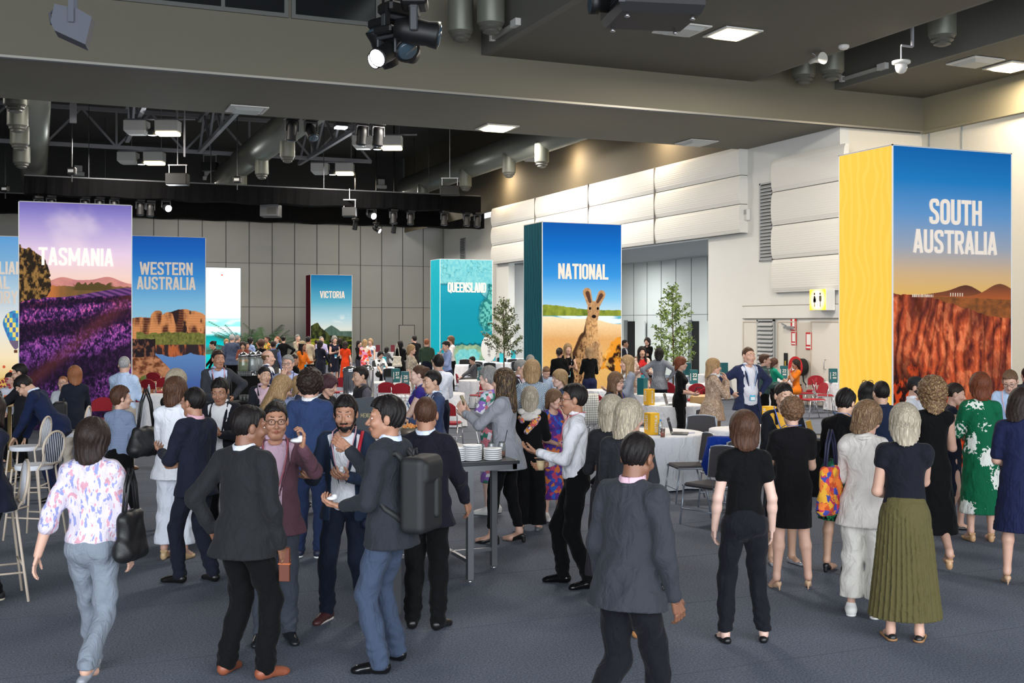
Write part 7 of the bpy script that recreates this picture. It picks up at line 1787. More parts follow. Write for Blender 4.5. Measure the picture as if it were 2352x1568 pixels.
p8 = P(508, 865, 12.1, -4, 'smiling person in a dark suit with a red lapel badge looking down at a phone', 'm', 'tan', ('thick', 'black', dict(t=.8, low=-.05)), J((30, 31, 38), open_=.035), TR(BK), IN((232, 232, 236)), ('hold', ((.075, -.20, .70), (-.4, .2, .6), (-.6, -.6, .2))), 'stand', head=(4, 20), build=1.08, shoes=OX, curl=(.8, .8))
p9 = P(448, 888, 10.0, -122, 'person in a dark navy suit passing behind the charcoal suit, facing left', 'm', 'tan', ('crop', 'black', dict(t=2)), J((30, 33, 48)), TR((30, 33, 46)), IN((206, 160, 172)), ('hold', 'belly'), 'step', head=(0, 0), shoes=OX)
p10 = P(402, 866, 11.0, 172, 'person in a white suit with brown hair carrying a large black shoulder bag', 'f', 'fair', ('bob', 'brown', dict(tip=(120, 84, 62), len=.11)), dict(t='coat', m=cloth((226, 228, 236)), hem=.45, open=-.01), TR((218, 222, 232), 'wide', cuff=.06), arms=('hold', 'down'), shoes=('wedge', (196, 166, 126)), head=(-16, 0))
p10b = P(404, 848, 12.6, 150, 'person with pale blond hair in black, just beyond the white suit', 'f', 'fair', ('bob', 'platinum', dict(len=.15)), TP(BK, 1.9), TR(BK), arms=('hold', 'down'), shoes=FL)
p12 = P(275, 888, 12.2, 158, 'person with short brown hair in a grey-blue patterned jacket with blue hem, facing away', 'f', 'fair', ('pixie', 'brown', dict(t=1.2)), TP((132, 146, 172), 1.5, 'stripe', ((112, 126, 154),), 2.2, hem=.54), TR(BK), arms=('belly', 'hold'), head=(-35, 0), shoes=FL, build=1.08)
p13 = P(285, 817, 17.6, 172, 'white-haired person in a pale blue shirt and beige trousers facing the lavender tower', 'm', 'fair', ('crop', 'white', dict(t=1.5)), SH((184, 204, 232)), TR((168, 158, 146), belt=(120, 66, 40)), arms=('hold', 'hold'), build=1.15, head=(12, 6), shoes=('oxford', (110, 74, 50)))
p14 = P(58, 858, 14.6, -88, 'person with glasses in a navy suit leaning on the small high table at left', 'm', 'asian', ('short', 'black'), J((26, 36, 66)), TR((24, 32, 58)), IN((210, 220, 236)), (((.06, -.30, .62), (0, 0, -1)), ((.06, -.27, .60), (0, 0, -1))), 'wide', lean=34, head=(0, 18), glasses='r', shoes=OX, h=None)
p15 = P(52, 833, 16.6, -78, 'person with glasses in a black suit standing behind the leaning one', 'm', 'asian', ('short', 'black'), J((26, 27, 32)), TR(BK), IN((214, 220, 230)), ('table', 'table'), head=(0, 14), glasses='r', shoes=OX)
p16 = P(24, 855, 18.6, 30, 'person with short dark hair at the far side of the small high table', 'f', 'fair', ('pixie', 'dark'), TP((196, 200, 214), 1.9), TR(BK), arms=('table', 'table'), head=(-20, 12), shoes=FL)
p17 = P(145, 872, 18.5, 8, 'person with glasses and cropped hair low behind the black backpack', 'm', 'fair', ('crop', 'ginger'), SH((190, 196, 204)), TR(DG), arms=('table', 'table'), glasses='r', seated=True, seat=.62, shoes=('oxford', (150, 90, 50)))
p18 = P(172, 840, 16.6, -150, 'person with long auburn hair, black jacket and beige trousers walking past the lavender', 'f', 'fair', ('bob', 'ginger', dict(len=.17, tip=(150, 104, 72))), J((30, 34, 46)), TR((196, 186, 172)), arms=('hold', 'fwd'), legs='walk', shoes=FL)
p19 = P(-22, 905, 9.2, -40, 'person in a dark navy blazer and black trousers cut off by the left edge', 'f', 'fair', ('bob', 'dark'), J((28, 32, 48)), TR(BK), arms=('fwd', 'belly'), legs='step', shoes=('sneaker', (30, 30, 30), .6, (210, 200, 180)))
# --- second row, left half
P(500, 803, 17.8, 22, 'person in a dark grey suit with a patterned lanyard looking right, before the lake picture', 'm', 'tan', ('short', 'dark'), J((56, 58, 64), open_=.03), TR(DG), IN((176, 192, 224)), ('hip', 'belly'), 'stand', head=(14, 0), lanyard=(220, 150, 160), build=1.1, shoes=OX)
P(606, 840, 15.4, 22, 'person with tied black hair in a black jacket, in front of the black-clothed table', 'f', 'asian', ('bun', 'black'), J((36, 38, 44), open_=.03), TR(BK), IN((206, 176, 190)), ('down', 'hold'), head=(12, 0), lanyard=(214, 190, 200), shoes=FL)
P(614, 803, 20.4, 92, 'balding person in a navy suit in profile facing right', 'm', 'fair', ('ring', 'lbrown'), J((34, 42, 74)), TR(NV), IN((230, 232, 238)), ('hold', 'down'), build=1.12, shoes=OX)
P(662, 814, 17.4, 4, 'person with glasses and a pale blue shirt covering the mouth with one hand', 'm', 'fair', ('short', 'grey'), SH((164, 176, 214)), TR(DG), arms=('hold', 'face'), glasses='r', lanyard=(60, 60, 90), head=(-8, 0), build=1.06, shoes=OX, curl=(.5, .2))
P(640, 858, 12.5, 128, 'person with long blond hair and glasses bending right, behind the glasses-wearing mauve jacket', 'f', 'fair', ('long', 'blond', dict(len=.34, w=.07, front=1)), TP((70, 70, 74), 0, 'plaid', ((120, 120, 120),), 2.0), TR(BK), arms=('hold', 'hold'), lean=8, head=(0, 18), glasses='r', shoes=FL)
P(748, 858, 13.8, 62, 'person with dark violet-brown hair and long blond ends beside the blue suit', 'f', 'fair', ('bob', 'violet', dict(len=.12)), TP((24, 26, 34), 1.9), TR(BK), arms=('hold', 'hold'), head=(10, 16), shoes=FL)
P(690, 862, 14.2, 100, 'person with blond hair glimpsed between the curly head and the long blond hair', 'f', 'fair', ('bob', 'blond'), TP((60, 66, 90), 1.9), TR(BK), arms=('hold', 'down'), shoes=FL)
P(832, 840, 15.4, -60, 'waiter in a dark grey waistcoat and shirt behind the menu card', 'm', 'asian', ('short', 'black'), dict(t='shirtvest', m=cloth((44, 42, 46)), m2=cloth((96, 92, 100))), TR(BK), arms=('belly', 'hold'), head=(0, 6), shoes=OX)
P(965, 837, 14.8, -88, 'person with tied brown hair in a purple-blue sleeveless top, looking left', 'f', 'pale', ('bun', 'brown'), TP((56, 46, 128), .12), TR((50, 44, 120), 'wide'), arms=('fwd', 'belly'), lanyard=(120, 170, 220), shoes=FL, build=1.05)
P(998, 848, 13.2, -72, 'person with cropped black hair in a blue suit and light blue lanyard looking left', 'm', 'asian', ('crop', 'black', dict(t=1.8)), J((60, 72, 104)), TR((52, 62, 92)), IN((226, 230, 240)), ('hold', 'hold'), lanyard=(110, 160, 220), head=(8, 8), shoes=OX)
P(1007, 813, 17.9, -160, 'person in a white shirt with red collar and a black strap across the back', 'm', 'asian', ('short', 'black'), SH((214, 218, 230)), TR(NV), arms=('back', 'hold'), lanyard=(200, 40, 70), build=1.12, shoes=OX)
p30 = P(1160, 845, 11.8, -112, 'person with long ombre hair in a light grey blazer holding up a phone', 'f', 'fair', ('long', 'dark', dict(len=.31, w=.068, tip=(170, 138, 96), front=1)), J((140, 142, 150), hem=.43), TR(BK, 'slim'), arms=(((.03, -.24, .745), (-1, 0, .1), (-.1, -.7, .7)), ((.02, -.23, .735), (-1, 0, .1), (-.1, -.7, .7))), legs='step', build=1.1, shoes=('heel', (24, 22, 24)), curl=(.5, .2))
P(1128, 843, 13.6, -120, 'person with grey wavy hair in a pastel floral dress behind the phone holder', 'f', 'pale', ('thick', 'grey', dict(t=1.3, low=-.10)), DR((206, 214, 226), .22, .9, 'floral', ((150, 110, 190), (60, 130, 110), (220, 130, 140), (236, 236, 240)), 1.2), None, arms=('hold', 'hold'), head=(10, 10), shoes=SN)
P(1192, 823, 17.0, 66, 'person with grey hair and glasses in a dark suit, leaning to the striped top', 'm', 'asian', ('crop', 'grey', dict(t=1.8)), J((36, 38, 48), open_=.03), TR(DG), IN((220, 214, 226)), ('hold', 'down'), head=(0, 12), glasses='r', lanyard=(200, 80, 100), shoes=OX)
P(1222, 826, 14.6, 176, 'person with a blond bob in a navy and white striped top seen from behind', 'f', 'fair', ('bob', 'blond', dict(len=.14)), TP((44, 62, 86), 1.2, 'chev', ((196, 210, 220),), 1.0), TR((120, 128, 140), 'wide'), arms=('hold', 'hold'), build=1.1, shoes=SN)
p34 = P(1217, 888, 12.5, 176, 'person with pale blond hair and black clothes with a white and floral collar', 'f', 'fair', ('bob', 'platinum', dict(len=.16)), TP(BK, .9, neck='crew', hem=.50), TR(BK, 'wide', cuff=.05), arms=('hold', 'hold'), build=1.12, shoes=('sandal', (90, 92, 96)))
P(1287, 848, 15.8, -66, 'person with light blond hair looking left beside the striped top', 'f', 'pale', ('bob', 'blond', dict(len=.10, t=.9)), TP((70, 84, 110), 1.9), TR(NV), arms=('hold', 'down'), shoes=FL)
P(1270, 893, 13.2, 28, 'person with a brown fringe and sunglasses on the head in a purple-blue floral dress', 'f', 'fair', ('bob', 'lbrown', dict(fringe=1, len=.11)), DR((70, 60, 150), .16, 1.2, 'floral', ((176, 66, 96), (50, 90, 180), (196, 110, 60), (90, 50, 130)), 1.3), None, arms=('face', 'belly'), head=(14, 4), shoes=SN)
p37 = P(1322, 880, 9.9, -92, 'person with glasses in a white shirt and black trousers walking left holding a cup', 'm', 'tan', ('short', 'black'), SH((226, 226, 232)), TR(BK), arms=('hold', 'belly'), legs='step2', glasses='r', lanyard=(200, 70, 90), shoes=('oxford', (12, 12, 14), .15))
p38 = P(1440, 915, 8.4, 158, 'person with long streaked blond hair in a black short-sleeved dress with tan shoes', 'f', 'fair', ('long', 'platinum', dict(len=.38, w=.062, tip=(206, 190, 160))), DR((36, 38, 42), .30, .85), None, arms=('hold', 'belly'), legs='step', head=(-24, 6), shoes=('oxford', (168, 116, 70), .5), build=1.04)
P(1404, 908, 9.3, 172, 'person with white-blond hair and a long black skirt behind the streaked blond hair', 'f', 'fair', ('bob', 'platinum', dict(len=.16)), TP((34, 34, 38), 1.2), dict(t='skirt', m=cloth((40, 38, 44)), hem=.14, r=.13), arms=('hold', 'hold'), head=(-20, 0), shoes=('flat', (170, 120, 76)))
p40 = P(1458, 990, 6.15, 138, 'person in a grey suit with pink collar striding right in the foreground', 'm', 'brown', ('short', 'black'), J((52, 54, 61)), TR((20, 21, 27)), IN((206, 170, 184)), ('down', 'down'), 'walk2', lean=5, head=(8, 10), build=1.1, shoes=OX)
p41 = P(1710, 945, 8.15, 178, 'person with a brown bob in a black t-shirt and black trousers, black slingback shoes', 'f', 'pale', ('bob', 'brown', dict(len=.125, t=1.2)), TP(BK, .42, hem=.56), TR((24, 25, 32), cuff=.05), arms=('down', 'down'), legs='wide', shoes=('flat', (18, 18, 20)), build=1.0)
p42 = P(1820, 912, 9.75, 180, 'person with short curly light brown hair in a black dress and nude heels', 'f', 'fair', ('curly', 'lbrown', dict(t=.7, low=-.075)), DR((19, 18, 21), .33, .55, neck='scoop', r=.098), None, arms=('hold', 'hold'), legs='wide', lanyard=(60, 110, 180), shoes=PU, build=1.12)
P(1797, 875, 10.8, 6, 'person with black hair tied back and a colourful neck scarf facing the camera', 'f', 'asian', ('bun', 'black'), J((24, 26, 32), open_=.01), dict(t='skirt', m=cloth((22, 24, 32)), hem=.26, r=.10), IN((212, 160, 60), neck='crew', collar=False), arms=('hold', 'hold'), head=(4, 8), lanyard=(70, 100, 190), shoes=('flat', (150, 150, 156), .25))
p44 = P(1938, 890, 10.5, 138, 'person with short black hair, black top and green patterned skirt leaning right', 'f', 'asian', ('thick', 'black', dict(t=.85)), TP(BK, 1.3), dict(t='skirt', m=cloth((18, 26, 26), 'floral', ((40, 130, 80), (30, 90, 70), (14, 18, 22)), 1.6), hem=.29, r=.098), arms=('hold', 'hold'), lean=10, head=(0, 14), lanyard=(60, 120, 190), shoes=('heel', (20, 20, 24)))
p45 = P(1985, 920, 8.85, 150, 'person in an off-white linen jacket and white cropped trousers with white sneakers', 'f', 'fair', ('bob', 'lbrown', dict(len=.13, t=1.25, tip=(176, 148, 112))), J((206, 200, 194), hem=.43), TR((216, 212, 204), 'wide', cuff=.09), arms=('hold', 'hold'), head=(-20, 18), shoes=SN)
p46 = P(2078, 928, 8.2, 166, 'person with straight pale blond hair, black top and long olive pleated skirt', 'f', 'fair', ('bob', 'platinum', dict(len=.185, t=1.1)), TP((24, 25, 34), .22, hem=.58), dict(t='skirt', m=cloth((86, 80, 50)), hem=.105, r=.150, pleat=.017, np=17, band=True), arms=('belly', 'face'), legs='stand', shoes=('flat', (24, 24, 26), .4, (150, 110, 70)), build=1.08, curl=(.4, .9))
P(2142, 870, 10.5, 172, 'person with long curly fair hair and a long black dress', 'f', 'fair', ('longcurly', 'lbrown', dict(len=.34, tip=(176, 148, 104), t=1.1)), DR(BK, .20, 0, r=.13), None, arms=('fwd', 'hold'), legs='walk', shoes=('wedge', (190, 150, 110)))
pc = P(2098, 862, 13.2, 60, 'chef with a black cap and dark beard in a white jacket and apron', 'm', 'fair', ('crop', 'dark', dict(t=1.2)), SH((228, 230, 238)), TR(BK), arms=('table', 'table'), head=(0, 12), beard='dark', shoes=OX)
P(2026, 874, 12.0, 168, 'person with cropped black hair in a dark denim shirt seen from behind', 'm', 'asian', ('crop', 'black', dict(t=2)), SH((32, 42, 66)), TR(NV), arms=('hold', 'hold'), head=(14, 6), shoes=OX)
pg = P(1992, 876, 12.8, 160, 'person with long black hair and sunglasses pushed up, beside the denim shirt', 'f', 'asian', ('long', 'black', dict(len=.30)), TP((30, 30, 38), 1.9), TR(BK), arms=('hold', 'hold'), shoes=FL)
P(2186, 876, 12.5, 74, 'brunette person with bare arms turned right next to the green dress', 'f', 'fair', ('pony', 'dark', dict(len=.2)), DR((30, 34, 48), .24, 0), None, arms=('hold', 'fwd'), legs='step', head=(0, 12), shoes=FL)
P(2252, 856, 11.9, 172, 'person with an auburn bob in a green dress printed with white leaves', 'f', 'fair', ('bob', 'auburn', dict(len=.12)), DR((14, 92, 62), .17, 1.0, 'leaf', ((216, 218, 210),), .8, r=.125), None, arms=('hold', 'hold'), shoes=('wedge', (190, 150, 110)), build=1.1)
P(2322, 845, 13.8, -32, 'person with glasses in a pale blue shirt looking down at right', 'm', 'fair', ('short', 'lbrown'), SH((178, 200, 230)), TR(NV), arms=('table', 'table'), head=(0, 26), glasses='r', lanyard=(214, 160, 160), shoes=OX)
P(2342, 890, 9.9, 150, 'person with very long dark hair and a navy dress at the right edge', 'f', 'fair', ('long', 'dark', dict(len=.42, w=.075)), DR((28, 34, 64), .28, .8, r=.13, pleat=.012), None, arms=('belly', 'hold'), head=(-20, 10), shoes=PU, build=1.05)
P(2360, 842, 17.0, 170, 'person mostly hidden at the right edge beyond the blue shirt', 'm', 'fair', ('short', 'dark'), SH((60, 60, 66)), TR(BK), arms=('hold', 'hold'), shoes=OX)
# --- middle distance, centre and right
P(1442, 815, 19.0, -76, 'person with long fair hair in an oversized light grey coat smiling left', 'f', 'fair', ('long', 'blond', dict(len=.40, w=.06, front=1)), dict(t='coat', m=cloth((130, 136, 148)), hem=.36, open=-.01), TR(DG), IN((232, 232, 236)), ('hold', 'hold'), shoes=FL)
P(1412, 853, 15.0, 48, 'person with light brown hair and glasses turning right before the grey coat', 'f', 'fair', ('long', 'lbrown', dict(len=.26, front=1)), TP((30, 32, 44), 1.9), TR(BK), arms=('hold', 'fwd'), legs='walk', glasses='r', lanyard=(70, 80, 190), head=(6, 4), shoes=FL)
P(1637, 822, 17.9, 96, 'blond person in a beige snakeskin-print jacket with hand at the mouth', 'f', 'fair', ('long', 'blond', dict(len=.28, w=.075)), J((164, 142, 124), 'snake', ((132, 108, 92), (190, 172, 154)), .9, hem=.44), TR((104, 82, 60)), IN((230, 232, 240)), arms=('face', 'face'), build=1.22, shoes=FL)
P(1718, 796, 18.6, 14, 'tall person in a navy suit with a bright blue badge, hands on hips', 'm', 'fair', ('crop', 'brown', dict(t=1.5)), J((40, 48, 78), open_=.06), TR((34, 40, 66), belt=(20, 20, 24)), IN((212, 214, 226)), ('hip', 'hip'), 'wide', lanyard=(150, 180, 220), badge=(60, 180, 224), head=(8, 0), build=1.12, shoes=OX)
P(1514, 798, 25.5, 166, 'person with long dark hair in a grey plaid blazer and black trousers', 'f', 'tan', ('long', 'black', dict(len=.36)), J((128, 132, 140), 'plaid', ((84, 88, 98),), 1.4, hem=.46), TR((22, 24, 34)), arms=('hip', 'hip'), legs='wide', shoes=OX)
P(1562, 819, 20.8, 74, 'person with a brown bob in black with a bright red, orange and blue scarf', 'f', 'fair', ('bob', 'auburn', dict(len=.11)), TP(BK, 1.2, hem=.45), TR(BK), arms=('belly', 'belly'), build=1.1, shoes=FL)
P(1474, 795, 27.0, 4, 'person in a pale patterned coat over red with a blue badge', 'f', 'asian', ('long', 'black', dict(len=.26, front=1)), dict(t='coat', m=cloth((206, 186, 172), 'floral', ((186, 150, 140), (220, 206, 194)), 2.0), hem=.34, open=-.01), TR(BK), IN((190, 40, 40), neck='crew', collar=False), ('hold', 'hold'), badge=(30, 150, 176), lanyard=(150, 50, 60), shoes=FL)
P(1487, 775, 38.0, -30, 'person in a black shirt with arms crossed beside the doorway', 'f', 'fair', ('bob', 'dark', dict(len=.16)), SH(BK), TR(BK), arms=('cross', 'cross'), shoes=FL)
P(1434, 780, 37.0, 80, 'person in a dark suit and white shirt emerging right of the kangaroo tower', 'm', 'tan', ('short', 'black'), J((36, 40, 50)), TR(NV), IN((228, 228, 232)), ('down', 'hold'), shoes=OX)
P(1285, 797, 26.8, 172, 'person with a black ponytail in a black jacket before the kangaroo picture', 'f', 'tan', ('pony', 'black', dict(len=.3)), J(BK), TR(BK), arms=('hold', 'hold'), shoes=FL, build=1.1)
P(1304, 788, 27.9, 10, 'blond person in a black sleeveless outfit with a blue badge facing the camera', 'f', 'fair', ('long', 'blond', dict(len=.26, front=1)), DR(BK, .25, 0), None, arms=('hold', 'hold'), badge=(40, 170, 196), lanyard=(190, 190, 200), shoes=FL)
P(1354, 796, 27.0, -172, 'person with long honey-blond hair in a black cardigan and navy trousers', 'f', 'fair', ('long', 'blond', dict(len=.38)), TP(BK, 1.95, hem=.53), TR((34, 40, 70), 'wide'), arms=('hold', 'hold'), shoes=FL)
P(1829, 825, 29.2, -82, 'seated person with long dark hair in an orange dress', 'f', 'tan', ('long', 'dark', dict(len=.36)), DR((226, 124, 34), .3, .6), None, arms=('face', 'table'), seated=True, shoes=FL)
P(1777, 822, 26.5, 96, 'person in a bright green top half hidden behind the navy suit', 'f', 'fair', ('bob', 'brown'), TP((20, 130, 104), .9), TR(BK), arms=('fwd', 'table'), shoes=FL)
P(1755, 812, 22.0, 84, 'brown-haired person just behind the shoulder of the tall navy suit', 'm', 'fair', ('short', 'brown'), SH((60, 84, 84)), TR(BK), arms=('hold', 'hold'), shoes=OX)
P(1088, 822, 34.5, -84, 'person in a grey blazer seated typing at a white table', 'm', 'fair', ('thick', 'dark', dict(t=.8)), J((92, 92, 98)), TR(DG), arms=('table', 'table'), seated=True, head=(0, 18), shoes=OX)
P(1253, 838, 25.0, 10, 'seated person with short fair hair bent over a table in a pale shirt', 'm', 'fair', ('short', 'lbrown'), SH((150, 166, 190)), TR(DG), arms=('table', 'table'), seated=True, head=(0, 35), shoes=OX)
P(1218, 814, 21.5, 176, 'grey-haired person whose head shows behind the blond bob', 'm', 'fair', ('short', 'grey'), J((60, 62, 70)), TR(DG), arms=('hold', 'hold'), shoes=OX)
# --- far groups
P(1028, 782, 31.0, -70, 'dark-haired person in a blue shirt touching the face, before the Queensland tower', 'm', 'fair', ('short', 'black'), SH((140, 158, 200)), TR((34, 44, 78), belt=(60, 40, 30)), arms=('hold', 'face'), head=(0, 14), shoes=OX)
P(1036, 771, 38.0, -60, 'person with wavy fair hair and white top behind the blue shirt', 'f', 'fair', ('bob', 'lbrown', dict(len=.16)), TP((226, 222, 220), 1.9), TR(BK), arms=('hold', 'hold'), shoes=FL)
P(980, 777, 35.5, 176, 'person in a dark green shirt seen from behind', 'm', 'fair', ('crop', 'ginger', dict(t=1.6)), SH((52, 70, 56)), TR(NV), arms=('hold', 'hold'), build=1.15, shoes=OX)
P(952, 770, 41.5, -150, 'person in a black jacket beyond the green shirt', 'm', 'fair', ('short', 'black'), J(BK), TR(BK), arms=('hold', 'hold'), build=1.15, shoes=OX)
P(944, 791, 30.0, 78, 'blond person in a beige snake-print dress', 'f', 'fair', ('bob', 'blond', dict(len=.17)), DR((176, 164, 146), .25, .9, 'snake', ((96, 88, 80), (206, 198, 184)), 1.2), None, arms=('fwd', 'down'), shoes=FL, build=1.08)
P(919, 782, 38.0, -160, 'person in a long black coat with a cream tote on the shoulder', 'f', 'fair', ('bob', 'black', dict(len=.08)), dict(t='coat', m=cloth(BK), hem=.32, open=-.01), TR(BK), arms=('hold', 'hold'), shoes=FL)
P(873, 805, 38.5, 30, 'seated person with black hair and a black and white patterned top', 'f', 'fair', ('bob', 'black', dict(len=.16)), TP((220, 220, 222), .9, 'leaf', (BK,), 3.0), TR(BK), arms=('table', 'table'), seated=True, head=(0, 20), shoes=FL)
P(888, 797, 47.0, 150, 'seated dark-haired person at a far white table', 'f', 'tan', ('bob', 'black', dict(len=.18)), TP((86, 88, 92), 1.9), TR(BK), arms=('table', 'table'), seated=True, shoes=FL)
P(838, 779, 41.0, 174, 'person with long blond hair in an orange, pink and red printed dress', 'f', 'fair', ('long', 'blond', dict(len=.46)), DR((226, 90, 50), .22, .9, 'floral', ((220, 150, 190), (230, 206, 190), (206, 50, 60), (236, 120, 60)), .8), None, arms=('hold', 'hold'), shoes=FL)
P(851, 777, 43.0, -12, 'blond person in a blue-grey patterned dress facing the camera beside the pink print', 'f', 'fair', ('bob', 'blond', dict(len=.1, t=.8)), DR((196, 204, 216), .2, .2, 'floral', ((90, 110, 150), (220, 222, 226)), 1.8), None, arms=('fwd', 'hold'), shoes=FL)
P(793, 783, 40.0, 176, 'person with long brown hair in a red-orange dress seen from behind', 'f', 'pale', ('long', 'dark', dict(len=.42)), DR((206, 60, 22), .20, .45, r=.125), None, arms=('hold', 'down'), shoes=FL)
P(768, 771, 42.0, 30, 'person with grey-blond hair in a navy sleeveless dress and blue badge', 'f', 'fair', ('bob', 'grey', dict(len=.15, tip=(190, 180, 160))), DR((26, 28, 44), .26, 0), None, arms=('belly', 'hold'), badge=(30, 130, 170), shoes=FL)
P(781, 776, 46.0, 170, 'dark-haired person half hidden between navy dress and red dress', 'f', 'tan', ('bob', 'dark', dict(len=.16)), TP(BK, 1.9), TR(BK), arms=('hold', 'hold'), shoes=FL)
P(824, 781, 43.5, 60, 'person with long black hair in black left of the pink print dress', 'f', 'asian', ('long', 'black', dict(len=.34)), TP(BK, 1.9), TR((50, 50, 60)), arms=('hold', 'hold'), shoes=FL)
P(735, 781, 38.0, 160, 'person with long black hair in a dark navy dress', 'f', 'asian', ('long', 'black', dict(len=.5)), DR((24, 26, 40), .2, 1.9, r=.13), None, arms=('hold', 'fwd'), shoes=FL)
P(738, 772, 43.5, 24, 'grey-haired person in a lilac checked shirt with a badge', 'm', 'asian', ('crop', 'grey', dict(t=1.5)), SH((186, 182, 214), 'plaid', ((150, 140, 190),), 3), TR(NV), arms=('hold', 'hold'), badge=(30, 150, 190), head=(10, 0), shoes=OX)
ph = P(694, 783, 33.0, 60, 'person in an orange jacket and straw hat with a pale phone', 'f', 'tan', ('long', 'black', dict(len=.32, front=1)), TP((226, 116, 30), 1.9, hem=.50), TR((150, 136, 112)), arms=('hold', 'face'), badge=(40, 160, 200), shoes=FL)
P(708, 772, 40.0, 168, 'person in a beige jacket behind the straw hat', 'm', 'tan', ('short', 'black'), J((176, 160, 136)), TR(DG), arms=('hold', 'hold'), shoes=OX)
P(683, 768, 47.0, 60, 'person with grey hair and a stone-coloured jacket at the far bar', 'm', 'fair', ('short', 'grey'), J((150, 140, 122)), TR(DG), arms=('hold', 'hold'), shoes=OX)
P(651, 771, 42.0, -168, 'person in black with elbows out by the far tables', 'f', 'fair', ('bun', 'black'), TP(BK, 1.95), TR(BK), arms=('out', 'hip'), build=1.1, shoes=FL)
P(628, 782, 35.0, 176, 'person in a grey waistcoat and blue shirt seen from behind', 'm', 'tan', ('short', 'dark'), dict(t='shirtvest', m=cloth((66, 70, 76)), m2=cloth((110, 126, 180))), TR((96, 92, 86)), arms=('hold', 'down'), shoes=OX)
P(637, 772, 44.0, -40, 'person with ginger ponytail and bright blue top at the far tables', 'f', 'fair', ('pony', 'ginger'), TP((60, 150, 190), .5), TR(BK), arms=('hold', 'hold'), shoes=FL)
P(614, 771, 45.0, -50, 'person in an orange-green print raising one arm at the far tables', 'f', 'tan', ('pony', 'dark'), TP((206, 130, 60), .1, 'floral', ((90, 130, 80), (230, 190, 80)), 1.2), TR(BK), arms=('out', 'up'), shoes=FL)
P(600, 780, 36.0, 170, 'person with a brown afro and black top, bare shoulders', 'f', 'brown', ('afro', 'brown'), TP(BK, 0, neck='boat'), TR(BK), arms=('hold', 'out'), shoes=FL)
P(575, 774, 42.0, 150, 'person with long dark hair and a pale blue shirt right of the grey blazer', 'f', 'asian', ('long', 'black', dict(len=.3)), TP((150, 170, 216), 1.9), TR(NV), arms=('hold', 'hold'), shoes=FL)
P(558, 783, 37.5, 10, 'dark-haired person facing the camera between grey blazer and dispensers', 'f', 'asian', ('bob', 'dark', dict(len=.16)), TP((110, 60, 50), .9), TR(BK), arms=('hold', 'hold'), head=(0, 14), shoes=FL)
P(567, 786, 39.5, 40, 'second dark-haired person above the leafy dispenser', 'f', 'tan', ('bun', 'black'), TP((90, 80, 80), .5), TR(BK), arms=('hold', 'hold'), shoes=FL)
P(533, 767, 38.0, 174, 'white-haired person in a grey-blue blazer before the video screen', 'm', 'fair', ('crop', 'white', dict(t=1.5)), J((66, 76, 98)), TR(BK), arms=('down', 'hold'), build=1.15, shoes=OX)
P(545, 769, 42.0, 150, 'grey-haired person just behind the grey-blue blazer', 'm', 'fair', ('short', 'grey'), J((50, 54, 66)), TR(BK), arms=('down', 'hold'), shoes=OX)
P(520, 778, 44.0, 20, 'blond person partly hidden left of the grey-blue blazer', 'f', 'fair', ('bob', 'blond'), TP((70, 70, 80), 1.9), TR(BK), arms=('hold', 'hold'), shoes=FL)
P(489, 782, 35.0, -70, 'person in black reaching left in front of the teal screen', 'f', 'asian', ('bun', 'black'), TP(BK, 1.9), TR(BK), arms=('table', 'fwd'), lean=14, shoes=FL)
P(672, 812, 24.0, 140, 'person with a dark ponytail and black top behind the hand-over-mouth person', 'f', 'tan', ('pony', 'dark', dict(len=.24)), TP(BK, 1.9), TR(BK), arms=('hold', 'hold'), head=(-20, 10), shoes=FL)
P(760, 778, 52.0, 160, 'far dark figure in front of the Victoria tower', 'm', 'tan', ('short', 'black'), J(BK), TR(BK), arms=('hold', 'hold'), shoes=OX)
P(642, 786, 50.0, 20, 'far figure in white at the serving tables left of the Victoria tower', 'm', 'tan', ('short', 'black'), SH((214, 216, 220)), TR(BK), arms=('table', 'table'), shoes=OX)
P(726, 780, 50.0, -160, 'far figure in a brown jacket before the Victoria tower', 'm', 'tan', ('short', 'dark'), J((84, 66, 54)), TR(BK), arms=('hold', 'down'), shoes=OX)
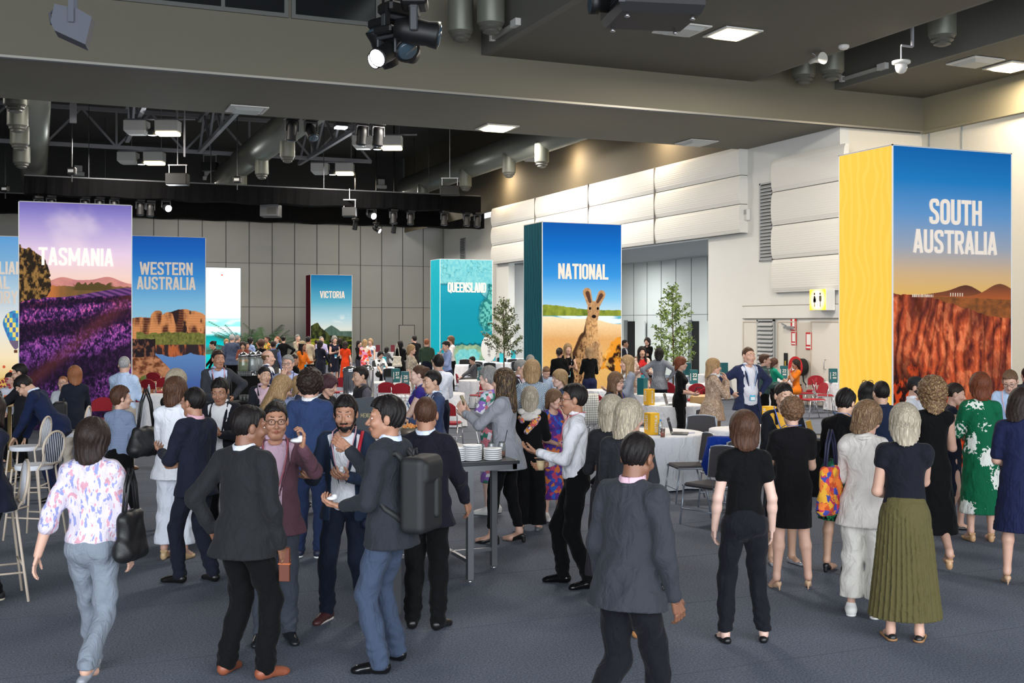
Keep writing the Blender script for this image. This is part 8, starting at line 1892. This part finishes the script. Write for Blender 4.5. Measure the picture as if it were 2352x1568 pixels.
# ------------------------------------------------------------------ what they carry
def hand_pos(p, sd, out=.07, up=0.0, palm=.03):
    S_, E_, W_, hd, pn = p['A'][sd]
    return p['w'](W_+hd*out+pn*palm+np.array([0, 0, up]))
def sdf_thing(name, part, prims, m, loc, rz, label, cat, k=.02, vox=.009, amp=0):
    r = empty(name, loc, rz, label, cat); V, F = nets(field(prims, k), *box_of(prims, .01), vox)
    np_mesh(part, [(V, F)], m, r); return r
def backpack(loc, rz, label, m, h=.46, w=.15, d=.085, straps=True, lean=0):
    r = empty('backpack', loc, rz, label, 'backpack')
    def rbox(Q, c, b, q): 
        D = np.abs(Q-np.array(c, np.float32))-(np.array(b, np.float32)-q); return np.sqrt((np.maximum(D, 0)**2).sum(1))+np.minimum(D.max(1), 0)-q
    V, F = nets(lambda Q: np.minimum(rbox(Q, (0, 0, 0), (w-np.clip(Q[:, 2], 0, 1).mean()*.0, d, h/2), .045), rbox(Q, (0, d*.2, h*.30), (w*.9, d*1.0, h*.17), .05)), (-w-.02, -d*1.3-.02, -h/2-.02), (w+.02, d*1.4+.02, h/2+.02), .009); np_mesh('bag_body', [(V, F)], m, r)
    V, F = nets(lambda Q: rbox(Q, (-w*.25, d*.95, -h*.05), (w*.20, .03, h*.27), .022), (-w, d*.5, -h/2), (w, d*1.5+.03, h/2), .009); np_mesh('front_pocket', [(V, F)], m, r)
    MB().tube([(-.03, -d*.5, h/2-.01), (-.02, -d*.5, h/2+.04), (.02, -d*.5, h/2+.04), (.03, -d*.5, h/2-.01)], .008).build('top_handle', m, r)
    z = MB(); z.tube([(.07, d*.9, -.13), (.078, d*.86, 0), (.06, d*.7, .12)], .003, 6); z.build('zip', mat('zip_grey', (96, 98, 102), .4), r)
    if straps:
        for sx in (1, -1):
            s_ = MB(); s_.tube([(sx*.07, -d+.01, h/2-.06), (sx*.085, -d-.05, h/2+.015), (sx*.105, -d-.16, h/2-.01), (sx*.125, -d-.235, h/2-.10), (sx*.135, -d-.22, h/2-.24), (sx*.14, -d-.10, -.10), (sx*.11, -d+.0, -.17)], [.02]*7, 8); o = s_.build('shoulder_strap', m, r)
    return r
BPM = mat('backpack_black', (28, 29, 31), .65, bump=.1)
def back_of(p, dist, zf): return p['w'](p['T'](0, dist, zf))
backpack(back_of(p5, .135, .655), p5['rz'], 'dark grey hard backpack worn by the person in blue jeans', BPM, .50, .16, .09)
X, Y = pix(880, 8.3); backpack((X, Y, .35), 2.2, 'grey and black backpack held low behind the blue jeans', mat('backpack_grey', (62, 63, 66), .7), .42, .13, .085, False)
X, Y = pix(138, 15.55); backpack((X, Y, .98), 1.5, 'black backpack hung on the back of a cream bar stool', BPM, .46, .15, .09, False)
# black shoulder bag of the white suit, tote of the floral blouse, floral tote, clutch
def tote(loc, rz, label, m, w, h, d, strap, sm=None, soft=.02, name='tote_bag'):
    r = empty(name, loc, rz, label, 'bag'); P_ = [cap((-w/2+d, 0, -h/2+d), (w/2-d, 0, -h/2+d), d), cap((-w/2+d, 0, h/2-d), (w/2-d, 0, h/2-d), d*.5), cap((0, 0, -h/2+d), (0, 0, h/2-d), d*1.1, d*.6, (.42, 1, 1))]
    P_ += [cap((sx*(w/2-d), 0, -h/2+d), (sx*(w/2-d*1.3), 0, h/2-d), d, d*.5) for sx in (1, -1)]
    V, F = nets(lambda Q: field(P_, .05)(Q)+.004*np.sin(Q[:, 2]*40+3*np.sin(Q[:, 0]*22)), *box_of(P_, .02), .009); np_mesh('bag_body', [(V, F)], m, r)
    for k in (-1, 1): MB().tube([(-w*.28, .01*k, h/2-d), (-w*.16, .012*k, h/2+strap*.6), (0, .014*k, h/2+strap), (w*.16, .012*k, h/2+strap*.6), (w*.28, .01*k, h/2-d)], .009, 8).build('bag_strap', sm or m, r)
    return r
LB = mat('bag_black', (20, 20, 22), .5, bump=.15, bscale=60)
T10 = p10['w'](p10['T'](.175, -.01, .66)); tote(T10, p10['rz']+1.35, 'large black shoulder bag hanging from the white suit', LB, .44, .30, .075, .34)
T1 = p1['w'](p1['T'](-.16, .03, .575)); tote(T1, p1['rz']+1.4, 'black tote hanging at the right side of the pink-flecked blouse', LB, .28, .32, .05, .25)
T45 = p45['w'](p45['T'](.150, .02, .585)); tote(T45, p45['rz']+1.2, 'tote bag printed with orange, red and blue dots, hung on the linen jacket', cloth((206, 84, 44), 'floral', ((70, 80, 170), (230, 170, 60), (196, 60, 90), (236, 130, 60)), 1.5), .28, .38, .045, .28, mat('strap_navy', (30, 32, 60), .6))
T19 = p19['w'](p19['T'](-.02, -.20, .49)); tote(T19, p19['rz'], 'black leather clutch held by the navy blazer at the left edge', LB, .30, .22, .03, .03)
# crossbody strap of the bearded one
r = empty('satchel', (0, 0, 0), 0, 'navy satchel with a red-striped strap across the bearded person', 'bag')
pts = [p4['w'](p4['T'](.075, .05, .835)), p4['w'](p4['T'](.082, -.03, .845)), p4['w'](p4['T'](.078, -.085, .77)), p4['w'](p4['T'](.085, -.095, .66)), p4['w'](p4['T'](.11, -.07, .56))]
MB().tube([tuple(q) for q in pts], .014, 6).build('bag_strap', mat('strap_red', (170, 26, 44), .6), r)
bd = p4['w'](p4['T'](.125, .0, .485)); V, F = nets(field([cap((-.10, 0, -.07), (.10, 0, -.07), .045), cap((-.10, 0, .07), (.10, 0, .07), .04)], .06), (-.17, -.07, -.14), (.17, .07, .14), .01)
o = np_mesh('bag_body', [(V, F)], mat('satchel_navy', (28, 34, 58), .6), r); o.location = bd; o.rotation_euler = (0, 0, p4['rz']+1.3)
# cream tote of the black coat
X, Y = pix(912, 37.8); tote((X, Y, 1.0), -TH, 'cream cloth tote hanging from the black coat', cloth((214, 206, 190)), .30, .36, .04, .42)
def cup_(loc, label, h=.11, r0=.030, r1=.040, c=(150, 112, 82)):
    r = empty('coffee_cup', loc, 0, label, 'cup'); MB().lathe([(0, 0), (r0, 0), (r1, h), (0, h)], n=24).build('cup_body', mat('kraft_paper', c, .6), r); MB().lathe([(r1*1.06, h-.004), (r1*1.06, h+.006), (r1*.95, h+.016), (r1*.9, h+.014), (0, h+.012)], n=24).build('cup_lid', mat('lid_dark', (44, 38, 36), .4), r)
q = hand_pos(p4, -1, .06, 0, .045); cup_((q.x, q.y, q.z-.055), 'brown paper coffee cup with dark lid in the bearded person\'s hand')
def phone(loc, rz, rx, label, c=(22, 22, 26)):
    r = empty('phone', loc, rz, label, 'phone'); r.rotation_euler = (rx, 0, rz); MB().box(-.038, -.004, -.075, .038, .004, .075, .004).build('phone_body', mat('phone_body', c, .3), r); MB().box(-.034, -.0055, -.07, .034, -.004, .07).build('phone_screen', mat('phone_glass', (24, 28, 32), .08), r)
q = hand_pos(p8, 1, .09, .02, .03); phone((q.x-.07, q.y, q.z), p8['rz']+1.57, 1.2, 'black phone held flat by the smiling person')
q = hand_pos(p30, -1, .12, .04, .02); phone(q, p30['rz'], .5, 'phone raised by the person in the light grey blazer', (84, 84, 60))
def napkin(loc, rz, label, s=.05):
    r = tag(sdf_thing('napkin', 'paper', [ell((0, 0, 0), (s, s*.7, s*.35)), ell((s*.5, 0, s*.3), (s*.5, s*.5, s*.4))], mat('napkin_white', (232, 232, 236), .8), loc, rz, label, 'napkin', .01, .006)); return r
q = hand_pos(p3, 1, .05, 0, .04); napkin(q, 0, 'crumpled white napkin in the raised hand of the mauve jacket')
q = hand_pos(p4, 1, .09, .015, .03); napkin(q, .4, 'white napkin resting on the bearded person\'s open hand', .045)
q = hand_pos(p5, 1, .09, .01, .03); napkin(q, .2, 'white napkin with a snack held by the person with the backpack', .04)
q = hand_pos(p37, -1, .08, 0, .03); cup_((q.x, q.y, q.z-.05), 'pale cup carried by the person in a white shirt', .09, .03, .038, (214, 190, 150))
q = p2['w'](p2['A'][-1][2]+p2['A'][-1][3]*.08+np.array([0, 0, -.03])); r = empty('notebook', (q.x, q.y, q.z), p2['rz']+.4, 'burnt orange notebook held down beside the charcoal suit', 'notebook')
MB().box(-.035, -.012, -.13, .035, .012, .09, .003).build('cover', mat('orange_leather', (92, 40, 18), .5), r); MB().box(-.04, -.014, -.02, .04, .014, -.012).build('elastic_band', mat('elastic_orange', (180, 90, 34), .5), r)
# hat, cap, sunglasses on heads, collar scarf
def on_head(p, name, part, prims, m, label, cat, k=.01, cut=None, vox=None):
    s_ = p['s']; pr = scaled(prims, s_); f = field(pr, k); V, F = nets((lambda Q: np.maximum(f(Q), cut(Q, s_))) if cut else f, *box_of(pr, .01), vox or .008)
    o = np_mesh(part, [(V@p['Hr'].T+p['hc'], F)], m, p['root']); return o
on_head(ph, 'hat', 'straw_hat', [ell((0, .01, .065), (.165, .175, .012)), ell((0, .014, .085), (.088, .10, .065))], mat('straw', (176, 158, 124), .8, bump=.2), '', '', vox=.016)
on_head(pc, 'cap', 'chef_cap', [ell((0, .014, .06), (.088, .108, .078))], mat('cap_black', (16, 16, 20), .8), '', '', cut=lambda Q, s_: .030*s_-Q[:, 2]-.25*Q[:, 1])
g = MB(); w_ = [pc['hc']+pc['Hr']@(np.array(q, np.float32)*1.06) for q in ((-.03, -.1, .075), (-.02, -.098, .098), (-.01, -.1, .075), (.005, -.1, .075), (.012, -.097, .098), (.02, -.1, .078), (.028, -.097, .098), (.035, -.1, .075))]
g.tube(w_, .003, 5); g.build('cap_embroidery', mat('embroidery', (214, 190, 196), .6), pc['root'])
r_ = pg['root']; g = MB()
for sd in (1, -1): g.tube([pg['hc']+pg['Hr']@(np.array((sd*(.034+.026*math.cos(t)), -.045-.01*math.cos(t), .118+.022*math.sin(t)), np.float32)) for t in [2*math.pi*j/12 for j in range(13)]], .0035, 6)
g.build('sunglasses', mat('gloss_frame', (40, 20, 24), .15), r_)
T_ = p34['T']; q_ = [cap(T_(-.085, .0, .818), T_(-.035, .075, .765), .030, .034, (1, 1, 1)), cap(T_(-.035, .075, .765), T_(.02, .085, .70), .034, .030), cap(T_(.085, .0, .818), T_(.05, .07, .775), .030, .030)]
V, F = nets(field(q_, .03), *box_of(q_, .01), .010); np_mesh('patterned_collar', [(V, F)], cloth((110, 108, 150), 'floral', ((206, 90, 90), (226, 160, 60), (60, 50, 80), (200, 190, 200)), 2.6), p34['root'])
q_ = [cap(T_(-.06, .03, .835), T_(.06, .03, .835), .036), ell(T_(0, .055, .80), (.10, .035, .045))]
V, F = nets(field(q_, .03), *box_of(q_, .01), .010); np_mesh('cream_collar', [(V, F)], cloth((206, 200, 194)), p34['root'])
